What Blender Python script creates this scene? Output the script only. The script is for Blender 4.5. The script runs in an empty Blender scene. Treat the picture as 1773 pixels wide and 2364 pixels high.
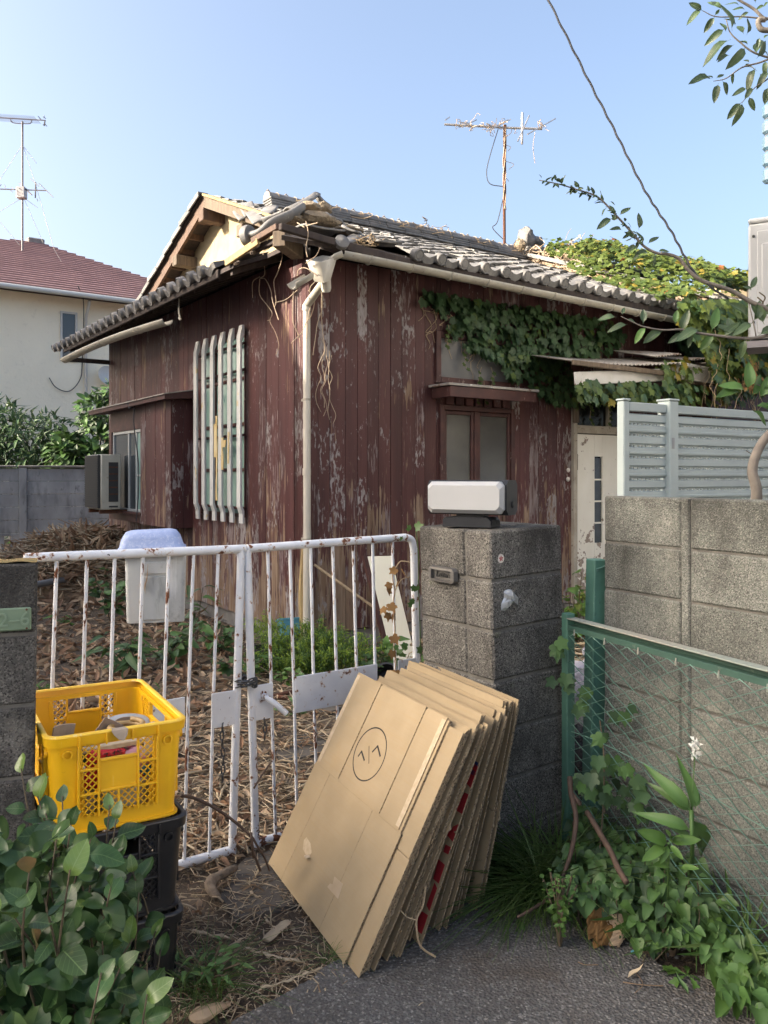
import bpy, math, random
import numpy as np
from mathutils import Vector, Matrix, Euler, noise as mnoise
R = math.radians
scene = bpy.context.scene
COL = scene.collection
rnd = random.Random(7)

# ------------------------------------------------------------------ camera
F, U0, V0, EYE = 1900.0, 886.5, 1100.0, 1.55
cam = bpy.data.cameras.new('camera')
cam.sensor_fit = 'AUTO'; cam.sensor_width = 36.0
cam.lens = F / 2364 * 36.0
cam.shift_y = -(1182 - V0) / 2364
cam.clip_start = 0.05; cam.clip_end = 600
camo = bpy.data.objects.new('camera', cam); COL.objects.link(camo)
camo.location = (0, 0, EYE); camo.rotation_euler = (R(90), 0, 0)
scene.camera = camo
scene.render.resolution_x = 768; scene.render.resolution_y = 1024

# ------------------------------------------------------------------ light
SUN_EL, SUN_AZ = R(24), R(-103)          # azimuth from +Y, clockwise positive
sd = Vector((math.sin(SUN_AZ) * math.cos(SUN_EL), math.cos(SUN_AZ) * math.cos(SUN_EL), math.sin(SUN_EL)))
w = bpy.data.worlds.new('World'); scene.world = w; w.use_nodes = True
nt = w.node_tree; nt.nodes.clear()
wo = nt.nodes.new('ShaderNodeOutputWorld'); bg = nt.nodes.new('ShaderNodeBackground')
sky = nt.nodes.new('ShaderNodeTexSky'); sky.sky_type = 'NISHITA'; sky.sun_disc = False
sky.sun_elevation = SUN_EL; sky.sun_rotation = SUN_AZ
sky.altitude = 0; sky.air_density = 0.72; sky.dust_density = 7.0; sky.ozone_density = 2.0
bg.inputs['Strength'].default_value = 0.09
wb = nt.nodes.new('ShaderNodeMix'); wb.data_type = 'RGBA'; wb.blend_type = 'MULTIPLY'; wb.inputs[0].default_value = 1
wb.inputs[7].default_value = (1.02, 0.98, 0.89, 1)      # camera white balance, the same all over the sky
nt.links.new(sky.outputs[0], wb.inputs[6]); nt.links.new(wb.outputs[2], bg.inputs[0]); nt.links.new(bg.outputs[0], wo.inputs[0])
sl = bpy.data.lights.new('sun', 'SUN'); sl.energy = 2.0; sl.angle = R(0.5); sl.color = (1.0, 0.91, 0.77)
so = bpy.data.objects.new('sun', sl); COL.objects.link(so)
so.rotation_euler = (-sd).to_track_quat('-Z', 'Y').to_euler()
scene.view_settings.view_transform = 'Standard'; scene.view_settings.look = 'None'
scene.view_settings.exposure = 2.70; scene.view_settings.gamma = 1.0
scene.view_settings.use_curve_mapping = False

# ------------------------------------------------------------------ measuring helpers
TH = R(35); CA, SA = math.cos(TH), math.sin(TH)
HO = Vector((-0.65, 7.2, 0))                       # the house corner on the ground
def at(u, v, Y): return Vector(((u - U0) / F * Y, Y, EYE - (v - V0) / F * Y))
def gnd(u, v, z=0.0):
    k = (EYE - z) * F / (v - V0); return Vector(((u - U0) / F * k, k, z))
def hl(p):                                          # world -> house local
    d = Vector(p) - HO; return Vector((d.x * CA + d.y * SA, -d.x * SA + d.y * CA, d.z))
def hw(s, t, z): return Vector((HO.x + s * CA - t * SA, HO.y + s * SA + t * CA, z))
def hp(u, v, axis, val):                            # pixel -> house local on the plane x=val or y=val
    dx, dz = (u - U0) / F, -(v - V0) / F
    ds, dt = dx * CA + SA, -dx * SA + CA
    c = hl((0, 0, 0)); k = (val - c.x) / ds if axis == 'x' else (val - c.y) / dt
    return Vector((c.x + ds * k, c.y + dt * k, EYE + dz * k))

# ------------------------------------------------------------------ mesh builder
class MB:
    def __init__(s, M=None): s.v = []; s.f = []; s.m = []; s.M = M; s.cm = 0
    def add(s, vs, fs, M=None):
        o = len(s.v)
        T = s.M @ M if (s.M is not None and M is not None) else (M if M is not None else s.M)
        if T is not None: vs = [T @ Vector(p) for p in vs]
        s.v += [tuple(p) for p in vs]; s.f += [tuple(i + o for i in f) for f in fs]; s.m += [s.cm] * len(fs)
    def box(s, x0, x1, y0, y1, z0, z1, M=None):
        s.add([(x0,y0,z0),(x1,y0,z0),(x1,y1,z0),(x0,y1,z0),(x0,y0,z1),(x1,y0,z1),(x1,y1,z1),(x0,y1,z1)],
              [(0,3,2,1),(4,5,6,7),(0,1,5,4),(1,2,6,5),(2,3,7,6),(3,0,4,7)], M)
    def cbox(s, x0, x1, y0, y1, z0, z1, c=0.004, M=None):
        X, Y, Z = (x0, x1), (y0, y1), (z0, z1); vs = []; ix = {}
        c = min(c, (x1-x0)*.45, (y1-y0)*.45, (z1-z0)*.45)
        for i in (0, 1):
            for j in (0, 1):
                for k in (0, 1):
                    sx, sy, sz = (1-2*i)*c, (1-2*j)*c, (1-2*k)*c
                    for a in range(3):
                        p = [X[i] + sx, Y[j] + sy, Z[k] + sz]; p[a] = (X[i], Y[j], Z[k])[a]
                        ix[i,j,k,a] = len(vs); vs.append(tuple(p))
        fs = []
        for a in range(3):
            b, d = (a+1) % 3, (a+2) % 3
            for e in (0, 1):
                q = []
                for (p_, q_) in ((0,0),(1,0),(1,1),(0,1)):
                    t = [0,0,0]; t[a] = e; t[b] = p_; t[d] = q_; q.append(ix[t[0],t[1],t[2],a])
                fs.append(tuple(q if e else q[::-1]))
            for p_ in (0, 1):
                for q_ in (0, 1):
                    t0 = [0,0,0]; t1 = [0,0,0]; t0[b] = t1[b] = p_; t0[d] = t1[d] = q_; t0[a] = 0; t1[a] = 1
                    q = [ix[(*t0,b)], ix[(*t1,b)], ix[(*t1,d)], ix[(*t0,d)]]
                    fs.append(tuple(q if (p_ + q_) % 2 else q[::-1]))
        for i in (0,1):
            for j in (0,1):
                for k in (0,1):
                    q = [ix[i,j,k,0], ix[i,j,k,1], ix[i,j,k,2]]
                    fs.append(tuple(q if (i+j+k) % 2 else q[::-1]))
        s.add(vs, fs, M)
    def tube(s, pts, r, n=8, cap=True, M=None, flat=1.0):
        pts = [Vector(p) for p in pts]; N = len(pts)
        rs = r if isinstance(r, (list, tuple)) else [r] * N
        vs = []; fs = []; up = None
        for i, p in enumerate(pts):
            d = (pts[min(i+1, N-1)] - pts[max(i-1, 0)])
            d = d.normalized() if d.length > 1e-9 else Vector((0,0,1))
            if up is None:
                up = Vector((0,0,1)) if abs(d.z) < .9 else Vector((1,0,0))
            x = (up - d * up.dot(d)); x = x.normalized() if x.length > 1e-6 else d.orthogonal().normalized()
            up = x; y = d.cross(x)
            for k in range(n):
                a = 2 * math.pi * k / n
                vs.append(p + (x * math.cos(a) * flat + y * math.sin(a)) * rs[i])
        for i in range(N - 1):
            for k in range(n):
                k2 = (k + 1) % n; fs.append((i*n+k, i*n+k2, (i+1)*n+k2, (i+1)*n+k))
        if cap: fs.append(tuple(range(n))[::-1]); fs.append(tuple((N-1)*n + k for k in range(n)))
        s.add(vs, fs, M)
    def lathe(s, prof, n=24, M=None, cap=True):
        vs = []; fs = []; N = len(prof)
        for (r, z) in prof:
            for k in range(n):
                a = 2*math.pi*k/n; vs.append((r*math.cos(a), r*math.sin(a), z))
        for i in range(N-1):
            for k in range(n):
                k2 = (k+1) % n; fs.append((i*n+k, i*n+k2, (i+1)*n+k2, (i+1)*n+k))
        if cap:
            if prof[0][0] > 1e-6: fs.append(tuple(range(n))[::-1])
            if prof[-1][0] > 1e-6: fs.append(tuple((N-1)*n+k for k in range(n)))
        s.add(vs, fs, M)
    def prism(s, poly, h0, h1, axis='y', M=None):      # poly in the two other axes, extruded along axis
        n = len(poly); vs = []
        for h in (h0, h1):
            for (p, q) in poly:
                vs.append({'y': (p, h, q), 'x': (h, p, q), 'z': (p, q, h)}[axis])
        fs = [tuple(range(n)), tuple(range(2*n-1, n-1, -1))]
        for k in range(n): k2 = (k+1) % n; fs.append((k2, k, n+k, n+k2))
        s.add(vs, fs, M)
    def grid(s, fn, nu, nv, M=None, close=False):
        vs = [fn(i/nu, j/nv) for i in range(nu+1) for j in range(nv+1)]; fs = []
        for i in range(nu):
            for j in range(nv):
                a = i*(nv+1)+j; fs.append((a, a+nv+1, a+nv+2, a+1))
        s.add(vs, fs, M)
    def mesh(s, name, mats, smooth=False):
        me = bpy.data.meshes.new(name); me.from_pydata(s.v, [], s.f)
        for m in (mats if isinstance(mats, (list, tuple)) else [mats]): me.materials.append(m)
        if len(me.materials) > 1: me.polygons.foreach_set('material_index', s.m)
        if smooth:
            me.polygons.foreach_set('use_smooth', [True]*len(s.f))
            if smooth is not True: me.set_sharp_from_angle(angle=R(smooth))
        me.update(); return me
    def fixn(s): return s
    def build(s, name, mats, parent=None, smooth=False, normals=True):
        me = s.mesh(name, mats, smooth)
        if normals: fix_normals(me)
        return link(name, me, parent)
import bmesh
def fix_normals(me):
    bm = bmesh.new(); bm.from_mesh(me); bmesh.ops.recalc_face_normals(bm, faces=bm.faces); bm.to_mesh(me); bm.free()
def link(name, data, parent=None, M=None):
    o = bpy.data.objects.new(name, data); COL.objects.link(o)
    if parent is not None: o.parent = parent
    if M is not None: o.matrix_local = M
    return o
def tag(o, label=None, cat=None, group=None, kind=None):
    if label: o['label'] = label
    if cat: o['category'] = cat
    if group: o['group'] = group
    if kind: o['kind'] = kind
    return o
def T(name, label, cat, loc=(0,0,0), rz=0.0, group=None, rx=0.0, ry=0.0):
    o = bpy.data.objects.new(name, None); COL.objects.link(o)
    o.location = loc; o.rotation_euler = (rx, ry, rz); o.empty_display_size = .1
    return tag(o, label, cat, group)
def LR(x, y, z, rx=0, ry=0, rz=0, sc=1.0):
    return Matrix.Translation((x, y, z)) @ Euler((rx, ry, rz)).to_matrix().to_4x4() @ Matrix.Scale(sc, 4)
def frame(pos, d, nrm, sc=1.0):
    """local +Y along d, local +Z near nrm"""
    y = Vector(d).normalized(); x = y.cross(Vector(nrm))
    x = x.normalized() if x.length > 1e-5 else y.orthogonal().normalized()
    z = x.cross(y)
    M = Matrix(((x.x, y.x, z.x, 0), (x.y, y.y, z.y, 0), (x.z, y.z, z.z, 0), (0,0,0,1)))
    return Matrix.Translation(pos) @ M @ Matrix.Scale(sc, 4)
def scatter(name, meshes, mats_, mats, parent=None, smooth=True):
    """join many transformed copies of small meshes (list of (verts, faces, mat_index)) into ONE object"""
    V = []; L = []; S = []; MI = []; off = 0; TT = []
    for (mi, M, mm) in mats_:
        vs, fs = meshes[mi]
        A = np.array(M)[:3]
        V.append(vs @ A[:, :3].T + A[:, 3])
        for f in fs: L.extend([i + off for i in f]); S.append(len(f)); MI.append(mm)
        off += len(vs)
    me = bpy.data.meshes.new(name); V = np.concatenate(V).astype(np.float32)
    me.vertices.add(len(V)); me.vertices.foreach_set('co', V.ravel())
    S = np.array(S, np.int32); st = np.concatenate(([0], np.cumsum(S)[:-1])).astype(np.int32)
    me.loops.add(len(L)); me.loops.foreach_set('vertex_index', np.array(L, np.int32))
    me.polygons.add(len(S)); me.polygons.foreach_set('loop_start', st)
    me.polygons.foreach_set('material_index', np.array(MI, np.int32))
    me.polygons.foreach_set('use_smooth', np.full(len(S), bool(smooth)))
    for m in mats: me.materials.append(m)
    me.update(calc_edges=True); me.validate()
    return link(name, me, parent)
def raw(mb): return (np.array([tuple(p) for p in mb.v], float), list(mb.f))
def spl(pts, n=8):
    """Catmull-Rom through points"""
    P = [Vector(p) for p in pts]; P = [P[0]*2 - P[1]] + P + [P[-1]*2 - P[-2]]; out = []
    for i in range(1, len(P)-2):
        for k in range(n):
            t = k/n; a, b, c, d = P[i-1], P[i], P[i+1], P[i+2]
            out.append(.5*((2*b) + (c-a)*t + (2*a-5*b+4*c-d)*t*t + (3*b-a-3*c+d)*t**3))
    out.append(P[-2]); return out
def text_mesh(name, body, size, depth, mat, parent, M, shear=0.0, align='CENTER'):
    cu = bpy.data.curves.new(name, 'FONT'); cu.body = body; cu.size = size; cu.extrude = depth
    cu.align_x = align; cu.align_y = 'CENTER'; cu.shear = shear; cu.resolution_u = 3
    tmp = bpy.data.objects.new('tmp_text', cu); COL.objects.link(tmp)
    dg = bpy.context.evaluated_depsgraph_get(); me = bpy.data.meshes.new_from_object(tmp.evaluated_get(dg))
    bpy.data.objects.remove(tmp); bpy.data.curves.remove(cu)
    me.name = name; me.materials.clear(); me.materials.append(mat)
    return link(name, me, parent, M)

# ------------------------------------------------------------------ materials
def srgb(r, g, b):
    f = lambda c: (c/255/12.92) if c/255 <= .04045 else ((c/255+.055)/1.055)**2.4
    return (f(r), f(g), f(b))
class NB:
    def __init__(s, name):
        s.mat = bpy.data.materials.new(name); s.mat.use_nodes = True
        s.t = s.mat.node_tree; s.n = s.t.nodes; s.n.clear()
        s.out = s.n.new('ShaderNodeOutputMaterial'); s.p = s.n.new('ShaderNodeBsdfPrincipled')
        s.t.links.new(s.p.outputs[0], s.out.inputs[0]); s._c = {}
    def l(s, a, b): s.t.links.new(a, b)
    def co(s, kind, sc=(1,1,1), rot=(0,0,0)):
        if kind in ('world', 'wr'):
            if 'g' not in s._c: s._c['g'] = s.n.new('ShaderNodeNewGeometry').outputs['Position']
            src = s._c['g']
        else:
            if 'o' not in s._c: s._c['o'] = s.n.new('ShaderNodeTexCoord').outputs['Object']
            src = s._c['o']
        m = s.n.new('ShaderNodeMapping'); m.inputs['Scale'].default_value = sc; m.inputs['Rotation'].default_value = rot
        s.l(src, m.inputs[0])
        if kind in ('objr', 'wr'):                                # per-object offset of an object-space pattern
            oi = s.oi(); c = s.n.new('ShaderNodeCombineXYZ')
            k = s.math('MULTIPLY', oi, 37.0); s.l(k, c.inputs[0]); s.l(k, c.inputs[1]); s.l(k, c.inputs[2])
            s.l(c.outputs[0], m.inputs['Location'])
        return m.outputs[0]
    def oi(s):
        if 'oi' not in s._c: s._c['oi'] = s.n.new('ShaderNodeObjectInfo').outputs['Random']
        return s._c['oi']
    def math(s, op, a, b=None, clamp=False):
        m = s.n.new('ShaderNodeMath'); m.operation = op; m.use_clamp = clamp
        for i, x in enumerate((a, b)):
            if x is None: continue
            if isinstance(x, (int, float)): m.inputs[i].default_value = x
            else: s.l(x, m.inputs[i])
        return m.outputs[0]
    def rng(s, x, a, b, c=0.0, d=1.0):
        m = s.n.new('ShaderNodeMapRange'); m.inputs[1].default_value = a; m.inputs[2].default_value = b
        m.inputs[3].default_value = c; m.inputs[4].default_value = d; s.l(x, m.inputs[0]); return m.outputs[0]
    def tex(s, kind='noise', coord='world', sc=(1,1,1), det=4, rough=.55, dist=0, rot=(0,0,0)):
        c = s.co(coord, sc, rot)
        if kind == 'noise':
            n = s.n.new('ShaderNodeTexNoise'); n.inputs['Scale'].default_value = 1
            n.inputs['Detail'].default_value = det; n.inputs['Roughness'].default_value = rough
            n.inputs['Distortion'].default_value = dist; o = n.outputs['Fac']
        elif kind in ('vor', 'cell', 'edge'):
            n = s.n.new('ShaderNodeTexVoronoi'); n.inputs['Scale'].default_value = 1
            if kind == 'edge': n.feature = 'DISTANCE_TO_EDGE'
            o = n.outputs['Distance']
            if kind == 'cell':
                sp = s.n.new('ShaderNodeSeparateColor'); s.l(n.outputs['Color'], sp.inputs[0]); o = sp.outputs[0]
        elif kind == 'wave':
            n = s.n.new('ShaderNodeTexWave'); n.inputs['Scale'].default_value = 1; n.inputs['Distortion'].default_value = dist
            n.inputs['Detail'].default_value = det; n.bands_direction = 'X'; o = n.outputs['Fac']
        s.l(c, n.inputs['Vector']); return o
    def mix(s, fac, a, b):
        m = s.n.new('ShaderNodeMix'); m.data_type = 'RGBA'
        if isinstance(fac, (int, float)): m.inputs[0].default_value = fac
        else: s.l(fac, m.inputs[0])
        for i, x in ((6, a), (7, b)):
            if isinstance(x, tuple): m.inputs[i].default_value = (*x[:3], 1)
            else: s.l(x, m.inputs[i])
        return m.outputs[2]
    def bump(s, h, strength, dist=.01, prev=None):
        b = s.n.new('ShaderNodeBump'); b.inputs['Strength'].default_value = strength; b.inputs['Distance'].default_value = dist
        s.l(h, b.inputs['Height'])
        if prev is not None: s.l(prev, b.inputs['Normal'])
        return b.outputs[0]
def zval(b):
    if 'z' not in b._c:
        if 'g' not in b._c: b._c['g'] = b.n.new('ShaderNodeNewGeometry').outputs['Position']
        sp = b.n.new('ShaderNodeSeparateXYZ'); b.l(b._c['g'], sp.inputs[0]); b._c['z'] = sp.outputs[2]
    return b._c['z']
def mk(name, base, base2=None, bsc=(3,3,3), coord='world', rough=.7, layers=(), bumps=(), rndv=0.0, metal=0.0,
       spec=.5, coat=0.0, trans=0.0, bdet=5, blo=.35, bhi=.65, sheen=0.0, alpha=None):
    b = NB(name); col = base
    if base2 is not None:
        col = b.mix(b.rng(b.tex('noise', coord, bsc, bdet), blo, bhi), base, base2)
    rg = None; prev = None
    for L in layers:
        t = b.tex(L.get('kind', 'noise'), L.get('coord', coord), L['sc'], L.get('det', 5), L.get('nr', .6), L.get('dist', 0), L.get('rot', (0,0,0)))
        if 'sc2' in L:                                    # break the pattern up with a larger one
            t2 = b.tex('noise', L.get('coord', coord), L['sc2'], 3)
            t = b.math('ADD', b.math('MULTIPLY', t, L.get('k1', .5)), b.math('MULTIPLY', t2, 1-L.get('k1', .5)))
        if 'z' in L:                                      # more wear low (or high) on the thing
            z0, z1, amt = L['z']; t = b.math('ADD', t, b.rng(zval(b), z0, z1, amt, 0.0))
        m = b.rng(t, L['lo'], L['hi'])
        if 'amt' in L: m = b.math('MULTIPLY', m, L['amt'])
        c2 = L['col']
        if 'col2' in L: c2 = b.mix(b.rng(b.tex('noise', L.get('coord', coord), L.get('csc', (9,9,9)), 4), .4, .6), L['col'], L['col2'])
        col = b.mix(m, col, c2)
        if 'rough' in L:
            rm = b.n.new('ShaderNodeMix'); b.l(m, rm.inputs[0])
            if rg is None: rm.inputs[2].default_value = rough
            else: b.l(rg, rm.inputs[2])
            rm.inputs[3].default_value = L['rough']; rg = rm.outputs[0]
        if 'bump' in L: prev = b.bump(m, L['bump'], .004, prev)
    if rndv:
        h = b.n.new('ShaderNodeHueSaturation'); v = b.rng(b.oi(), 0, 1, 1-rndv, 1+rndv); b.l(v, h.inputs['Value'])
        if isinstance(col, tuple): h.inputs['Color'].default_value = (*col, 1)
        else: b.l(col, h.inputs['Color'])
        col = h.outputs[0]
    if isinstance(col, tuple): b.p.inputs['Base Color'].default_value = (*col[:3], 1)
    else: b.l(col, b.p.inputs['Base Color'])
    if rg is None: b.p.inputs['Roughness'].default_value = rough
    else: b.l(rg, b.p.inputs['Roughness'])
    for B in bumps:
        t = b.tex(B.get('kind', 'noise'), B.get('coord', coord), B['sc'], B.get('det', 4), .6, B.get('dist', 0), B.get('rot', (0,0,0)))
        prev = b.bump(t, B.get('s', .4), B.get('d', .01), prev)
    if prev is not None: b.l(prev, b.p.inputs['Normal'])
    b.p.inputs['Metallic'].default_value = metal
    b.p.inputs['Specular IOR Level'].default_value = spec
    b.p.inputs['Coat Weight'].default_value = coat; b.p.inputs['Coat Roughness'].default_value = .15
    if trans:
        tr = b.n.new('ShaderNodeBsdfTranslucent'); ms = b.n.new('ShaderNodeMixShader'); ms.inputs[0].default_value = trans
        if isinstance(col, tuple): tr.inputs[0].default_value = (*col[:3], 1)
        else: b.l(col, tr.inputs[0])
        b.l(b.p.outputs[0], ms.inputs[1]); b.l(tr.outputs[0], ms.inputs[2]); b.l(ms.outputs[0], b.out.inputs[0])
    return b.mat
def S(v): return (v, v, v)
m = {}
m['red_wood'] = mk('red painted boards', (.067,.0245,.0235), (.095,.036,.033), (6,6,.7), coord='wr', rough=.55, rndv=.16, spec=.3,
    layers=[dict(sc=(64,64,6), lo=.59, hi=.612, col=(.17,.125,.12), col2=(.26,.21,.20), csc=(30,30,4), sc2=(1.2,1.2,.8), k1=.42, z=(0.0,2.6,.06), rough=.85, bump=.5),
            dict(sc=(38,38,2.6), lo=.59, hi=.62, col=(.28,.20,.14), col2=(.20,.13,.085), csc=(40,40,3), sc2=(2.6,2.6,1.3), k1=.5, z=(0.1,1.7,.16), rough=.9, bump=.6),
            dict(sc=(34,34,12), lo=.574, hi=.602, col=(.34,.31,.30), col2=(.25,.22,.21), csc=(50,50,14), sc2=(1.15,1.15,.95), k1=.42, z=(0,2.6,.03), rough=.95, bump=.5, amt=.9),
            dict(sc=(45,45,30), lo=.70, hi=.72, col=(.36,.32,.30), amt=.8),
            dict(sc=(3,3,.5), lo=.5, hi=.75, col=(.028,.014,.014), amt=.6)],
    bumps=[dict(sc=(70,70,3), s=.35, d=.006)])
m['red_dark'] = mk('red painted trim', (.055,.025,.023), (.085,.036,.031), (8,8,8), rough=.55, rndv=.1, spec=.3,
    layers=[dict(sc=(40,40,14), lo=.6, hi=.64, col=(.24,.18,.15), sc2=(3,3,3), k1=.6, rough=.9, bump=.5)])
m['bare_wood'] = mk('weathered bare wood', (.17,.125,.085), (.10,.072,.05), (40,40,4), rough=.85, coord='world', rndv=.15,
    layers=[dict(sc=(14,14,14), lo=.6, hi=.75, col=(.07,.05,.04))], bumps=[dict(sc=(60,60,8), s=.5)])
m['pale_wood'] = mk('pale weathered board', (.38,.28,.13), (.27,.19,.09), (30,30,6), rough=.85, rndv=.1,
    layers=[dict(sc=(20,20,20), lo=.6, hi=.7, col=(.22,.17,.07))], bumps=[dict(sc=(50,50,10), s=.5)])
m['brown_wood'] = mk('old brown timber', (.125,.072,.047), (.075,.045,.032), (30,30,5), rough=.8, rndv=.15, bumps=[dict(sc=(50,50,9), s=.4)])
m['dark_wood'] = mk('dark eave timber', (.055,.040,.033), (.032,.024,.021), (20,20,6), rough=.9, rndv=.15)
m['void'] = mk('dark recess', (.012,.010,.010), rough=1)
m['tile'] = mk('grey roof tile', (.19,.18,.17), (.12,.115,.11), (9,9,9), rough=.62, rndv=.25, spec=.5,
    layers=[dict(sc=S(16), lo=.56, hi=.7, col=(.21,.20,.185), amt=.8, rough=.75), dict(sc=S(6), lo=.62, hi=.75, col=(.23,.19,.12), amt=.5, rough=.9),
            dict(sc=S(45), lo=.66, hi=.7, col=(.30,.30,.27), amt=.7)], bumps=[dict(sc=S(40), s=.15)])
m['mud'] = mk('ridge mud', (.30,.24,.165), (.20,.155,.105), S(14), rough=1, bumps=[dict(sc=S(30), s=1, d=.03)])
m['plaster'] = mk('ochre gable plaster', (.44,.36,.22), (.36,.28,.165), S(5), rough=.95,
    layers=[dict(sc=(9,9,5), lo=.60, hi=.72, col=(.36,.27,.13), sc2=S(2.2), k1=.5), dict(sc=(30,30,30), lo=.68, hi=.72, col=(.25,.19,.12))], bumps=[dict(sc=S(60), s=.2)])
m['tan_plaster'] = mk('tan end wall plaster', (.36,.27,.19), (.28,.20,.14), S(6), rough=1, layers=[dict(sc=S(5), lo=.6, hi=.64, col=(.50,.46,.40))])
m['gutter'] = mk('yellowed gutter plastic', (.40,.37,.30), (.32,.29,.235), (7,7,7), rough=.5,
    layers=[dict(sc=S(18), lo=.58, hi=.72, col=(.20,.18,.145), amt=.7), dict(sc=S(60), lo=.68, hi=.72, col=(.12,.11,.09))])
m['pipe_cream'] = mk('cream drain pipe', (.55,.51,.43), (.47,.43,.36), (10,10,3), rough=.4, layers=[dict(sc=(30,30,5), lo=.62, hi=.7, col=(.33,.30,.25), amt=.7)])
m['grey_slat'] = mk('worn silver grey lattice paint', (.56,.555,.53), (.45,.445,.425), (25,25,4), rough=.6, rndv=.12,
    layers=[dict(sc=(40,40,10), lo=.60, hi=.65, col=(.20,.165,.13), sc2=S(3), k1=.6, rough=.9), dict(sc=(6,6,6), lo=.62, hi=.66, col=(.52,.40,.20), amt=.8)])
m['concrete'] = mk('old concrete', (.22,.205,.185), (.15,.14,.125), S(7), rough=.95, bumps=[dict(sc=S(60), s=.3)],
    layers=[dict(sc=S(2.5), lo=.5, hi=.7, col=(.09,.085,.075), amt=.7)])
def block_mat(name, c1, c2, dark, dlo, dhi, zr, peb=.9):
    return mk(name, c1, c2, S(5), rough=.97, rndv=.17, spec=.25,
      layers=[dict(kind='cell', sc=S(215), lo=.74, hi=.82, col=(.40,.38,.34), amt=.38), dict(kind='cell', sc=S(270), lo=.26, hi=.16, col=(.028,.027,.025), amt=peb),
              dict(sc=(3.1,3.1,1.9), lo=dlo, hi=dhi, col=dark, z=zr, amt=.86, sc2=(11,11,6), k1=.7),
              dict(sc=(17,17,1.3), lo=.56, hi=.74, col=dark, amt=.75, sc2=(3,3,1.5), k1=.6),
              dict(sc=S(4.5), lo=.60, hi=.80, col=(.46,.43,.37), amt=.4), dict(sc=S(7), lo=.66, hi=.74, col=(.085,.095,.05), amt=.5)],
      bumps=[dict(kind='vor', sc=S(190), s=.55, d=.006), dict(sc=S(70), s=.5, d=.006)])
m['block'] = block_mat('dark stained aggregate block', (.165,.156,.14), (.108,.103,.094), (.030,.028,.026), .38, .57, (.75,1.42,-.13))
m['block_l'] = block_mat('blackened aggregate block', (.17,.16,.148), (.12,.115,.105), (.038,.036,.035), .40, .60, (.6,1.2,.0))
m['block_r'] = block_mat('grey concrete block', (.185,.19,.168), (.122,.127,.112), (.040,.038,.034), .42, .60, (.62,1.5,-.26), .6)
m['mortar'] = mk('mortar joint', (.155,.145,.13), (.10,.095,.085), S(20), rough=1, bumps=[dict(sc=S(120), s=.4)])
m['moss'] = mk('dry moss', (.30,.20,.075), (.15,.125,.05), S(30), rough=1, bumps=[dict(sc=S(150), s=1, d=.01)])
m['panel_wall'] = mk('stained precast panel', (.35,.35,.34), (.26,.26,.255), (3,3,2), rough=.95, rndv=.06,
    layers=[dict(sc=(4,4,1.2), lo=.5, hi=.7, col=(.10,.10,.098), amt=.7), dict(sc=(9,9,3), lo=.62, hi=.7, col=(.06,.06,.06), amt=.7)], bumps=[dict(sc=S(40), s=.2)])
def rusty(name, sc1=S(26), lo=.655):
    return mk(name, (.70,.72,.75), (.60,.62,.66), S(9), rough=.42, rndv=.03,
      layers=[dict(sc=sc1, lo=lo-.035, hi=lo-.005, col=(.47,.35,.27), sc2=S(5), k1=.68, amt=.8, z=(0,.5,.03)),
              dict(sc=sc1, lo=lo-.006, hi=lo+.012, col=(.10,.042,.026), col2=(.17,.065,.03), csc=S(40), sc2=S(5), k1=.68, z=(0,.55,.05), rough=.95, bump=-.7),
              dict(sc=(70,70,45), lo=.70, hi=.715, col=(.055,.035,.03), rough=.9)],
      bumps=[dict(sc=S(45), s=.12)])
m['gate'] = rusty('chipped white gate paint', S(26), .60)
m['gate_bar'] = rusty('chipped white bar paint', (55,55,17), .575)
m['rust'] = mk('rust', (.13,.055,.03), (.07,.035,.025), S(40), rough=1, bumps=[dict(sc=S(90), s=.5)])
m['chain'] = mk('dull chain steel', (.10,.105,.11), (.07,.07,.075), S(50), rough=.45, metal=.8)
m['yellow'] = mk('yellow crate plastic', (.83,.47,.010), (.76,.41,.008), S(6), rough=.40, spec=.5,
    layers=[dict(sc=S(30), lo=.62, hi=.72, col=(.50,.28,.03), sc2=S(4), k1=.6, amt=.55, rough=.6), dict(sc=(120,120,9), lo=.70, hi=.72, col=(.85,.62,.18), amt=.5),
            dict(sc=S(110), lo=.71, hi=.73, col=(.22,.14,.03), amt=.6)], bumps=[dict(sc=S(14), s=.06)])
m['yellow_worn'] = mk('scuffed yellow rim', (.86,.56,.06), (.80,.48,.03), S(30), rough=.5, layers=[dict(sc=S(60), lo=.58, hi=.66, col=(.80,.66,.30), amt=.7), dict(sc=S(18), lo=.64, hi=.7, col=(.40,.22,.04), amt=.5)])
m['black_pl'] = mk('black crate plastic', (.012,.012,.014), (.018,.018,.02), S(9), rough=.36, layers=[dict(sc=S(40), lo=.62, hi=.74, col=(.05,.046,.04), amt=.6, rough=.7)])
m['card'] = mk('kraft cardboard', (.355,.275,.172), (.32,.247,.152), (9,9,9), coord='objr', rough=.85, rndv=.10, spec=.2,
    layers=[dict(sc=(3,130,3), lo=.45, hi=.75, col=(.34,.235,.112), amt=.35), dict(sc=S(5), lo=.6, hi=.75, col=(.36,.245,.115), amt=.5), dict(sc=S(260), lo=.66, hi=.72, col=(.25,.16,.08), amt=.5)],
    bumps=[dict(sc=(2,160,2), s=.10, d=.002), dict(sc=S(7), s=.10, d=.01)])
m['card_pale'] = mk('pale torn cardboard edge', (.52,.42,.29), (.44,.34,.22), S(60), coord='objr', rough=.95)
m['card_grey'] = mk('greyish cardboard', (.36,.29,.225), (.30,.235,.18), S(20), coord='objr', rough=.9, rndv=.06)
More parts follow.
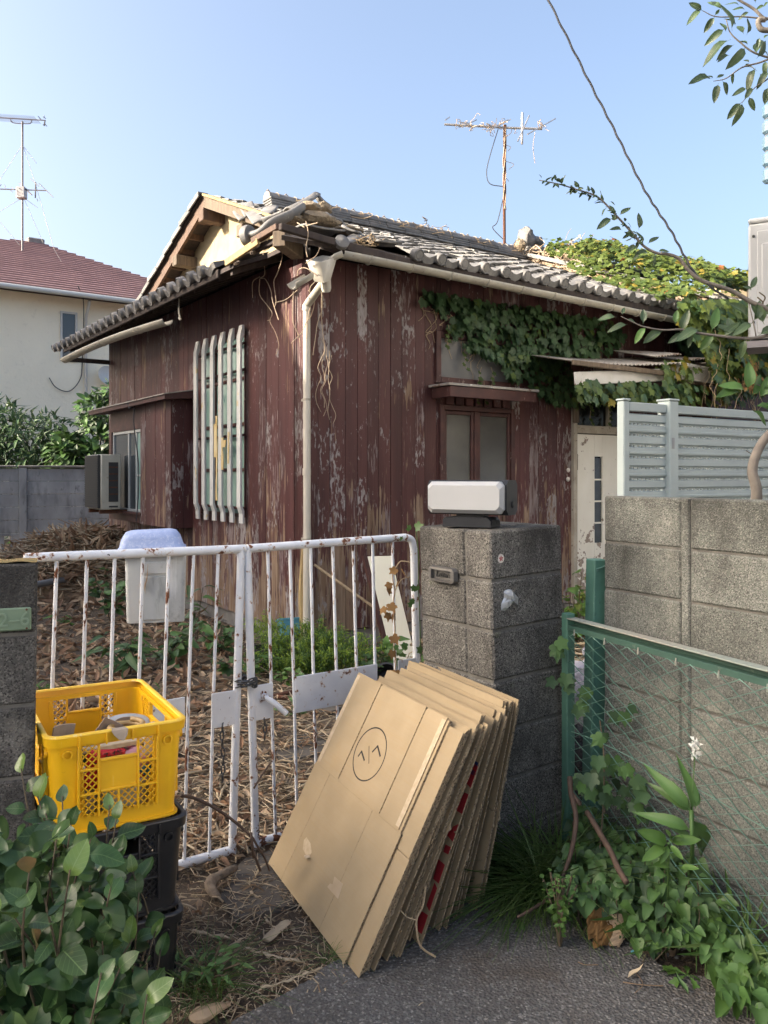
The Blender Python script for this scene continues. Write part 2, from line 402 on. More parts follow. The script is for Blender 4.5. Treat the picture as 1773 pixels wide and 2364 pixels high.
def corr():
    b = NB('corrugated board edge'); w1 = b.tex('wave', 'obj', (1,1,1), 0, dist=0)
    c = b.co('objr', (110, 110, 190)); n = b.n.new('ShaderNodeTexVoronoi'); n.inputs['Scale'].default_value = 1; b.l(c, n.inputs['Vector'])
    col = b.mix(b.rng(n.outputs['Distance'], .15, .5), (.045,.03,.017), (.33,.255,.165))
    n2 = b.tex('noise', 'objr', (8, 90, 90), 3); col = b.mix(b.rng(n2, .5, .65, 0, .4), col, (.22,.155,.09))
    b.l(col, b.p.inputs['Base Color']); b.p.inputs['Roughness'].default_value = 1
    b.l(b.bump(n.outputs['Distance'], 1.0, .006), b.p.inputs['Normal']); return b.mat
m['corr'] = corr()
m['ink'] = mk('black print', (.018,.016,.014), rough=.8)
m['red_ink'] = mk('red print', (.36,.016,.022), (.30,.012,.02), S(20), rough=.8)
m['blue_ink'] = mk('blue print', (.02,.028,.12), rough=.8)
m['tape_brown'] = mk('clear tape patch', (.47,.36,.24), (.43,.32,.20), S(20), rough=.35)
m['rail_shade'] = mk('green rail in shadow tone', (.040,.095,.072), (.03,.07,.055), S(10), rough=.55, layers=[dict(sc=S(40), lo=.62, hi=.7, col=(.09,.13,.10))])  # shadow below the rail cap put into this darker green
m['green_paint'] = mk('green fence paint', (.085,.20,.15), (.07,.165,.125), S(10), rough=.5, rndv=.05,
    layers=[dict(sc=S(26), lo=.6, hi=.72, col=(.05,.11,.085), amt=.7), dict(sc=S(70), lo=.68, hi=.72, col=(.20,.28,.23))])
m['rail_worn'] = mk('faded green rail top', (.25,.30,.26), (.30,.255,.205), (2.2,2.2,2.2), rough=.55, layers=[dict(sc=S(40), lo=.62, hi=.68, col=(.16,.09,.06))])
m['wire'] = mk('green coated wire', (.13,.26,.21), (.10,.21,.165), S(15), rough=.35)
m['alu'] = mk('pale aluminium screen', (.37,.43,.43), (.33,.385,.39), (5,5,8), rough=.42, rndv=.03,
    layers=[dict(sc=(9,9,30), lo=.55, hi=.75, col=(.38,.42,.42), amt=.6), dict(sc=S(55), lo=.70, hi=.73, col=(.15,.16,.16))])
m['white_door'] = mk('peeling cream door paint', (.78,.745,.66), (.73,.69,.60), (5,5,3), rough=.5,
    layers=[dict(sc=S(9), lo=.628, hi=.633, col=(.24,.19,.155), col2=(.34,.27,.22), csc=(40,40,5), z=(.35,1.25,.16), sc2=S(28), k1=.75, rough=.9, bump=-.5),
            dict(sc=S(60), lo=.70, hi=.72, col=(.25,.21,.18))])
m['white_frame'] = mk('dirty cream joinery', (.42,.38,.31), (.32,.28,.22), (10,10,5), rough=.7, layers=[dict(sc=S(30), lo=.6, hi=.66, col=(.18,.14,.11))])
m['glass_dark'] = mk('dark reeded glass', (.055,.058,.055), (.035,.037,.035), S(5), rough=.14, spec=.7, bumps=[dict(kind='wave', sc=(60,60,60), s=.25, d=.004, det=0, rot=(0,R(90),0))])
m['glass_beige'] = mk('dusty reeded glass', (.075,.07,.058), (.045,.043,.038), (2,2,2.6), rough=.16, spec=.9, bumps=[dict(kind='wave', sc=(40,40,40), s=.35, d=.004, det=0, rot=(0,R(90),0))])
m['glass_mesh'] = mk('dusty insect screen', (.16,.155,.15), (.12,.118,.115), (3,3,3), rough=.8, layers=[dict(kind='wave', sc=(1,1,30), det=0, lo=.5, hi=.6, col=(.20,.195,.185), rot=(0,R(90),0), amt=.6)])
m['glass_green'] = mk('pale green frosted glass', (.25,.38,.34), (.20,.32,.29), (3,3,2), rough=.18, spec=.6)
m['glass_win'] = mk('window glass', (.05,.06,.07), rough=.05, spec=.6)
m['glass_black'] = mk('dark transom glass', (.012,.012,.013), rough=.12, spec=.3)
m['mirror'] = mk('mirror glass', (.80,.84,.84), rough=.02, metal=1.0)
m['alu_frame'] = mk('aluminium sash', (.45,.46,.45), rough=.4, metal=.3)
m['blk'] = mk('black lamp housing', (.014,.016,.020), (.019,.021,.026), S(20), rough=.45, spec=.25, layers=[dict(sc=S(160), lo=.72, hi=.74, col=(.25,.25,.25))])
m['diff'] = mk('frosted lamp cover', (.43,.44,.455), (.40,.41,.42), S(4), rough=.5, trans=.12, layers=[dict(sc=S(120), lo=.73, hi=.75, col=(.4,.4,.4), amt=.4)])
m['steel_grey'] = mk('letter slot metal', (.16,.155,.148), (.125,.12,.115), (120,20,120), rough=.5, metal=.5)
m['foil'] = mk('silver duct tape', (.50,.51,.52), (.40,.41,.42), S(20), rough=.35, metal=.55, bumps=[dict(sc=S(30), s=.35)])
m['sticker'] = mk('white sticker', (.68,.64,.58), (.55,.50,.45), S(60), rough=.7)
m['plate_digit'] = mk('raised digits', (.20,.27,.19), rough=.4)
m['plate_green'] = mk('green number plate', (.145,.205,.135), (.165,.23,.155), S(12), rough=.45, layers=[dict(sc=S(70), lo=.66, hi=.7, col=(.09,.12,.085))])
m['bin_white'] = mk('weathered white plastic', (.56,.58,.585), (.46,.48,.485), (6,6,3), rough=.5, spec=.35,
    layers=[dict(sc=(12,12,5), lo=.53, hi=.68, col=(.30,.32,.32), sc2=S(60), k1=.55, amt=.8), dict(sc=(18,18,3), lo=.60, hi=.7, col=(.72,.73,.74)), dict(sc=(8,8,3), lo=.66, hi=.8, col=(.36,.30,.2), amt=.5)], bumps=[dict(sc=S(60), s=.1)])
m['lid_blue'] = mk('faded blue lid plastic', (.24,.31,.52), (.30,.365,.56), (50,14,50), rough=.6, layers=[dict(sc=(90,30,90), lo=.52, hi=.68, col=(.42,.47,.62), amt=.8)])
m['ac'] = mk('dirty cream unit casing', (.46,.44,.37), (.39,.37,.31), S(6), rough=.55, layers=[dict(sc=S(14), lo=.6, hi=.7, col=(.24,.2,.15), amt=.6)])
m['ac_dark'] = mk('dark grille', (.03,.03,.03), rough=.7)
m['unit_grey'] = mk('light grey unit casing', (.27,.28,.29), (.25,.26,.27), S(5), rough=.45)
m['cream_wall'] = mk('cream rendered wall', (.84,.775,.62), (.80,.735,.585), S(1.2), rough=.95, bumps=[dict(sc=S(14), s=.4, d=.03)], layers=[dict(sc=S(8), lo=.6, hi=.8, col=(.42,.39,.31), amt=.3)])
m['pink_roof'] = mk('faded red roofing slate', (.30,.175,.165), (.25,.14,.135), (2,2,2), rough=.8, rndv=.07, layers=[dict(sc=S(3), lo=.55, hi=.75, col=(.13,.075,.075), amt=.5)])
m['bin_panel'] = mk('stained bin front', (.44,.46,.465), (.35,.37,.375), (9,9,3), rough=.6, layers=[dict(sc=(20,20,4), lo=.52, hi=.62, col=(.24,.26,.26), amt=.8), dict(sc=S(50), lo=.66, hi=.7, col=(.2,.2,.19))])
m['gut_white'] = mk('pale fascia', (.50,.50,.48), rough=.5)
m['soil'] = mk('garden soil', (.105,.078,.055), (.066,.048,.035), S(4), rough=1,
    layers=[dict(sc=S(38), lo=.58, hi=.66, col=(.17,.125,.075), amt=.8), dict(kind='cell', sc=S(70), lo=.86, hi=.9, col=(.23,.17,.10), amt=.8)],
    bumps=[dict(sc=S(30), s=.8, d=.02), dict(sc=S(120), s=.5, d=.008)])
m['asphalt'] = mk('worn asphalt', (.105,.099,.093), (.072,.068,.064), S(3), rough=.9,
    layers=[dict(kind='cell', sc=S(95), lo=.80, hi=.84, col=(.13,.125,.118), amt=.8), dict(kind='cell', sc=S(150), lo=.90, hi=.93, col=(.24,.23,.215), amt=.8),
            dict(sc=S(2.2), lo=.52, hi=.7, col=(.075,.058,.043), amt=.75), dict(sc=S(45), lo=.66, hi=.72, col=(.15,.12,.085), amt=.45)],
    bumps=[dict(kind='vor', sc=S(95), s=.9, d=.008), dict(sc=S(14), s=.25, d=.02)])
m['slab'] = mk('dark stepping slab', (.098,.086,.073), (.064,.055,.046), S(8), rough=.95, layers=[dict(sc=S(34), lo=.6, hi=.7, col=(.12,.095,.065), amt=.7)], bumps=[dict(sc=S(70), s=.5), dict(sc=S(9), s=.4, d=.02)])
m['stone'] = mk('road chip', (.21,.20,.19), (.12,.115,.11), S(40), rough=.85, rndv=.3)
def leafm(name, c1, c2, rough=.4, trans=.25, spec=.5, bsc=S(9), rndv=.25, extra=(), vein=None):
    mt = mk(name, c1, c2, bsc, rough=rough, trans=trans, spec=spec, rndv=rndv, layers=list(extra))
    if vein:                                             # pale midrib and side veins in the leaf's own coordinates
        t = mt.node_tree; N = t.nodes; L = t.links; p = [n for n in N if n.type == 'BSDF_PRINCIPLED'][0]
        tc = N.new('ShaderNodeTexCoord'); sp = N.new('ShaderNodeSeparateXYZ'); L.new(tc.outputs['Object'], sp.inputs[0])
        def mth(op, a, b=None):
            q = N.new('ShaderNodeMath'); q.operation = op
            for i, x in enumerate((a, b)):
                if x is None: continue
                if isinstance(x, (int, float)): q.inputs[i].default_value = x
                else: L.new(x, q.inputs[i])
            return q.outputs[0]
        ax_ = mth('ABSOLUTE', sp.outputs[0]); mid = mth('LESS_THAN', ax_, .014)
        lat_ = mth('GREATER_THAN', mth('SINE', mth('MULTIPLY', mth('SUBTRACT', sp.outputs[1], mth('MULTIPLY', ax_, .75)), 46)), .94)
        f = mth('MAXIMUM', mid, mth('MULTIPLY', lat_, .45)); mx = N.new('ShaderNodeMix'); mx.data_type = 'RGBA'
        src = p.inputs['Base Color'].links[0].from_socket; L.new(mth('MULTIPLY', f, .6), mx.inputs[0]); L.new(src, mx.inputs[6]); mx.inputs[7].default_value = (*vein, 1)
        for lk in list(src.links): 
            if lk.to_node.type in ('BSDF_PRINCIPLED', 'BSDF_TRANSLUCENT'): L.new(mx.outputs[2], lk.to_socket)
    return mt
m['camellia'] = leafm('glossy dark leaf', (.028,.062,.020), (.043,.090,.028), .36, .12, .32, S(20), .38, [dict(sc=S(30), lo=.64, hi=.72, col=(.11,.13,.04), amt=.5), dict(sc=S(70), lo=.70, hi=.72, col=(.12,.07,.03), amt=.8)], (.12,.19,.07))
m['camellia_y'] = leafm('glossy fresh leaf', (.115,.185,.040), (.085,.15,.035), .3, .25, .55, S(20), .2, (), (.22,.30,.12))
m['leaf_new'] = leafm('reddish young leaf', (.16,.10,.05), (.11,.12,.045), .4, .25)
m['ivy_dark'] = leafm('ivy leaf coloured as shaded', (.038,.078,.030), (.056,.105,.038), .5, .2, .4, S(5), .25)  # darker copy of the ivy leaf, shade put into its colour
m['ivy_lit'] = leafm('roof ivy leaf', (.100,.145,.030), (.14,.175,.036), .5, .35, .4, S(2.2), .25)  # brighter copy of the ivy leaf, sunlight put into its colour
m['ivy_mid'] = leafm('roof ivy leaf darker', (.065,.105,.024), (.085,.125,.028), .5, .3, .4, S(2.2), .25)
m['ivy_yel'] = leafm('yellowing ivy leaf', (.28,.21,.035), (.22,.19,.035), .55, .35, .3, S(3), .2)
m['ivy_red'] = leafm('reddened ivy leaf', (.25,.055,.018), (.22,.09,.02), .55, .3, .3)
m['dead_vine'] = leafm('dead vine leaf', (.30,.17,.065), (.20,.11,.045), .8, .2, .2)
m['weed'] = leafm('weed leaf', (.070,.145,.040), (.095,.175,.050), .45, .25, .4, S(8), .25)
m['weed_l'] = leafm('bright weed leaf', (.095,.185,.038), (.075,.15,.032), .45, .3, .4, S(8), .2)
m['grass'] = leafm('grass blade', (.11,.185,.05), (.16,.23,.065), .5, .3, .4, S(8), .25)
m['fern'] = leafm('feathery lime plant', (.29,.41,.05), (.21,.32,.045), .5, .35, .3, S(6), .2)
m['tree_leaf'] = leafm('tree leaf', (.050,.085,.040), (.068,.105,.045), .4, .2, .5, S(8), .25, (), (.12,.17,.09))
m['bush'] = leafm('far bush leaf', (.045,.082,.034), (.070,.11,.044), .45, .2, .5, S(1), .2)
m['stem'] = mk('green brown stem', (.10,.075,.045), (.07,.055,.035), S(20), rough=.8)
m['bark'] = mk('grey bark', (.19,.165,.14), (.12,.105,.09), S(18), rough=.9, bumps=[dict(sc=(30,30,10), s=.5)])
m['twig'] = mk('brown twig', (.105,.065,.045), (.075,.047,.033), S(30), rough=.8)
m['vine_dry'] = mk('dry pale vine', (.42,.32,.20), (.28,.20,.125), S(30), rough=.9)
m['root'] = mk('pale rootlet', (.46,.36,.26), (.34,.25,.17), S(30), rough=.9)
m['straw'] = mk('dry stalk', (.45,.365,.25), (.31,.245,.16), S(12), rough=.85, rndv=.2)
m['straw_b'] = mk('brown dry stalk', (.22,.145,.085), (.15,.10,.06), S(12), rough=.9)
m['dead_leaf'] = mk('dead brown leaf', (.28,.17,.10), (.19,.11,.065), S(10), rough=.8, rndv=.2, trans=.1)
m['dead_leaf2'] = mk('pale dead leaf', (.44,.33,.22), (.32,.22,.14), S(10), rough=.8, trans=.1)
m['driftwood'] = mk('weathered driftwood', (.20,.155,.115), (.11,.085,.062), (30,30,60), rough=.95, bumps=[dict(sc=(25,70,70), s=.8)])
m['cable'] = mk('dark cable', (.035,.036,.042), rough=.6)
m['antenna'] = mk('dull antenna metal', (.42,.41,.40), (.30,.28,.27), S(9), rough=.45, metal=.5)
m['antenna_d'] = mk('dark antenna metal', (.14,.13,.14), rough=.5, metal=.3)
m['bagw'] = mk('white plastic bag', (.56,.55,.62), (.44,.43,.52), S(9), rough=.3, bumps=[dict(sc=S(22), s=.9, d=.03)], trans=.2)
m['bagd'] = mk('dark plastic bag', (.035,.038,.05), (.05,.053,.068), S(9), rough=.28, bumps=[dict(sc=S(20), s=.9, d=.03)])
m['white_pl'] = mk('white plastic', (.62,.58,.53), rough=.4)
m['clear_pl'] = mk('crumpled film', (.62,.58,.55), (.50,.45,.43), S(14), rough=.15, trans=.3, bumps=[dict(sc=S(50), s=.9, d=.01)])
m['red_bag'] = mk('red plastic packet', (.50,.02,.03), rough=.25, bumps=[dict(sc=S(40), s=.4)])
m['pink_bag'] = mk('pink printed film', (.62,.26,.36), (.66,.50,.52), S(30), rough=.2)
m['blue_cl'] = mk('blue cloth', (.06,.25,.40), (.05,.19,.32), S(20), rough=.8)
m['green_pl'] = mk('dark green plastic', (.02,.10,.06), rough=.5)
m['hose'] = mk('tan rubber hose', (.42,.28,.115), (.34,.22,.09), S(20), rough=.5)
m['peel_glow'] = mk('peeling film in warm glow tone', (.52,.36,.13), (.60,.50,.30), (12,12,5), rough=.7)  # ochre carries the warm glow on the lattice
m['pot_blue'] = mk('blue plastic pot', (.06,.22,.30), (.08,.26,.33), S(9), rough=.5)
m['pot_black'] = mk('black plant pot', (.018,.018,.02), rough=.5)
m['pvc'] = mk('grey pipe', (.17,.175,.18), rough=.5)
m['white_flower'] = mk('white flower', (.70,.70,.66), rough=.7)
m['corrug_roof'] = mk('weathered canopy sheet', (.36,.33,.29), (.26,.23,.20), S(5), rough=.8, layers=[dict(sc=S(9), lo=.58, hi=.66, col=(.17,.10,.07)), dict(sc=S(16), lo=.63, hi=.68, col=(.6,.58,.54))])
m['white_board'] = mk('peeling white board', (.62,.60,.57), (.54,.52,.48), S(8), rough=.7, layers=[dict(sc=(18,18,9), lo=.58, hi=.61, col=(.26,.19,.15), sc2=S(4), k1=.6, rough=.95)])
m['siding_w'] = mk('white siding', (.78,.77,.74), (.74,.73,.70), S(2), rough=.6, layers=[dict(kind='wave', sc=(1,1,8), det=0, lo=.04, hi=.0, col=(.35,.34,.31), rot=(0,R(90),0))])
m['beige_wall'] = mk('beige rendered wall', (.50,.42,.30), (.45,.375,.27), S(3), rough=.9)
m['blue_sign'] = mk('faded blue panel', (.045,.115,.175), (.08,.12,.15), (9,9,9), rough=.6)
# ================================================================== SETTING
def ground_noise(x, y): return mnoise.noise(Vector((x*1.3, y*1.3, 0)))*.018 + mnoise.noise(Vector((x*4, y*4, 3)))*.007
mb = MB()
xs = sorted(set([-60, -30, -16, -10] + [-6 + .15*i for i in range(73)] + [7, 10, 16, 30, 60]))
ys = sorted(set([-40, -20, -8, -3, -1, 0] + [1 + .15*i for i in range(80)] + [15, 18, 25, 40, 80, 150]))
vs = []; fs = []
for x in xs:
    for y in ys:
        z = ground_noise(x, y)
        d = abs((Vector((x, y, 0)) - Vector((.142, 3.87, 0))).dot(Vector((-SA, CA, 0))))
        inside = (Vector((x, y, 0)) - Vector((.142, 3.87, 0))).dot(Vector((-SA, CA, 0)))
        z = z * (1 if inside > .1 else .5) - .012 + (.02 if inside > .3 else 0)
        vs.append((x, y, z))
ny = len(ys)
for i in range(len(xs)-1):
    for j in range(ny-1): fs.append((i*ny+j, (i+1)*ny+j, (i+1)*ny+j+1, i*ny+j+1))
mb.add(vs, fs)
tag(mb.build('ground', m['soil'], smooth=True), kind='structure')

# road: irregular edge towards the soil at the gate
edge = [gnd(470, 2480), gnd(560, 2364), gnd(690, 2285), gnd(800, 2215), gnd(880, 2180), gnd(1000, 2090), gnd(1120, 2060), gnd(1220, 2075), gnd(1330, 2090), gnd(1450, 2170), gnd(1560, 2250), gnd(1773, 2330), gnd(1900, 2420), Vector((3.2, 1.7, 0))]
E2 = []
for i in range(len(edge)-1):
    for k in range(8):
        t = k/8; p = edge[i].lerp(edge[i+1], t); q = mnoise.noise(Vector((p.x*9, p.y*9, 0)))*.05
        E2.append((p.x + q, p.y + q*.6))
mb = MB(); n = len(E2)
poly = E2 + [(30, 1.2), (30, -30), (-30, -30), (-30, 1.2), (-1.2, 1.35)]
top = [(x, y, .016) for x, y in poly]; N = len(top)
mb.add(top + [(x, y, -.06) for x, y in poly], [tuple(range(N))] + [(i, (i+1) % N, N+(i+1) % N, N+i) for i in range(N)])
rd = mb.build('road', m['asphalt']); tag(rd, kind='structure')
chip = []
for k in range(3):
    b = MB(); b.lathe([(.0, 0), (.9, .1), (1, .4), (.6, .75), (0, .9)], 6); v, f = raw(b)
    v = v * np.array([1, .7 + .3*rnd.random(), .7]) + np.random.RandomState(k).normal(0, .09, v.shape); chip.append((v, f))
lst = []
for i in range(5200):
    p = gnd(rnd.uniform(620, 1900), 2060 + 420*rnd.random()**1.0)
    q = min(range(0, n), key=lambda a: (E2[a][0]-p.x)**2 + (E2[a][1]-p.y)**2)
    if p.y > E2[q][1] - .01: continue
    lst.append((rnd.randrange(3), LR(p.x, p.y, .013, rnd.uniform(-.3,.3), rnd.uniform(-.3,.3), rnd.uniform(0,6), rnd.choice([.0018,.0025,.0035,.0045,.006,.0075])), 0))
tag(scatter('road_grit', chip, lst, [m['stone']], smooth=False), 'loose dark stone chips spread over the worn asphalt', 'gravel', kind='stuff')

def slab(label, pts, z0, z1):
    b = MB(); P = []
    for i in range(len(pts)):
        a, c = Vector(pts[i]), Vector(pts[(i+1) % len(pts)])
        for k in range(6):
            p = a.lerp(c, k/6); j = mnoise.noise(p*14)*.012; P.append((p.x+j, p.y+j))
    n = len(P); c = sum((Vector((x, y, 0)) for x, y in P), Vector())/n
    vs = [(x, y, z0) for x, y in P] + [(x, y, z1-.012) for x, y in P] + [(c.x+(x-c.x)*.965, c.y+(y-c.y)*.965, z1) for x, y in P]
    fs = [(i, (i+1) % n, n+(i+1) % n, n+i) for i in range(n)] + [(n+i, n+(i+1) % n, 2*n+(i+1) % n, 2*n+i) for i in range(n)] + [tuple(2*n+i for i in range(n))]
    b.add(vs, fs); return tag(b.build('stepping_slab', m['slab']), label, 'stone slab')
slab('dark worn slab on the soil just outside the gate', [gnd(505, 2075), gnd(545, 2133), gnd(690, 2090), gnd(760, 2040), gnd(640, 1960), gnd(560, 1985)], -.05, .010)
slab('dark slab lying in the garden behind the gate', [gnd(633, 1745), gnd(648, 1770), gnd(735, 1748), gnd(800, 1715), gnd(720, 1690)], -.05, .022)
slab('small grey slab in the garden beyond the pots', [gnd(700, 1640), gnd(760, 1655), gnd(830, 1625), gnd(760, 1608)], -.05, .03)

# ================================================================== OLD HOUSE
house = T('old_house', 'abandoned single storey wooden house with peeling dark red boards and grey tiled roof', 'house', HO, TH)
def plank_run(wall, axis, a0, a1, z0, z1, holes, width, front, mat_, zt=None, depth=.026):
    """individual vertical boards; axis 'x' = run along local x (outward -y), 'y' = run along local y (outward -x)"""
    cuts = sorted(set([a0, a1] + [h for H_ in holes for h in H_[:2] if a0 < h < a1])); B = [a0]
    for c0, c1 in zip(cuts, cuts[1:]):
        k = max(1, round((c1-c0)/width)); B += [c0 + (c1-c0)*(i+1)/k + (rnd.uniform(-.02, .02) if i < k-1 else 0) for i in range(k)]
    for p, q in zip(B, B[1:]):
        mid = (p+q)/2; iv = [(z0 + rnd.uniform(-.012, .004), zt(mid) if zt else z1)]
        for h in holes:
            if h[0] - .001 <= mid <= h[1] + .001:
                nv = []
                for (u, v) in iv:
                    if h[2] > u: nv.append((u, min(v, h[2])))
                    if h[3] < v: nv.append((max(u, h[3]), v))
                iv = nv
        for (u, v) in iv:
            if v - u < .03: continue
            f = front - rnd.uniform(0, .006); b = MB(); g = rnd.uniform(.0007, .0017)
            if axis == 'x': b.cbox(p+g, q-g, f, f+depth, u, v, .0022)
            else: b.cbox(f, f+depth, p+g, q-g, u, v, .0022)
            link('plank', b.mesh('plank', mat_), wall)
ZE = 3.46
HR = [(1.40,2.40,2.47,2.95), (1.45,2.40,1.34,2.24), (3.31,4.20,0,2.42)]
HL = [(1.24,2.36,1.14,3.0), (2.62,4.95,.97,2.42)]
b = MB(); b.box(.012, 7.5, .012, .06, .16, ZE+.1); wallR = b.build('wall', m['void'], house)
b = MB(); b.box(.012, .06, .062, 5.8, .16, ZE+.15); wallL = b.build('wall', m['void'], house)
b = MB(); b.box(.062, 7.5, 5.72, 5.8, .0, ZE+.1); b.box(7.42, 7.5, .062, 5.72, 0, ZE+.1); b.build('wall', m['red_dark'], house)
plank_run(wallR, 'x', .07, 4.75, .17, ZE+.02, HR, .128, -.018, m['red_wood'])
plank_run(wallR, 'x', 4.75, 7.4, .17, ZE+.02, [], .19, -.018, m['red_wood'])
plank_run(wallL, 'y', .10, 5.78, .165, ZE+.06, HL, .145, -.018, m['red_wood'])
# foundation with a vent
b = MB(); b.box(.004, 7.4, .004, .05, -.1, .158)
for (p, q) in ((0.055, 1.75), (2.05, 5.75)): b.box(.004, .05, p, q, -.1, .158)
b.box(.004, .05, 1.75, 2.05, -.1, .03); b.box(.03, .05, 1.75, 2.05, .03, .158)
b.build('foundation', m['concrete'], house)
# corner boards, one weathered bare
b = MB(); b.cbox(-.03, .065, -.034, -.006, .16, ZE, .004); b.cbox(-.034, -.006, -.004, .085, .16, ZE, .004); b.build('corner_board', m['red_wood'], house)
b = MB(); b.tube([(-.05, .02, .12), (-.052, .03, .5), (-.05, .015, .95)], [.034, .04, .022], 7); b.build('rotten_board', m['pale_wood'], house)
b = MB(); b.tube([(-.045, .20, .2), (-.045, .2, 3.3)], .009, 6); b.build('conduit', m['red_dark'], house)

# ---- right wall: louvred transom, little roof, two-leaf window
def frame_rect(b, x0, x1, z0, z1, wdt, y0, y1, mid=()):
    b.cbox(x0, x0+wdt, y0, y1, z0, z1); b.cbox(x1-wdt, x1, y0, y1, z0, z1)
    b.cbox(x0+wdt, x1-wdt, y0+.003, y1, z1-wdt, z1-.001); b.cbox(x0+wdt, x1-wdt, y0+.003, y1, z0+.001, z0+wdt)
    for mx in mid: b.cbox(mx-wdt*.5, mx+wdt*.5, y0+.006, y1, z0+wdt, z1-wdt)
b = MB(); frame_rect(b, 1.38, 2.42, 2.46, 2.96, .06, -.05, .008); fr = b.build('transom_window', m['red_dark'], house)
b = MB(); b.box(1.44, 2.36, -.012, .006, 2.52, 2.90); b.build('pane', m['glass_mesh'], fr)
b = MB(); frame_rect(b, 1.43, 2.42, 1.33, 2.25, .05, -.05, .008, (1.895,)); fr = b.build('window', m['red_dark'], house)
for x0, x1 in ((1.485, 1.868), (1.922, 2.368)):
    b = MB(); frame_rect(b, x0, x1, 1.385, 2.195, .035, -.034, -.008); lf = b.build('sash', m['red_dark'], fr)
    b = MB(); b.box(x0+.03, x1-.03, -.016, -.012, 1.415, 2.165); b.build('pane', m['glass_beige'], house).parent = fr
b = MB(); b.cbox(1.30, 2.49, -.33, -.02, 2.405, 2.43, .004)
aw = b.build('window_canopy', m['corrug_roof'], house)
b = MB(); b.cbox(1.33, 2.46, -.318, -.29, 2.30, 2.402); b.cbox(1.33, 1.36, -.29, -.03, 2.30, 2.402); b.cbox(2.43, 2.46, -.288, -.03, 2.33, 2.402); b.build('fascia_board', m['red_dark'], aw)
b = MB()
for k in range(7): b.cbox(1.5+k*.125, 1.6+k*.125, -.05, -.02, 2.255, 2.33)
b.build('bracket_row', m['red_wood'], house)
b = MB(); b.lathe([(0,0),(.022,.0),(.026,.012),(.012,.02),(0,.021)], 10, LR(3.24,-.024,1.62,R(90))); b.lathe([(0,0),(.022,.0),(.026,.012),(.012,.02),(0,.021)], 10, LR(3.235,-.024,1.52,R(90))); b.build('doorbell', m['white_pl'], house)

# ---- door and its transom
b = MB(); b.cbox(3.30, 3.36, -.06, .006, .15, 2.42); b.cbox(4.15, 4.21, -.06, .006, .15, 2.42); b.cbox(3.36, 4.15, -.055, .006, 2.03, 2.12); b.cbox(3.88, 3.925, -.05, .004, 2.12, 2.42); b.build('door_frame', m['white_frame'], house)
b = MB(); b.box(3.36, 4.15, -.012, -.004, 2.12, 2.42); b.build('transom_pane', m['glass_black'], house)
b = MB(); b.cbox(3.365, 3.66, -.042, -.006, .2, 2.02, .003); b.cbox(3.795, 4.145, -.042, -.006, .2, 2.02, .003)
b.box(3.66, 3.795, -.0415, -.006, .2, .80); b.box(3.66, 3.795, -.0415, -.006, 1.775, 2.02)
for z in (1.025, 1.27, 1.515): b.box(3.66, 3.795, -.038, -.008, z-.009, z+.009)
door = b.build('door', m['white_door'], house)
for z in (.80, 1.034, 1.279, 1.524):
    b = MB(); b.box(3.662, 3.793, -.024, -.020, z+.001, z+.234); b.build('pane', m['glass_dark'], door)
b = MB(); b.cbox(3.357, 3.373, -.055, -.043, 1.62, 1.80); b.build('hinge', m['ac_dark'], door)
b = MB(); b.cbox(3.27, 3.36, -.085, -.062, 2.14, 2.40); b.build('bracket', m['bare_wood'], house)
b = MB(); b.box(3.2, 4.3, -.55, .0, -.05, .14); b.build('door_step', m['concrete'], house)

# ---- sagging canopy over the door
can = T('door_canopy', None, None); can.parent = house
def C3(x, y): return 873+.5425*x, 500+.5425*y
def HP3(x, y, ax, val): return hp(*C3(x, y), ax, val)
b = MB()
def sheet(P0, P1, Q0, Q1, nc, amp, sag=0.0):
    def fn(i, j):
        a = Vector(P0).lerp(Vector(P1), i); c = Vector(Q0).lerp(Vector(Q1), i); p = a.lerp(c, j)
        return p + Vector((0, 0, amp*math.sin(i*nc*2*math.pi) - sag*math.sin(math.pi*i)))
    return fn
b.grid(sheet(HP3(825,612,'y',-.85), HP3(1285,622,'y',-.9), (2.6,-.05,2.83), (4.4,-.05,2.95), 26, .008, .03), 104, 3)
b.grid(sheet(HP3(1180,603,'y',-.8)+Vector((0,0,.02)), HP3(1290,592,'y',-.8)+Vector((0,0,.02)), (3.9,-.1,2.98), (4.5,-.1,3.02), 9, .010), 36, 3)
b.grid(sheet(HP3(1310,612,'y',-.75), HP3(1415,606,'y',-.75), (4.5,-.05,2.97), (5.0,-.05,3.0), 8, .010), 32, 3)
b.grid(sheet(HP3(1390,625,'y',-.8), HP3(1560,668,'y',-.85), (4.7,-.05,2.95), (5.5,-.05,2.97), 12, .009), 48, 3)
cr = b.build('corrugated_sheet', m['corrug_roof'], can)
md = cr.modifiers.new('thick', 'SOLIDIFY'); md.thickness = .005
def bar3(name, mt, p, q, hgt, thk, par, val=-.86):
    a, c = HP3(*p, 'y', val), HP3(*q, 'y', val); d = c - a
    M = frame(a, d, (0, 0, 1)); bb = MB(); bb.cbox(-thk/2, thk/2, 0, d.length, -hgt/2, hgt/2, .006, M); return bb.build(name, mt, par)
bar3('fascia_board', m['bare_wood'], (826, 620), (1230, 668), .05, .03, can)
bar3('fascia_board', m['white_board'], (1285, 625), (1530, 672), .035, .03, can, -.88)
bar3('soffit_board', m['white_board'], (835, 690), (1250, 672), .13, .02, can, -.80)
bar3('soffit_board', m['white_board'], (1240, 655), (1500, 690), .16, .02, can, -.82)
bar3('beam', m['bare_wood'], (1250, 700), (1500, 715), .05, .06, can, -.76)

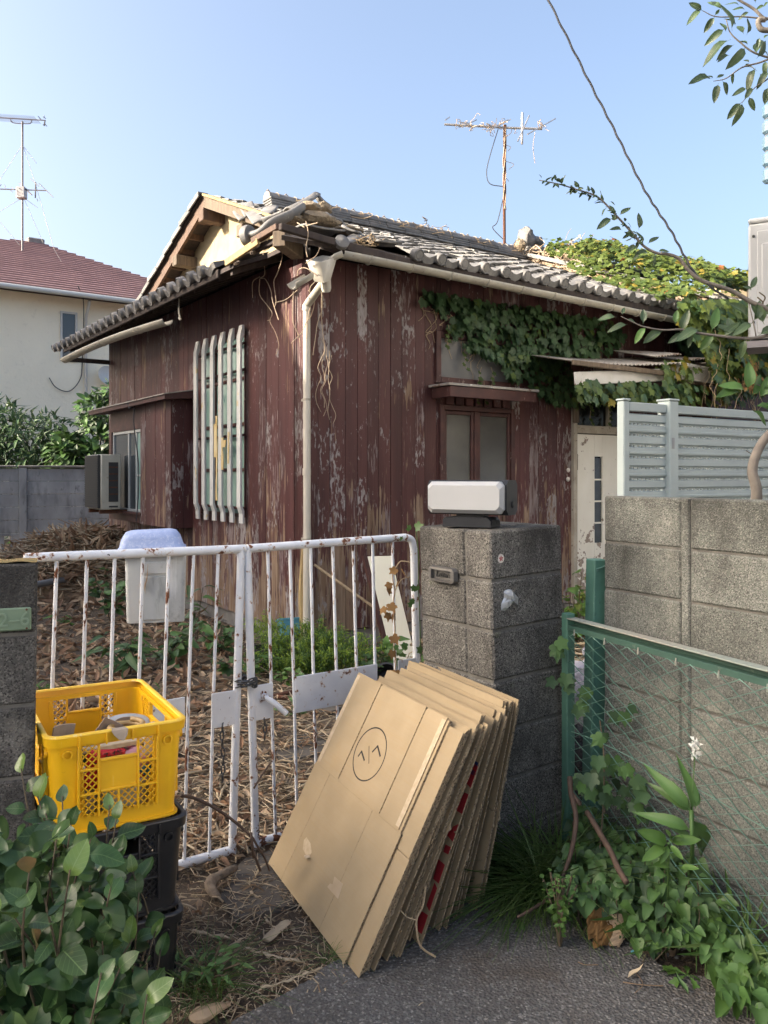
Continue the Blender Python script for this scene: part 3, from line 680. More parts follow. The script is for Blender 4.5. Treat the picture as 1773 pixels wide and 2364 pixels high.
# ---- left wall: lattice window
b = MB(); b.box(-.004, .008, 1.24, 2.36, 1.14, 3.0); b.build('pane', m['glass_green'], house)
b = MB()
for t in (1.24, 1.62, 1.98, 2.33): b.cbox(-.028, -.004, t, t+.03, 1.14, 3.0)
for z in (1.14, 1.60, 2.06, 2.52, 2.96): b.cbox(-.024, -.004, 1.27, 2.33, z, z+.035)
b.build('window_bars', m['red_dark'], house)
lat = T('window_lattice', None, None); lat.parent = house
b = MB()
for z in (1.22, 1.95, 2.60, 2.86): b.cbox(-.060, -.034, 1.21, 2.38, z, z+.026)
b.build('rail', m['red_dark'], lat)
for k in range(6):
    t = 1.225 + k*.222; b = MB(); top = 3.05 - .003*k
    pr = [(-.064, 1.085), (-.064, 1.21), (-.088, 1.27), (-.088, top-.16), (-.064, top-.1), (-.064, top), (-.082, top), (-.108, top-.12), (-.108, 1.25), (-.082, 1.18), (-.082, 1.085)]
    pr = [(x - .004*k % .003, z) for x, z in pr]; b.prism(pr, t-.042, t+.042, 'y')
    link('slat', b.mesh('slat', m['grey_slat']), lat)

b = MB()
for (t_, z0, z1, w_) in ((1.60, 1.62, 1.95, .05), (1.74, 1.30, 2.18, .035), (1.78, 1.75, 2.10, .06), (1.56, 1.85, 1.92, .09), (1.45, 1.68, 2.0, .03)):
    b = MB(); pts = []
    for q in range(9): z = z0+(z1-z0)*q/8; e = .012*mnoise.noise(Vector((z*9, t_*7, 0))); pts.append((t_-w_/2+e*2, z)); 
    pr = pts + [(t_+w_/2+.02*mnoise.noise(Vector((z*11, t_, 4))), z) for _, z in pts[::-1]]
    b.prism(pr, -.116, -.110, 'x'); b.build('glow_film', m['peel_glow'], lat)  # peeled yellow strips added; the warm sunlit glow is put into their colour
# ---- bay window with shutter box
bay = T('bay_window', None, None); bay.parent = house
b = MB(); b.box(-.262, -.02, 2.625, 3.6, .98, 2.42); sb = b.build('shutter_box', m['void'], bay)
k = 0
for p, q in zip([2.605, 2.77, 2.93, 3.10, 3.26, 3.43], [2.77, 2.93, 3.10, 3.26, 3.43, 3.62]):
    b = MB(); b.cbox(-.284 - .003*(k % 2), -.262, p+.0015, q-.0015, .97, 2.42, .003); link('plank', b.mesh('plank', m['red_wood']), sb); k += 1
for p, q in zip([-.262, -.135], [-.135, -.018]):
    b = MB(); b.cbox(p+.001, q-.001, 2.603, 2.624, .97, 2.42, .003); link('plank', b.mesh('plank', m['red_wood']), sb)
b = MB(); b.box(-.25, -.02, 3.62, 4.95, .98, 1.08); b.box(-.30, -.02, 3.6, 5.0, 1.08, 1.105); b.box(-.25, -.02, 3.62, 4.95, 2.14, 2.42); b.box(-.25, -.02, 4.9, 4.97, 1.105, 2.14); b.build('bay_frame', m['red_dark'], bay)
b = MB()
for t in (3.63, 3.92, 4.22, 4.86): b.cbox(-.235, -.20, t, t+.035, 1.105, 2.14)
b.cbox(-.238, -.20, 3.665, 4.86, 2.10, 2.139); b.cbox(-.238, -.20, 3.665, 4.86, 1.106, 1.14); b.cbox(-.228, -.205, 3.665, 3.92, 1.55, 1.575); b.build('sash', m['alu_frame'], bay)
b = MB(); b.box(-.218, -.212, 3.665, 3.92, 1.14, 2.10); b.build('pane', m['glass_green'], bay)
b = MB(); b.box(-.218, -.212, 3.957, 4.86, 1.14, 2.10); b.build('pane', m['glass_win'], bay)
b = MB(); b.prism([(-.40, 2.455), (-.40, 2.40), (0, 2.43), (0, 2.52)], 2.48, 5.45, 'y'); b.build('bay_roof', m['red_dark'], bay)
b = MB(); b.prism([(-.415, 2.462), (-.415, 2.449), (.0, 2.523), (.0, 2.535)], 2.465, 5.46, 'y'); b.build('roof_sheet', m['corrug_roof'], bay)
b = MB(); b.tube(spl([(-.33, 3.70, 2.42), (-.34, 3.70, 2.2), (-.31, 3.62, 1.7), (-.30, 3.66, 1.3), (-.31, 3.7, 1.0)]), .007, 6); b.tube([(-.38, 3.75, 2.47), (-.37, 3.72, 2.38)], .03, 8); b.build('cable', m['cable'], bay)

# ================================================================== ROOF
SL = .405; ang = math.atan(SL); cA, sA_ = math.cos(ang), math.sin(ang)
def zm(y): return ZE + .03 + SL*(y + .42)              # main slope
def zs(x): return ZE - .03 + SL*(x + .55)        # skirt under the gable
RY, RZ = 2.9, zm(2.9)
b = MB()
def slabp(poly, zf, th):
    n = len(poly); b.add([(x, y, zf(x, y)) for x, y in poly] + [(x, y, zf(x, y)-th) for x, y in poly], [tuple(range(n)), tuple(range(2*n-1, n-1, -1))] + [(i, n+i, n+(i+1) % n, (i+1) % n) for i in range(n)])
slabp([(-.50,-.42), (5.6,-.42), (5.6,RY), (.25,RY), (.25,.36)], lambda x, y: zm(y)-.012, .04)
slabp([(.25,RY), (5.6,RY), (5.6,6.2), (.25,6.2)], lambda x, y: RZ - SL*(y-RY)-.012, .04)
slabp([(-.53,.42), (-.2,.42), (-.2,-.0), (.50,.60), (.50,5.2), (-.53,6.2)], lambda x, y: zs(x)-.012, .04)
roof = b.build('roof', m['dark_wood'], house)
for k in range(17): x = .15 + k*.32; b = MB(); b.prism([(-.40, zm(-.40)-.055), (.10, zm(.10)-.055), (.10, zm(.10)-.105), (-.40, zm(-.40)-.105)], x, x+.045, 'x'); b.build('rafter', m['dark_wood'], roof)
for k in range(20): y = .5 + k*.29; b = MB(); b.prism([(-.5, zs(-.5)-.055), (.0, zs(0)-.055), (0, zs(0)-.105), (-.5, zs(-.5)-.105)], y, y+.045, 'y'); b.build('rafter', m['dark_wood'], roof)
b = MB(); b.cbox(.3, 5.6, -.445, -.421, ZE-.09, ZE+.0); b.build('fascia_board', m['dark_wood'], roof)
b = MB(); b.cbox(-.556, -.531, .7, 6.2, ZE-.11, ZE-.03); b.build('fascia_board', m['dark_wood'], roof)
# tiles
PW, EX = .265, .235
def tile_mesh(eave):
    b = MB(); n = 8; L = .295; th = .020; wv = lambda x: .020*math.cos(2*math.pi*x/PW) - .004*math.cos(4*math.pi*x/PW)
    vs = []; fs = []
    for i in range(n+1):
        x = i/n*.282; z = wv(x)
        d = (.052 + .018*math.sin(math.pi*min(1, x/PW))) if eave else th
        vs += [(x, L, z+.0), (x, 0, z+.024), (x, 0.004, z+.024-d), (x, .03, z+.024-d)]
    for i in range(n):
        a = i*4; c = a+4; fs += [(a, a+1, c+1, c), (a+1, a+2, c+2, c+1), (a+2, a+3, c+3, c+2)]
    fs += [(0, 3, 2, 1), (n*4, n*4+1, n*4+2, n*4+3)]
    b.add(vs, fs)
    if eave: b.lathe([(0, -.030), (.030, -.030), (.034, -.026), (.046, -.026), (.050, -.032), (.056, -.026), (.056, .04), (.03, .06), (0, .06)], 18, LR(.0, .0, .008, R(-90)), cap=False)
    me = b.mesh('roof_tile', m['tile'], 45); fix_normals(me); return me
TM, TE = tile_mesh(False), tile_mesh(True)
def jit(M, a=.012): return M @ Euler((rnd.uniform(-a, a), rnd.uniform(-a, a), rnd.uniform(-a, a)*1.5)).to_matrix().to_4x4()
Xm = Matrix(((1,0,0,0),(0,cA,-sA_,0),(0,sA_,cA,0),(0,0,0,1)))
Xs = Matrix(((0,cA,-sA_,0),(-1,0,0,0),(0,sA_,cA,0),(0,0,0,1)))
Xl = Matrix(((-1,0,0,0),(0,-cA,sA_,0),(0,sA_,cA,0),(0,0,0,1)))
ntile = 0; far = []
def put_tile(me, M, par, far_):
    global ntile
    if not far_: link('roof_tile', me, par, M); ntile += 1
    else: far.append((0, M, 0))
for j in range(15):
    y = -.46 + j*EX*cA; z = zm(y) + .035
    for i in range(-1, 20):
        x = .30 + i*PW + (.0 if j < 9 else .0)
        if j == 0 and x < .55: continue                                   # eave tiles fallen off at the corner
        if y < .75 and x < .30 + max(0, (.4-y))*.5: continue
        if j >= 1 and x < .26: continue
        if y > RY - .14: continue
        if x > 4.9 and j > 0: far.append((0, Xm.copy(), 0)); far[-1] = (0, Matrix.Translation((x, y, z)) @ Xm, 0); continue
        slide = -.05*rnd.random()**6
        M = Matrix.Translation((x, y + slide, z)) @ jit(Xm, .014 if rnd.random() > .08 else .05)
        put_tile(TE if j == 0 else TM, M, roof, False)
nt_main = ntile
for j in range(3):
    x = -.59 + j*EX*cA; z = zs(x) + .035
    for i in range(22):
        y = .98 + i*PW
        if j == 0: put_tile(TE, Matrix.Translation((x, y, z)) @ jit(Xs), roof, False)
        elif y > j*.25+.7: far.append((0, Matrix.Translation((x, y, z)) @ jit(Xs), 0))
for j in range(14):
    y = 6.24 - j*EX*cA; z = RZ - SL*(y-RY) + .035
    for i in range(3): far.append((0, Matrix.Translation((.50+i*PW, y, z)) @ jit(Xl), 0))
tb = MB(); me = TM; tv = np.array([v.co[:] for v in me.vertices]); tf = [tuple(p.vertices) for p in me.polygons]
tag(scatter('tile_field', [(tv, tf)], far, [m['tile']], roof, smooth=False), kind='stuff')
# ridge: stacked flat tiles, round caps tied with wire
def ridge(par, x0, x1, z0, y=RY, h=4):
    x = x0
    while x < x1:
        for k in range(h):
            b = MB(); wd = .15 - .012*k; j = rnd.uniform(-.008, .008)
            b.cbox(x, x+.285, y-wd+j, y+wd+j, z0+k*.034, z0+k*.034+.028, .006); link('ridge_tile', b.mesh('ridge_tile', m['tile']), par)
        x += .29
    n = int((x1-x0)/.25)
    cap = MB()
    def fn(i, j):
        a = math.pi*(j*1.1-.05); r = .085*(1 - .05*i); return (i*.265, math.cos(a)*r, math.sin(a)*r*.85)
    cap.grid(fn, 2, 10); cap.add([fn(0, j/10) for j in range(11)] + [(0, 0, -.02)], [(i, i+1, 11) for i in range(10)]); cm = cap.mesh('ridge_cap', m['tile'], True)
    wire = MB(); wire.tube([(.13, math.cos(a)*.09, math.sin(a)*.078) for a in [math.pi*k/8 for k in range(9)]] , .004, 5); wire.tube([(.13, -.09, 0), (.13, -.12, -.06)], .004, 5); wire.tube([(.0, .0, .075), (.02, 0, .1), (.05, 0, .075)], .007, 6); wm = wire.mesh('tie_wire', m['vine_dry'])
    for k in range(n):
        M = LR(x0 + k*.25, y, z0 + h*.034 + rnd.uniform(-.006, .006), 0, rnd.uniform(-.03, .03), rnd.uniform(-.05, .05))
        link('ridge_cap', cm, par, M); link('tie_wire', wm, par, M)
ridge(roof, 1.05, 5.35, RZ + .03)
# dry creeper lying on the ridge
b = MB()
for k in range(20):
    x = rnd.uniform(1.2, 5.4); p = Vector((x, RY - .1, RZ+.17)); pts = [p]
    for q in range(6): p = p + Vector((rnd.uniform(-.12, .16), rnd.uniform(-.07, .05), rnd.uniform(-.045, .04))); pts.append(p)
    b.tube(spl(pts, 3), rnd.uniform(.003, .006), 4, False)
b.build('dry_creeper', m['vine_dry'], roof)

# gable: plaster, barge boards, purlin ends
b = MB(); b.prism([(.3, 3.75), (5.5, 3.75), (RY+.3, RZ-.16), (RY, RZ-.05), (RY-.3, RZ-.16)], .47, .52, 'x'); b.build('gable_wall', m['plaster'], house)
def barge(y0, y1, z_off, x0, x1, h, mt):
    b = MB(); f = lambda y: RZ - SL*abs(y-RY) + z_off
    b.prism([(y0, f(y0)), (y1, f(y1)), (y1, f(y1)-h), (y0, f(y0)-h)], x0, x1, 'x'); return b.build('barge_board', mt, house)
barge(RY, 1.15, .02, .225, .26, .13, m['bare_wood']); barge(RY, 5.6, .02, .225, .26, .15, m['brown_wood'])
barge(RY-.02, 1.0, .055, .20, .30, .03, m['pale_wood']); barge(RY+.02, 5.7, .055, .20, .30, .03, m['dark_wood'])
for (y, mt) in ((RY, 'brown_wood'), (RY-1.05, 'bare_wood'), (RY+.85, 'bare_wood'), (RY+1.9, 'brown_wood')):
    z = RZ - SL*abs(y-RY) - .15; b = MB(); b.cbox(.19, .47, y-.07, y+.07, z-.13, z, .006); b.build('purlin_end', m[mt], house)
b = MB()
for k in range(9): y = RY + .25 + k*.3; z = RZ - SL*(y-RY) - .03; b.box(.265, .46, y, y+.05, z-.09, z-.02)
b.build('verge_battens', m['brown_wood'], house)
for k in range(9):
    y0 = RY + .02 + k*.285; M = Matrix.Translation((.0, y0, RZ - SL*(y0-RY) + .075)) @ Matrix.Rotation(-ang + R(4), 4, 'X') @ Euler((0, rnd.uniform(-.02,.02), rnd.uniform(-.03,.03))).to_matrix().to_4x4()
    b = MB(); b.cbox(.165, .30, 0, .33, -.01, .012, .005); b.cbox(.160, .180, .0, .33, -.06, -.009, .005); link('verge_tile', b.mesh('verge_tile', m['tile']), roof, M)

# collapsed hip at the corner
def C2(x, y): return 350+.36166*x, 420+.36166*y
def HP2(x, y, ax, val): return hp(*C2(x, y), ax, val)
hip = T('broken_hip', None, None); hip.parent = house
def plank2(name, mt, p, q, hgt, thk, nrm=(0,0,1)):
    d = q - p; bb = MB(); bb.cbox(-thk/2, thk/2, 0, d.length, -hgt/2, hgt/2, .004, frame(p, d, nrm)); return bb.build(name, mt, hip)
plank2('broken_board', m['pale_wood'], HP2(475,518,'x',-.56), HP2(682,378,'x',-.50), .062, .03)
plank2('broken_board', m['brown_wood'], HP2(650,380,'x',-.50), HP2(812,285,'x',-.44), .05, .06)
plank2('broken_board', m['dark_wood'], HP2(820,285,'y',-.46), HP2(1190,395,'y',-.46), .055, .05)
plank2('broken_board', m['dark_wood'], HP2(1150,385,'y',-.45), HP2(1640,520,'y',-.45), .07, .04)
plank2('broken_board', m['dark_wood'], HP2(560,470,'x',-.46), HP2(800,375,'x',-.40), .05, .05)
plank2('broken_board', m['bare_wood'], HP2(640,455,'x',-.52), HP2(662,440,'x',-.40), .03, .03)
plank2('broken_board', m['bare_wood'], HP2(535,525,'x',-.54), HP2(556,512,'x',-.44), .025, .03)
pe = HP2(812, 360, 'x', -.46); b = MB(); b.cbox(0, .42, -.055, .055, -.065, .065, .006, Matrix.Translation(pe) @ Euler((0,0,R(40))).to_matrix().to_4x4()); b.build('beam_end', m['bare_wood'], hip)
# round-ended hip tile that curls up, then shells, mud and a ridge cap
d0 = HP2(612, 345, 'x', -.50); pts = spl([d0, HP2(690, 330, 'x', -.44), HP2(770, 265, 'x', -.35), HP2(880, 215, 'x', -.2), HP2(960, 165, 'x', -.05)], 6)
b = MB(); b.tube(pts, [.055 + .010*math.sin(i/len(pts)*3) for i in range(len(pts))], 12, flat=.6); b.build('hip_tile', m['tile'], hip, 50)
b = MB(); ax = (Vector(pts[1])-Vector(pts[0])).normalized(); b.lathe([(0,-.03), (.06,-.03), (.088,-.022), (.092,0), (.088,.035), (0,.05)], 20, Matrix.Translation(d0) @ (ax.to_track_quat('Z','Y').to_matrix().to_4x4())); b.build('round_end_tile', m['tile'], hip, 40)
def shell(p, q, wd, bend, mt=m['tile'], nrm=(0,0,1), th=.018):
    d = q - p; M = frame(p, d, nrm); bb = MB()
    def fn(i, j):
        x = (i-.5)*wd; return (x, j*d.length, bend*math.sin(math.pi*i) + .04*(j-.4)**2)
    bb.grid(fn, 8, 4, M); o = bb.build('loose_tile', mt, hip, 50); md = o.modifiers.new('t', 'SOLIDIFY'); md.thickness = th; return o
shell(HP2(730,250,'x',-.1), HP2(890,195,'x',.05), .19, -.045)
shell(HP2(640,190,'x',.2), HP2(690,260,'x',.1), .14, .01, nrm=(-.5,-.3,.8)); shell(HP2(600,140,'x',.3), HP2(640,215,'x',.25), .16, .01, nrm=(-.5,-.3,.8)); shell(HP2(560,180,'x',.28), HP2(605,240,'x',.24), .16, .01, nrm=(-.4,-.3,.85))
shell(HP2(870,185,'y',.35), HP2(1050,92,'y',.55), .12, .03); shell(HP2(1050,90,'y',.55), HP2(1120,165,'y',.5), .14, .03)
shell(HP2(945,285,'y',-.2), HP2(1190,330,'y',-.15), .20, .012); shell(HP2(1195,400,'y',-.42), HP2(1300,360,'y',-.2), .18, .03)
shell(HP2(1420,385,'y',-.42), HP2(1580,400,'y',-.4), .16, .015)
shell(HP2(700,215,'x',.2), HP2(760,170,'x',.35), .2, .02); shell(HP2(1230,300,'y',-.1), HP2(1330,345,'y',-.2), .22, .02); shell(HP2(1120,215,'y',.2), HP2(1200,260,'y',.1), .2, .02)
def lump(p, sx, sy, sz, rz, mt, name='mud_lump', par=hip, seed=0):
    bb = MB(); 
    def fn(i, j):
        a, e = i*2*math.pi, (j-.5)*math.pi; d = Vector((math.cos(a)*math.cos(e), math.sin(a)*math.cos(e), math.sin(e)))
        k = 1 + .35*mnoise.noise(d*1.8 + Vector((seed,0,0))) + .15*mnoise.noise(d*5 + Vector((0,seed,0))); return (d.x*sx*k, d.y*sy*k, d.z*sz*k)
    bb.grid(fn, 16, 9, Matrix.Translation(p) @ Matrix.Rotation(rz, 4, 'Z')); return bb.build(name, mt, par, 40)
lump(HP2(1070,240,'y',.05), .20, .11, .055, .1, m['mud'], seed=1); lump(HP2(1010,165,'y',.35), .12, .10, .045, .5, m['mud'], seed=2); lump(HP2(1090,165,'y',.4), .10, .08, .05, .2, m['mud'], seed=3)
lump(HP2(900,250,'x',-.1), .15, .12, .05, .9, m['mud'], seed=4); lump(HP2(1260,310,'y',0), .14, .1, .03, 0, m['mud'], seed=5)
dk = HP2(1210, 390, 'y', -.47); b = MB(); b.lathe([(0,-.02), (.055,-.02), (.062,-.01), (.062,.03), (0,.05)], 16, Matrix.Translation(dk) @ Euler((R(70),0,R(-12))).to_matrix().to_4x4()); b.build('round_end_tile', m['tile'], hip, 40)
dk = HP2(1590, 420, 'y', -.47)
# hanging rootlets
b = MB()
RT = [[(712,440),(715,500),(722,590),(690,615),(725,620),(760,690),(775,770),(810,880)], [(690,620),(690,720),(740,790),(770,840),(755,890),(790,960),(812,1040),(795,1100)],
      [(835,420),(830,500),(800,590),(780,640),(795,760),(785,800)], [(690,605),(645,640),(645,740)], [(740,885),(760,880)], [(985,250),(1000,330),(985,420),(995,480)], [(975,290),(930,260)], [(985,280),(1060,260)],
      [(1075,420),(1050,470),(1010,500),(985,520)], [(930,600),(940,560),(985,550),(1060,600)]]
for L in RT: b = MB(); b.tube(spl([HP2(x, y, 'x', -.12 if x < 900 else -.3) for x, y in L], 4), .0042, 5); b.build('hanging_rootlet', m['root'], hip)
b = MB()
RT2 = [[(1085,700),(1090,800),(1060,900),(1045,1000),(1030,1106)], [(1085,740),(1085,860),(1095,980),(1110,1060)], [(1000,690),(1040,750),(1020,850),(985,900),(960,960),(890,1030)], [(1040,640),(1010,680),(1020,760),(1000,850),(990,1000)], [(905,700),(900,820),(905,900),(940,980),(950,1050)], [(790,770),(860,750),(930,690)]]
for L in RT2: b = MB(); b.tube(spl([HP2(x, y, 'y', -.14) for x, y in L], 4), .004, 5); b.build('hanging_rootlet', m['root'], hip)
for k in range(5):
    p = hp(742 + 6*k, 780 + 10*k, 'y', -.12); pts = [p]
    for q in range(8): p = p + Vector((rnd.uniform(-.035,.04), rnd.uniform(-.02,.02), -.075)); pts.append(p)
    b = MB(); b.tube(spl(pts, 3), .003, 4); b.build('hanging_rootlet', m['root'], hip)
b = MB()
for k in range(34):
    p = HP2(rnd.uniform(1320,1460), rnd.uniform(365,410), 'y', -.4); q = p + Vector((rnd.uniform(-.1,.1), rnd.uniform(-.06,.06), rnd.uniform(.0,.05))); b.tube([p, q], .004, 4)
b.build('nest_of_straw', m['vine_dry'], hip)

# ---- gutters and drain pipe
def half_pipe(b, pts, r=.055, th=.006):
    pts = [Vector(p) for p in pts]
    for rr, fl in ((r, 0), (r-th, 1)):
        def fn(i, j):
            k = i*(len(pts)-1); a = int(min(k, len(pts)-2)); p = pts[a].lerp(pts[a+1], k-a); d = (pts[a+1]-pts[a]).normalized(); sdv = d.cross(Vector((0,0,1))).normalized(); upv = sdv.cross(d)
            t = math.pi*(1 + j); return p + sdv*math.cos(t)*rr + upv*math.sin(t)*rr
        b.grid(fn, max(1, len(pts)-1), 10)
    for e in (0, -1):
        pass
g0, g1 = Vector((.02, -.50, 3.405)), Vector((4.95, -.50, 3.345))
b = MB(); half_pipe(b, [g0.lerp(g1, k/12) for k in range(13)]); gut = b.build('gutter', m['gutter'], house, 50)
gut.modifiers.new('t', 'SOLIDIFY').thickness = .004
for k in range(11):
    p = g0.lerp(g1, (k+.6)/11.2); b = MB(); b.tube([p + Vector((0, math.cos(a)*.06, math.sin(a)*.06)) for a in [math.pi*(1+q/8) for q in range(9)]], .008, 5); b.tube([p+Vector((0,.06,0)), p+Vector((0,.07,.1))], .007, 5); b.build('gutter_clip', m['gutter'], gut)
P0, P1 = hp(362*1.0687, 690*1.0687, 'x', -.52), hp(150, 828, 'x', -.64)
pts = [P0.lerp(P1, k/9) + Vector((0, 0, .04*math.sin(math.pi*k/9))) for k in range(10)]
b = MB(); half_pipe(b, pts, .058); g2 = b.build('gutter', m['gutter'], house, 50); g2.modifiers.new('t', 'SOLIDIFY').thickness = .004
for k in (2, 5): b = MB(); b.tube([Vector(pts[k]) + Vector((math.cos(a)*.062, 0, math.sin(a)*.062)) for a in [math.pi*(1+q/8) for q in range(9)]], .008, 5); b.build('gutter_clip', m['gutter'], g2)
b = MB(); b.cbox(-.66, .0, 5.75, 5.80, 3.17, 3.23); b.build('eave_bracket', m['dark_wood'], house)
for (x, y, x2, y2) in ((175, 745, 185, 880), (345, 625, 290, 670)):
    p, q = HP2(x, y, 'x', -.45), HP2(x2, y2, 'x', -.48); b = MB(); b.tube(spl([p, p.lerp(q, .6)+Vector((0,.03,0)), q, q+Vector((0,.05,.03))], 5), .008, 5); b.build('gutter_hook', m['gutter'], house)
# drain pipe
dp = T('drain_pipe', None, None); dp.parent = house
C1 = lambda x, y: (.5425*x, 400+.5425*y)
px, py = .02, -.10
p_el = hp(*C1(1305, 570), 'y', py); px = p_el.x
b = MB(); b.tube([(px, py, .12), (px+.004, py, 1.2), (px, py, p_el.z)], .032, 14); b.build('pipe', m['pipe_cream'], dp, 50)
b = MB(); pe = hp(*C1(1393, 442), 'y', -.38); b.tube(spl([(px, py, p_el.z-.02), (px, py, p_el.z+.01), Vector((px, py, p_el.z)).lerp(pe, .25)+Vector((0,0,.012)), pe], 5), .035, 16, cap=False)
el = b.build('elbow', m['gutter'], dp, 60); el.modifiers.new('t', 'SOLIDIFY').thickness = .006
b = MB(); b.tube([(px, py, 1.56), (px, py, 1.62)], .036, 14); b.tube([(px, py, p_el.z-.03), (px, py, p_el.z+.02)], .037, 14); b.build('pipe_joint', m['pipe_cream'], dp, 50)
for z in (1.0, 2.2): b = MB(); b.tube([(px, py, z), (px, py, z+.02)], .035, 14); b.box(px-.01, px+.01, py, -.02, z, z+.02); b.build('pipe_clip', m['gutter'], dp, 50)
# hopper hanging askew, with a stub of gutter
hpc = hp(*C1(1370, 405), 'y', -.46)
b = MB(); Mh = Matrix.Translation(hpc) @ Euler((R(15), R(-22), R(20))).to_matrix().to_4x4()
b.add([(-.11,-.07,.08),(.11,-.07,.08),(.11,.07,.08),(-.11,.07,.08),(-.045,-.045,-.10),(.045,-.045,-.10),(.045,.045,-.10),(-.045,.045,-.10)], [(0,4,5,1),(1,5,6,2),(2,6,7,3),(3,7,4,0),(4,7,6,5)], Mh)
b.lathe([(.04,-.08), (.043,-.17), (.035,-.20), (0,-.205)], 12, Mh @ Matrix.Translation((.05,0,0))); hpo = b.build('hopper', m['pipe_cream'], dp, 40); hpo.modifiers.new('t', 'SOLIDIFY').thickness = .005
q0, q1 = hp(*C1(1240, 468), 'y', -.50), hp(*C1(1312, 425), 'y', -.46)
b = MB(); half_pipe(b, [q0, q1], .052); o = b.build('gutter_stub', m['gutter'], dp, 50); o.modifiers.new('t', 'SOLIDIFY').thickness = .005
q0, q1 = hp(*C1(1385, 375), 'y', -.48), hp(*C1(1445, 335), 'y', -.5)
b = MB(); half_pipe(b, [q0, q0.lerp(q1, .5)+Vector((0,0,.015)), q1], .05); o = b.build('gutter_stub', m['gutter'], dp, 50); o.modifiers.new('t', 'SOLIDIFY').thickness = .005

# ---- taller wing behind
b = MB()
WZ = 5.02
b.prism([(-.9, WZ-.38*3.8), (RY, WZ), (6.7, WZ-.38*3.8), (6.7, WZ-.38*3.8-.06), (RY, WZ-.06), (-.9, WZ-.38*3.8-.06)], 5.36, 12.0, 'x'); wr = b.build('wing_roof', m['tile'], house)
b = MB(); b.prism([(-.5, 3.4), (-.5, WZ-.38*3.4-.07), (RY, WZ-.07), (6.3, WZ-.38*3.4-.07), (6.3, 3.4)], 5.44, 5.5, 'x'); b.build('wing_gable_wall', m['tan_plaster'], house)
b = MB(); b.box(5.5, 11.8, -.3, 5.9, .0, 3.5); b.build('wing_wall', m['red_dark'], house)
ridge(wr, 5.45, 8.7, WZ + .0, RY, 2)
og = T('ridge_end_tile', None, None); og.parent = house
lump(hp(1213, 553, 'y', RY), .10, .16, .19, 0, m['tile'], 'ornament', og, 7); lump(hp(1200, 566, 'y', RY-.1), .09, .10, .09, 0, m['mud'], 'ornament', og, 8); lump(hp(1236, 560, 'y', RY), .14, .13, .10, 0, m['tile'], 'ornament', og, 9)
b = MB()
for k in range(70):
    p = hp(rnd.uniform(1185, 1310), rnd.uniform(560, 640), 'x', 5.40); pts = [p]
    for q in range(7): p = p + Vector((rnd.uniform(-.03,.03), rnd.uniform(-.16,.1), rnd.uniform(-.09,.06))); pts.append(p)
    b.tube(spl(pts, 3), rnd.uniform(.004, .009), 4, False)
b.build('dry_creeper', m['root'], house)
# ---- antenna on the old house
def antenna(name, label, base, top, boom_l, boom_dir, nel, el_dir, els, mat_, r=.016, hang=None):
    a = T(name, label, 'antenna', base); L = top - Vector(base)
    return a
ab = hw(*[c for c in hp(1165, 590, 'y', RY)]) if False else hw(hp(1165, 590, 'y', RY).x, RY, RZ+.1)
ant = T('tv_antenna', 'rusty television antenna wrapped in dry creeper standing on the old roof ridge', 'antenna', ab)
Ya = ab.y
def AN(x, y): return at(1000 + x*.46594, 200 + y*.46594, Ya) - ab            # crop pixel in the plane of the mast
b = MB(); b.tube([(0,0,-.15), AN(352, 600), AN(356, 190)], .022, 8); b.build('mast', m['rust'], ant, 50)
b = MB(); b.tube([AN(55, 187), AN(350, 203), AN(540, 210)], .018, 8); b.build('boom', m['antenna'], ant, 50)
def el(p, q, r=.009, dy=0.6, nm='element'):
    P, Q = AN(*p), AN(*q); P.y += dy; Q.y -= dy; bb = MB(); bb.tube([P, Q], r, 6); link(nm, bb.mesh(nm, m['antenna'], 50), ant)
for p, q, dy in [((85,130),(57,187),.15), ((227,115),(135,248),.35), ((183,138),(122,220),.3), ((262,140),(187,250),.35), ((312,147),(250,232),.35), ((505,72),(393,337),.5), ((647,73),(433,318),.6)]: el(p, q, .010, dy)
for o in (0, 9):
    el((390+o*1.6,108-o*.3), (252+o*1.6,274-o*.3), .008, .4, 'folded_dipole')
b = MB(); b.tube([AN(442,130), AN(440,285)], .018, 8); b.build('bracket', m['antenna'], ant, 50)
b = MB(); b.tube(spl([AN(322,210), AN(285,330), AN(265,420), AN(280,480), AN(345,495)], 6), .007, 5); b.tube(spl([AN(345,560), AN(318,670), AN(295,700), AN(345,755)], 6), .007, 5); b.build('feed_cable', m['cable'], ant)
b = MB()
for k in range(5):
    pts = [AN(354 + 7*math.sin(j*1.1+k*2) + rnd.uniform(-2,2), 190 + 60*j) + Vector((0, .03*math.cos(j*1.1+k*2), 0)) for j in range(8)]; b.tube(spl(pts, 4), .005, 4, False)
for k in range(26):
    cx = rnd.choice([rnd.gauss(160, 25), rnd.gauss(300, 20), rnd.gauss(352, 22), rnd.gauss(530, 14), rnd.uniform(100, 540)]); p = AN(cx, 190 + rnd.uniform(-12, 18)); pts = [p]
    for q in range(5): p = p + Vector((rnd.uniform(-.06,.06), rnd.uniform(-.1,.1), rnd.uniform(-.06,.055))); pts.append(p)
    b.tube(spl(pts, 3), .004, 4, False)
for L in ([(505,225),(495,300),(505,380)], [(362,290),(385,300),(370,320)], [(360,370),(400,385),(375,410)], [(360,450),(375,470)]): b.tube(spl([AN(*p) for p in L], 4), .004, 4, False)
b.build('dry_creeper', m['root'], ant)

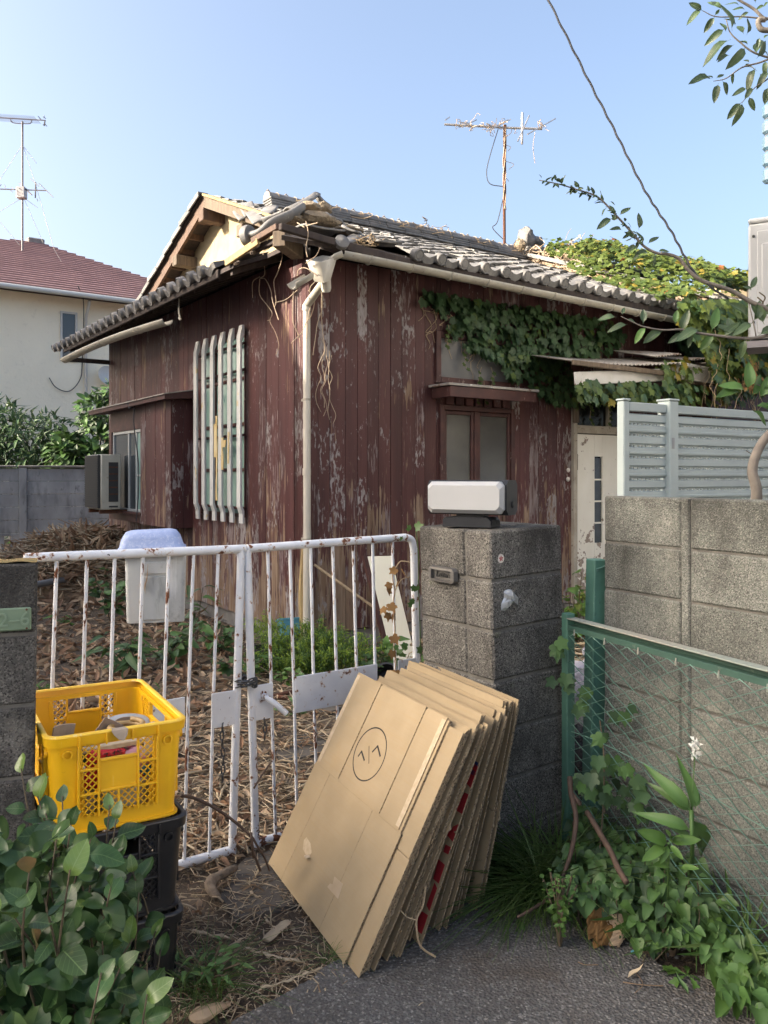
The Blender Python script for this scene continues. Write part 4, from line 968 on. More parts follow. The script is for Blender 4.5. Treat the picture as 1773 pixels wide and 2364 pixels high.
# ---- outdoor unit at the bay window (near side faces the camera)
ac = T('air_conditioner', 'old cream air conditioner unit hung outside the bay window', 'air conditioner', hw(-.335, 4.22, 1.13), TH)
b = MB(); b.cbox(-.25, 0, 0, .62, 0, .70, .012); b.build('casing', m['ac'], ac, 40)
b = MB(); b.box(-.155, -.035, -.004, .01, .10, .60); b.build('recess', m['ac_dark'], ac)
for k in range(5): b = MB(); b.box(-.15, -.04, -.007, -.003, .19+k*.085, .205+k*.085); link('louvre', b.mesh('louvre', m['rust']), ac)
b = MB(); b.box(-.15, -.04, -.006, -.001, .03, .05); b.build('slot', m['ac_dark'], ac)
b = MB(); b.cbox(-.285, -.25, .02, .60, .02, .69); 
for k in range(22): b.box(-.292, -.285, .03, .59, .05+k*.029, .062+k*.029)
b.build('fan_grille', m['ac_dark'], ac)
for y in (.05, .52): b = MB(); b.box(-.25, .12, y, y+.04, -.05, -.002); b.build('bracket', m['rust'], ac)

# ================================================================== NEIGHBOURS
nbO = Vector((-9.33, 20.0, 0)); nb = T('cream_house', 'two storey cream rendered house with faded red slate roof beyond the garden wall', 'house', nbO, TH)
def NL(u, v, yy):                       # neighbour local coords on its facade plane
    dx, dz = (u-U0)/F, -(v-V0)/F; ds, dt = dx*CA+SA, -dx*SA+CA
    c = Vector((-nbO.x, -nbO.y)); cx, cy = c.x*CA+c.y*SA, -c.x*SA+c.y*CA; k = (yy-cy)/dt; return Vector((cx+ds*k, yy, EYE+dz*k))
b = MB(); b.box(-6, 6, 0.0, 8, 0, 6.1); b.build('wall', m['cream_wall'], nb)
# hip roof with slate courses
ex0, ex1, ey0, ey1, ez = -6.5, 6.5, -.5, 8.5, 6.15
apx = NL(90, 562, 4.0); az = apx.z; ax_ = apx.x
b = MB(); rx0, rx1 = ax_ - .5, ax_
b.add([(ex0,ey0,ez),(ex1,ey0,ez),(ex1,ey1,ez),(ex0,ey1,ez),(rx0,4,az-.05),(rx1,4,az-.05)], [(0,1,5,4),(1,2,5),(2,3,4,5),(3,0,4),(0,3,2,1)]); nroof = b.build('roof', m['pink_roof'], nb)
nc = 23
for k in range(nc):
    t0, t1 = k/nc, (k+1)/nc; b = MB()
    def L(t, yoff=0): return (ex0+(rx0-ex0)*t, ex1+(rx1-ex1)*t, ey0+(4-ey0)*t, ez+(az-ez)*t)
    a0, a1, y0, z0 = L(t0); c0, c1, y1, z1 = L(t1)
    b.add([(a0,y0-.02,z0+.05),(a1+.03,y0-.02,z0+.05),(c1+.03,y1,z1+.015),(c0,y1,z1+.015),(a0,y0-.02,z0+.01),(a1+.03,y0-.02,z0+.01)], [(0,1,2,3),(4,5,1,0)])
    ya0, ya1 = ey0+(4-ey0)*t0, ey1+(4-ey1)*t0; yb0, yb1 = ey0+(4-ey0)*t1, ey1+(4-ey1)*t1
    b.add([(a1+.03,ya0-.02,z0+.05),(a1+.03,ya1,z0+.05),(c1+.03,yb1,z1+.015),(c1+.03,yb0,z1+.015)], [(0,1,2,3)])
    link('slate_course', b.mesh('slate_course', m['pink_roof']), nroof)
b = MB(); b.cbox(rx1-.35, rx1+.12, 3.8, 4.2, az-.08, az+.10, .03); b.build('ridge_cap', m['tile'], nroof)
b = MB(); b.cbox(ex0, ex1, ey0-.03, ey0, ez-.12, ez-.005); b.build('fascia', m['gut_white'], nb)
b = MB(); b.tube([(ex0, ey0-.09, ez-.06), (ex1, ey0-.09, ez-.08)], .065, 10); b.build('gutter', m['gut_white'], nb, 50)
w0, w1 = NL(139, 718, -.02), NL(178, 836, -.02)
b = MB(); frame_rect(b, w0.x, w1.x, w1.z, w0.z, .05, -.05, .01); b.cbox(w0.x+.05, w1.x-.05, -.03, .01, (w0.z+w1.z)/2-.2, (w0.z+w1.z)/2-.16); wf = b.build('window', m['gut_white'], nb)
b = MB(); b.box(w0.x+.04, w1.x-.04, -.02, -.012, w1.z+.04, w0.z-.04); b.build('pane', m['glass_win'], wf)
dpp = NL(198, 760, -.05); b = MB(); b.tube([(dpp.x, -.06, .2), (dpp.x, -.06, 5.6), (dpp.x, -.4, 6.0)], .04, 8); b.build('drain_pipe', m['gut_white'], nb, 50)
pts = [NL(113, 872, -.04), NL(130, 895, -.06), NL(160, 903, -.06), NL(185, 875, -.05), NL(190, 830, -.04), NL(193, 700, -.35), NL(180, 660, -.55)]; b = MB(); b.tube(spl(pts, 6), .012, 5); b.build('cable', m['cable'], nb)
b = MB(); q = NL(247, 870, -.1); b.lathe([(0,0),(.2,.03),(.27,.09)], 20, Matrix.Translation(q) @ Euler((R(70),R(20),0)).to_matrix().to_4x4(), cap=False); b.build('satellite_dish', m['gut_white'], nb, True)
# double antenna mast behind its roof
Yn = 22.8
def NA(x, y): return at(x*.24111, 200 + y*.24111, Yn)
a2b = NA(215, 1530); a2b.z = 6.2
ant2 = T('mast_antenna', 'tall thin mast with two stacked antennas above the faded red roof', 'antenna', a2b)
def N2(x, y): return NA(x, y) - a2b
b = MB(); b.tube([(0,0,0), N2(215, 335)], .028, 8); b.build('mast', m['antenna_d'], ant2, 50)
b = MB(); b.tube([N2(-230, 283), N2(435, 323)], .017, 6); b.tube(spl([N2(100,300), N2(110,335), N2(150,350), N2(270,355), N2(298,345), N2(304,318)], 4), .014, 6); b.tube([N2(-180, 975), N2(450, 995)], .017, 6); b.build('boom', m['antenna_d'], ant2, 50)
for k in range(26):
    x = -200 + k*22; y = 283 + (x+230)*.06; P, Q = N2(x-7, y-8), N2(x+8, y+9); b = MB(); b.tube([P+Vector((0,.3,0)), Q-Vector((0,.3,0))], .007, 5); link('element', b.mesh('element', m['antenna_d']), ant2)
for (p, q) in [((395,248),(452,330)), ((400,345),(442,393)), ((410,275),(445,320)), ((360,285),(400,320)), ((370,290),(395,315)), ((420,350),(452,375)), ((265,857),(400,978)), ((345,902),(538,1082)), ((150,900),(330,1060)), ((165,897),(340,1062)), ((325,1050),(390,1118)), ((12,918),(88,1008)), ((80,938),(165,1012)), ((-20,910),(10,1005)), ((148,943),(215,1000)), ((60,960),(152,1032)), ((-90,930),(-30,1010))]:
    b = MB(); b.tube([N2(*p)+Vector((0,.2,0)), N2(*q)-Vector((0,.2,0))], .0105, 5); link('element', b.mesh('element', m['antenna_d']), ant2)
b = MB(); b.tube([N2(342,915), N2(338,1065)], .02, 6); b.build('bracket', m['antenna_d'], ant2); b = MB(); b.tube([N2(432,320), N2(422,375)], .02, 6); b.build('reflector_bar', m['antenna_d'], ant2)
b = MB(); b.cbox(-.12, .12, -.1, .1, -.16, .16, .02, Matrix.Translation(N2(208, 1020))); b.build('amplifier', m['antenna'], ant2)
b = MB()
for (p, q) in [((205,570),(-40,950)), ((225,580),(330,900)), ((330,900),(520,1560)), ((520,1560),(800,2030)), ((232,580),(350,735)), ((195,1075),(-40,1220)), ((235,1085),(415,1500)), ((-20,1270),(190,1520)), ((235,1070),(360,1160))]: b.tube([N2(*p), N2(*q)], .006, 4)
b.build('guy_wire', m['antenna'], ant2)

# ---- precast panel wall at the back of the garden
def pw_pt(u, v): pass
wO = at(-60, 1080, 15.6); wdir = R(22)
pwl = T('panel_wall', 'long stained grey precast panel wall with pierced base at the back of the garden', 'wall', (wO.x, wO.y, 0), wdir)
for k in range(-1, 4):
    x = .85 + k*1.85; b = MB(); b.cbox(x-.07, x+.07, -.05, .09, 0, 1.72, .01); link('post', b.mesh('post', m['panel_wall']), pwl)
    for r_ in range(5):
        b = MB(); b.cbox(x+.07, x+1.78, -.01 - .004*(r_ % 2), .04, .46+r_*.25, .706+r_*.25, .007); link('panel', b.mesh('panel', m['panel_wall']), pwl)
    b = MB(); b.cbox(x+.07, x+1.78, -.02, .05, .40, .455, .008); b.cbox(x+.07, x+1.78, -.012, .04, 0, .13)
    for q in range(7): xx = x+.07+q*.26; b.box(xx, xx+.15, -.012, .04, .13, .40)
    link('pierced_panel', b.mesh('pierced_panel', m['panel_wall']), pwl)
    b = MB(); b.cbox(x-.09, x+1.74, -.06, .09, 1.722, 1.765, .01); link('coping', b.mesh('coping', m['concrete']), pwl)

# ---- far flat-roofed building on the right and the wall unit, blue sign
fb0, fb1 = at(1662, 650, 30), at(1780, 632, 30)
fb = T('flat_roofed_building', 'sunlit cream flat roofed building far behind the roof creeper', 'building', (fb0.x, 30, 0))
b = MB(); b.box(.3, 8, .3, 8, 0, fb0.z-.6); b.build('wall', m['beige_wall'], fb)
b = MB(); b.cbox(0, 8.3, 0, 8, fb0.z-.58, fb0.z, .03); b.build('parapet', m['plaster'], fb)
b = MB(); b.box(.8, 2.2, .26, .32, fb0.z-2.4, fb0.z-1.0); b.build('window', m['glass_win'], fb)
Yu = 5.0; ut, ub = at(1727, 517, Yu), at(1727, 783, Yu)
un = T('wall_unit', 'light grey outdoor unit mounted high at the right edge', 'outdoor unit', (ut.x, Yu, ub.z), R(-28))
uh = ut.z - ub.z
b = MB(); b.cbox(0, .85, 0, .34, 0, uh, .014); b.build('casing', m['unit_grey'], un, 40)
b = MB(); b.cbox(.05, .84, -.006, .01, .03, uh-.05, .005); b.cbox(.0, .86, -.005, .35, uh+.001, uh+.03, .01); b.build('front_panel', m['unit_grey'], un, 40)
b = MB(); b.cbox(.075, .8, -.014, .0, .12, uh-.13, .006); b.cbox(.14, .75, -.022, -.01, .2, uh-.22, .012); b.build('door_panel', m['unit_grey'], un, 40)
for (x, z) in ((.03, uh*.47), (.03, .1), (.03, uh-.08)): b = MB(); b.lathe([(0,-.003),(.008,-.003),(.008,.004),(0,.006)], 10, LR(x, -.003, z, R(90))); b.build('screw', m['ac_dark'], un)
b = MB(); b.box(-.02, .9, .02, .32, -.05, -.01); b.build('bracket', m['antenna_d'], un); b = MB(); b.box(.6, .64, .02, .40, -.09, -.052); b.build('support_arm', m['antenna_d'], un)
rb = T('corner_building', 'grey rendered building just outside the right edge that carries the wall unit', 'building', (ut.x, Yu, 0), R(-28))
b = MB(); b.box(.45, 4.5, .38, 3.4, 0, 6.0); b.build('wall', m['gut_white'], rb)
b = MB(); b.cbox(.40, 4.6, .33, 3.5, 6.0, 6.15, .02); b.build('parapet', m['concrete'], rb)
sp = at(1768, 232, 6.0); sb_ = at(1768, 420, 6.0)
sg = T('hanging_sign', 'narrow strip of faded blue ribbed panel at the upper right edge', 'sign', (sp.x, 6.0, sb_.z), 0)
hh = sp.z - sb_.z
for k in range(5): b = MB(); b.cbox(0, .5, 0, .08, k*hh/5+.004, (k+1)*hh/5-.004, .02); link('rib', b.mesh('rib', m['blue_sign']), sg)
b = MB(); b.box(.02, .55, .02, .06, .03, hh-.03); b.box(.3, .62, .02, .05, hh*.2, hh*.25); b.box(.3, .62, .02, .05, hh*.75, hh*.8); b.build('backing', m['antenna_d'], sg)

# ---- white house for the mirror and glass; the others are added, unseen shade blockers
def plain_house(name, label, loc, rz, sx, sy, h, wallm, rise, nwin=4, roofm='pink_roof'):
    t = T(name, label, 'house', loc, rz)
    b = MB(); b.box(0, sx, 0, sy, 0, h); b.build('wall', m[wallm], t)
    b = MB(); o = .35; b.prism([(-o, h), (sy/2, h+rise), (sy+o, h)], -o, sx+o, 'x'); b.build('roof', m[roofm], t)
    for fl in range(2):
        for k in range(nwin):
            x = sx*(k+.5)/nwin; z = .9 + fl*2.7; bb = MB(); frame_rect(bb, x-.8, x+.8, z, z+1.3, .06, sy-.01, sy+.06, (x,)); wf = bb.build('window', m['gut_white'], t)
            bb = MB(); bb.box(x-.76, x+.76, sy+.005, sy+.02, z+.05, z+1.25); bb.build('pane', m['glass_win'], wf)
    return t
ph = plain_house('white_house', 'sunlit white sided two storey house right of the yard, seen in the leaning mirror', (6.5+7*.45, -1.3-7*.89, 0), R(26.7), 14, 7, 6.2, 'siding_w', 1.6)
for z in (2.55, 5.2): b = MB(); b.cbox(5.5, 13.5, 7.02, 7.7, z, z+.8, .02); b.build('balcony', m['beige_wall'], ph)
plain_house('shade_block', 'tall unseen block added to shade the gate and yard', (-32.0, -16.0, 0), 0, 7.9, 17.2, 12.9, 'siding_w', .6)  # unseen mass added far off to keep the foreground in shade
b = MB(); b.box(1.6, 7.85, 12.0, 16.6, 12.9, 15.2); st_ = b.build('shade_tower', m['siding_w']); st_.parent = bpy.data.objects['shade_block']  # added unseen box that shades the wall unit
t = T('shade_house', 'unseen two storey house added to shade the old house wall', 'house', (-15.5, 5.78, 0)); b = MB(); b.box(0, 6.2, 0, 6.4, 0, 6.1); b.build('wall', m['siding_w'], t)
b = MB(); b.prism([(-.0, 6.1), (0, 7.05), (6.5, 6.15), (6.5, 6.1)], -.1, 6.25, 'x'); b.build('roof', m['pink_roof'], t)  # unseen added house; roof heights set by the shade wanted on the wall
t = T('shade_link', 'unseen block added to shape the slanted shade edge on the old house wall', 'building', (-13.5, 4.85, 0)); b = MB(); b.box(0, 4.2, 0, .9, 0, 6.0); b.build('wall', m['beige_wall'], t)
b = MB(); b.prism([(0, 6.0), (0, 6.2), (.48, 6.4), (.925, 7.05), (.925, 6.0)], 0, 4.25, 'x'); b.build('roof', m['pink_roof'], t)  # added unseen roof, its profile shaped for the slanted shade edge

# ================================================================== BLOCK WALLS AND PILLARS
def courses(root, x0s, y0, y1, ztop, n, mt, hgt=.2, zbot=-.2, faces='y'):
    """x0s: list of x breaks; every block is its own object, joints recessed"""
    z = ztop; k = 0
    while z > zbot:
        for p, q in zip(x0s, x0s[1:]):
            b = MB(); j = rnd.uniform(-.0015, .0015); b.cbox(p+.004, q-.004, y0+j, y1+j, z-hgt+.005, z-.004, .006); link('block', b.mesh('block', mt), root)
        z -= hgt; k += 1
# right gate pillar, leaning slightly; local x = along its street face, y = depth
PO = Vector((.440, 3.256, 0))
pil = T('gate_pillar', 'dark stained concrete block gate pillar carrying the lamp', 'pillar', (PO.x+.012, PO.y, 0), TH, ry=-.033)
PW_, PD = .405, .46
z = 1.337
for k in range(8):
    for (xa, xb, ya, yb) in ((0, PW_, 0, .155), (0, .155, .155, PD), (.155, PW_, .155, PD)):
        b = MB(); j = rnd.uniform(-.001, .001); b.cbox(xa+(.004 if xa > 0 else 0)+j, xb-(.0 if xb > .3 else .004), ya+(.004 if ya > 0 else 0), yb-(.004 if yb < .3 else 0)+j, z-.195, z-.004, .008); link('block', b.mesh('block', m['block']), pil)
    z -= .2
b = MB(); b.box(.007, PW_-.007, .007, PD-.007, -.2, 1.325); b.build('mortar', m['mortar'], pil)
# letter slot on the left face
def FC(x, y): return 900+.2652*x, 1080+.2652*y
ls = T('letter_slot', 'grey metal letter slot with raised lettering set in the gate pillar', 'letter slot', (-.0, .30, 1.175)); ls.parent = None
lsM = pil.matrix_basis
ls.location = Matrix.Translation(pil.location) @ pil.rotation_euler.to_matrix().to_4x4() @ Vector((-.004, .285, 1.138)); ls.rotation_euler = (0, -.033, TH)
b = MB(); hw_, hh_ = .088, .033
oct_ = [(-hw_, -hh_+.012), (-hw_+.012, -hh_), (hw_-.012, -hh_), (hw_, -hh_+.012), (hw_, hh_-.012), (hw_-.012, hh_), (-hw_+.012, hh_), (-hw_, hh_-.012)]
inn = [(-hw_+.024, -hh_+.014), (-hw_+.025, -hh_+.013), (hw_-.025, -hh_+.013), (hw_-.024, -hh_+.014), (hw_-.024, hh_-.014), (hw_-.025, hh_-.013), (-hw_+.025, hh_-.013), (-hw_+.024, hh_-.014)]
vs = [(0, y, z) for y, z in oct_] + [(-.020, y*.95, z*.92) for y, z in oct_] + [(-.022, y, z) for y, z in inn] + [(-.004, y, z) for y, z in inn]
fs = []
for lv in range(3):
    for i in range(8): fs.append((lv*8+i, lv*8+(i+1) % 8, lv*8+8+(i+1) % 8, lv*8+8+i))
b.add(vs, fs); b.build('rim', m['steel_grey'], ls)
b = MB(); b.box(-.006, -.003, -hw_+.02, hw_-.02, -hh_+.01, hh_-.01); b.build('flap', m['steel_grey'], ls)
text_mesh('lettering', 'Letters', .034, .002, m['ac_dark'], ls, Matrix.Translation((-.009, -.002, 0)) @ Euler((R(90), 0, R(-90))).to_matrix().to_4x4(), .35)
# sticker and tape on the street face
def onpil(u, v, yy=-.002):
    M = (Matrix.Translation(pil.location) @ pil.rotation_euler.to_matrix().to_4x4()).inverted()
    o = M @ Vector((0, 0, EYE)); q = M @ at(u, v, 1.0); d = q - o; k = (yy - o.y)/d.y; return o + d*k
pilM = Matrix.Translation(pil.location) @ pil.rotation_euler.to_matrix().to_4x4()
def on_world(name, label, cat, pl): t = T(name, label, cat, pilM @ pl, TH, ry=-.033); return t
sp_ = onpil(*FC(966, 790)); st = on_world('sticker', 'small round white sticker with a red star on the gate pillar', 'sticker', sp_)
b = MB(); pr = [(.0165*math.cos(a)*(1 if not (2.2 < a < 3.2) else .88), .0178*math.sin(a)) for a in [2*math.pi*k/24 for k in range(24)]]; b.prism(pr, -.0015, .001, 'y'); b.build('disc', m['sticker'], st)
b = MB(); pr = [((.0135 if k % 2 == 0 else .0058)*math.sin(math.pi*k/5), (.0135 if k % 2 == 0 else .0058)*math.cos(math.pi*k/5)) for k in range(10)]; b.prism(pr, -.0022, -.0016, 'y'); b.build('star', m['red_ink'], st)
text_mesh('letter', 'G', .011, .0002, m['sticker'], st, LR(0, -.0026, 0, R(90)))
tp = onpil(*FC(1040, 1145)); tpe = on_world('duct_tape', 'crumpled patch of silver tape stuck on the gate pillar', 'tape', tp)
b = MB()
OUT = [(-95,80),(-90,25),(-60,-20),(-62,-70),(-40,-85),(0,-88),(30,-75),(60,-40),(100,0),(92,65),(55,50),(30,35),(10,55),(-20,70),(-55,92)]
n = len(OUT); rg_ = []
for rr, hh2 in ((1, .001), (.72, .010), (.4, .015), (.12, .018)):
    rg_.append([(x*rr*.00050 + rnd.uniform(-.002,.002)*(rr < 1), -hh2*.6 - rnd.uniform(0, .006)*(rr < 1), -y*rr*.00047) for x, y in OUT])
vs = [p for r_ in rg_ for p in r_] + [(0, -.009, 0)]; fs = []
for l_ in range(3):
    for i in range(n): fs.append((l_*n+i, l_*n+(i+1) % n, (l_+1)*n+(i+1) % n, (l_+1)*n+i))
fs += [(3*n+i, 3*n+(i+1) % n, 4*n) for i in range(n)]
b.add(vs, fs); b.build('tape_patch', m['foil'], tpe)
# lamp on the pillar
lb = onpil(*FC(600, 525), .10); lb.z = 1.339
lampo = T('pillar_lamp', 'black outdoor lamp with a wide frosted white cover standing on the gate pillar', 'lamp', pilM @ Vector((.085, .215, 1.339)), R(-29))
b = MB(); b.prism([(-.10, 0), (.115, 0), (.115, .025), (.10, .04), (-.085, .04), (-.10, .03)], -.06, .05, 'y'); b.box(-.05, .07, -.03, .03, .04, .052); base = b.build('base', m['blk'], lampo)
b = MB(); b.box(.118, .1185, -.05, -.02, .01, .03); b.box(.1155, .1165, .0, .03, .01, .03); b.build('vent', m['ac_dark'], base)
def octp(hx, hz, c, cz): return [(-hx, cz-hz+c), (-hx+c, cz-hz), (hx-c, cz-hz), (hx, cz-hz+c), (hx, cz+hz-c), (hx-c, cz+hz), (-hx+c, cz+hz), (-hx, cz+hz-c)]
b = MB(); cz = .122
b.prism([(y, z) for y, z in octp(.062, .072, .020, cz)], -.178, .178, 'x', LR(.0, .02, 0)); hs = b.build('housing', m['blk'], lampo)
b = MB(); b.lathe([(0,0),(.010,0),(.010,.005),(.006,.007),(0,.007)], 12, LR(.179, .02, cz-.03, 0, R(90))); b.lathe([(.011,.0),(.013,0),(.013,.004),(.011,.004)], 14, LR(.179, .02, cz-.03, 0, R(90)), False); b.build('knob', m['ac_dark'], hs)
b = MB()
o1 = octp(.170, .066, .018, cz); o2 = octp(.158, .050, .016, cz)
vs = [(x, -.030, z) for x, z in o1] + [(x, -.056, z) for x, z in o1] + [(x, -.076, z) for x, z in o2]
fs = [(l_*8+i, l_*8+(i+1) % 8, l_*8+8+(i+1) % 8, l_*8+8+i) for l_ in range(2) for i in range(8)] + [tuple(range(16, 24))]
b.add(vs, fs); b.build('cover', m['diff'], lampo)

# left pillar (end of the street wall)
lw = T('left_wall', 'blackened block wall end with dry moss on top, beside the crates', 'wall', (-.982, 2.3, 0), R(22), ry=.012)
courses(lw, [-2.2, -1.6, -1.2, -.8, -.4, 0], 0, .13, 1.31, 7, m['block_l'], .2)
b = MB(); b.box(-2.195, -.006, .006, .124, -.2, 1.30); b.build('mortar', m['mortar'], lw)
b = MB()
def mossf(i, j): x = -.40*i*1.3 - .004; y = .01 + .11*j; return (x, y, 1.3085 + .006*max(0, mnoise.noise(Vector((x*30, y*30, 0)))+.3))
b.grid(mossf, 40, 10); b.build('moss', m['moss'], lw)
npl = T('number_plate', 'green number plate reading 2-6 on the left wall end', 'sign', Vector((-.982, 2.3, 0)) + Matrix.Rotation(R(22), 3, 'Z') @ Vector((-.115, -.006, 1.155)), R(22))
b = MB(); b.cbox(-.13, .112, -.006, .003, -.032, .032, .004); b.build('plate', m['plate_green'], npl)
text_mesh('digits', '2\u20136', .054, .003, m['plate_digit'], npl, LR(.068, -.0068, -.001, R(90)))
b = MB()
for x, z in ((.1,.026), (.1,-.026)): b.lathe([(0,0),(.003,0),(.003,.002),(0,.003)], 8, LR(x, -.006, z, R(90)))
b.build('screw', m['rust'], npl)

# right block wall: local x runs away from its left end towards the camera side
WD = Vector((.492, -.870, 0)).normalized(); wrz = math.atan2(WD.y, WD.x)
rw = T('block_wall', 'tall grey concrete block wall with dark stained top behind the chain link fence', 'wall', (.940, 3.527, 0), wrz)
for k in range(8):
    zt = 1.47 - .2*k
    for (p, q) in ((0, .41), (.455, .855), (.90, 1.30), (1.345, 1.745), (1.79, 2.19), (2.235, 2.635), (2.68, 3.08)):
        b = MB(); j = rnd.uniform(-.0015, .0015); b.cbox(p+.003, q-.001, j, .12+j, zt-.195, zt-.004, .006); link('block', b.mesh('block', m['block_r']), rw)
for (p, q) in ((.413, .453), (.858, .898), (1.303, 1.343), (1.748, 1.788), (2.193, 2.233), (2.638, 2.678)):
    b = MB(); b.cbox(p, q, -.002, .12, -.2, 1.466, .006); link('pilaster', b.mesh('pilaster', m['block_r']), rw)
b = MB(); b.box(.006, 3.075, .007, .113, -.2, 1.46); b.build('mortar', m['mortar'], rw)

# ================================================================== GATE
GR, GL_ = Vector((.142, 3.87, 0)), Vector((-1.252, 2.892, 0)); gd = (GR-GL_).normalized(); glen = (GR-GL_).length; grz = math.atan2(gd.y, gd.x)
def gx(u):                                                    # pixel column -> distance along the gate
    k = (u-U0)/F; return (k*GL_.y - GL_.x)/(gd.x - k*gd.y)
ZT = 1.262
def leaf_gate(label, xa, xb, bars, plates, end_post, sh, x0):
    g = T('gate_leaf', label, 'gate', GL_, grz, 'pair of white tube gate leaves'); shx = lambda x, z: x + sh*(ZT - z)
    b = MB()
    if end_post == 'R': b.tube(spl([(xa, 0, ZT-.008), (xb-.06, 0, ZT+.004)], 6) + spl([(xb-.05, 0, ZT+.004), (xb-.014, 0, ZT-.010), (xb, 0, ZT-.05)], 5) + [(shx(xb, .02), 0, .02)], .0175, 12)
    else: b.tube(spl([(xa-.012, 0, ZT+.002), (xb+.012, 0, ZT-.008)], 6), .0175, 12)
    b.build('top_rail', m['gate'], g, 50)
    px = xb-.004 if end_post == 'L' else xa+.004
    b = MB(); b.tube([(px, 0, ZT-.01), (shx(px, .0), 0, .015)], .0165, 12); b.build('meeting_post', m['gate'], g, 50)
    b = MB(); b.tube([(shx(xa, .04), 0, .035), (shx(xb, .04), 0, .035)], .0185, 10); b.build('bottom_rail', m['gate'], g, 50)
    for x in bars:
        b = MB(); j = rnd.uniform(-.003, .003); b.tube([(x, 0, ZT-.012), (shx(x, .6)+j, rnd.uniform(-.002,.002), .6), (shx(x, .05), 0, .05)], .0072, 8); link('bar', b.mesh('bar', m['gate_bar'], 50), g)
    for (p, q, z0, z1) in plates:
        b = MB(); b.cbox(shx(p, (z0+z1)/2), shx(q, (z0+z1)/2), -.013, -.007, z0, z1, .002); link('plate', b.mesh('plate', m['gate']), g)
    return g
gL = leaf_gate('left white tube gate leaf, heavily rust chipped, behind the yellow crate', 0.0, gx(559), [gx(u) for u in (131, 201, 265, 330, 390, 447, 504)], [(gx(400)-.22, gx(436), .55, .69), (gx(497), gx(560), .545, .685)], 'L', -.032, 0)
gR = leaf_gate('right white tube gate leaf with a welded handle, behind the cardboard', gx(569), gx(955), [gx(u) for u in (618, 669, 717, 768, 815, 860, 906)], [(gx(573), gx(618), .545, .69), (gx(669), gx(860), .545, .70), (gx(908), gx(950), .56, .70)], 'R', .030, 0)
hx = gx(604); b = MB(); b.tube(spl([(hx, -.01, .645), (hx+.004, -.05, .64), (hx+.035, -.075, .61), (hx+.07, -.085, .575)], 5), .012, 10); b.lathe([(.012,0),(.02,0),(.02,.004),(.012,.004)], 12, LR(hx, -.012, .645, R(90))); b.build('handle', m['gate_bar'], gR, 50)
def chain(name, label, pts, size=.014, wire=.0026):
    c = T(name, label, 'chain', pts[0]); P = spl(pts, 14); d = 0; last = P[0]; k = 0; out = []
    base_ = Vector(pts[0]); lk = MB()
    ring = [(math.cos(a)*size*.36, math.sin(a)*size*.62 + (size*.3 if math.sin(a) > 0 else -size*.3), 0) for a in [2*math.pi*q/12 for q in range(13)]]
    lk.tube(ring, wire, 6, False); me = lk.mesh('link', m['chain'], True)
    for a, bb in zip(P, P[1:]):
        d += (bb-a).length
        if d >= size*1.55:
            d = 0; dr = (bb-last).normalized(); nr = Vector((0, .3, 1)) if abs(dr.z) < .8 else Vector((1, .3, 0)); M = frame((bb+last)/2 - base_, dr, nr) @ Matrix.Rotation(R(90)*(k % 2)+R(20), 4, 'Y'); link('link', me, c, M); last = bb; k += 1
    return c
GM = Matrix.Translation(GL_) @ Matrix.Rotation(grz, 4, 'Z')
mp = gx(566); cp = []
for t in range(3):
    for a in range(12): ang_ = 2*math.pi*a/12; cp.append(GM @ Vector((mp + .044*math.cos(ang_), .045*math.sin(ang_), .705 + .012*t + .006*math.sin(ang_*2+t) - .014*math.cos(ang_)**2)))
chain('chain', 'dull steel chain wound round the two meeting gate posts', cp, .016, .0033)
cx = gx(512); chain('chain', 'chain end hanging below the left lock plate', [GM @ Vector((cx, -.012, .56)), GM @ Vector((cx-.006, -.014, .5)), GM @ Vector((cx+.002, -.012, .42)), GM @ Vector((cx-.004, -.014, .33)), GM @ Vector((cx-.002, -.01, .31))], .02, .003)
cx = gx(607); chain('chain', 'short chain end hanging under the gate handle', [GM @ Vector((cx, -.012, .55)), GM @ Vector((cx+.003, -.014, .49)), GM @ Vector((cx-.002, -.012, .44))], .018, .003)

# letter bin behind the gate
bnL = gx(342)
bn = T('letter_bin', 'weathered white plastic bin with a faded blue lid hung behind the gate', 'letter box', GM @ Vector((bnL+.085, .15, .972)), grz - R(22)); bn.scale = (.88, .88, .90)
b = MB()
def rr(wx, wy, r, z, n=5):
    out = []
    for (cx, cy, a0) in ((wx-r, wy-r, 0), (-wx+r, wy-r, 90), (-wx+r, -wy+r, 180), (wx-r, -wy+r, 270)):
        for k in range(n+1): a = R(a0 + 90*k/n); out.append((cx + r*math.cos(a), cy + r*math.sin(a), z))
    return out
def loft(b, rings, M=None, cap0=True, cap1=True):
    n = len(rings[0]); vs = [p for r_ in rings for p in r_]; fs = []
    for l_ in range(len(rings)-1):
        for i in range(n): fs.append((l_*n+i, l_*n+(i+1) % n, (l_+1)*n+(i+1) % n, (l_+1)*n+i))
    if cap0: fs.append(tuple(range(n))[::-1])
    if cap1: fs.append(tuple((len(rings)-1)*n+i for i in range(n)))
    b.add(vs, fs, M)
loft(b, [rr(.124, .065, .02, 0), rr(.126, .067, .02, .004), rr(.134, .075, .022, .31)]); bd = b.build('body', m['bin_white'], bn, 40)
b = MB(); b.cbox(-.062, .062, -.082, -.06, .215, .268, .004); b.build('label_holder', m['bin_white'], bd)
b = MB(); b.cbox(-.062, .062, -.078, -.064, .012, .205, .004); b.build('front_panel', m['bin_panel'], bd)
b = MB(); loft(b, [rr(.150, .09, .03, .300), rr(.152, .092, .03, .322), rr(.141, .082, .03, .330), rr(.128, .075, .035, .375), rr(.112, .062, .035, .398), rr(.095, .045, .03, .404)], LR(-.008, .012, 0, R(4), R(-2))); b.build('lid', m['lid_blue'], bn, 50)
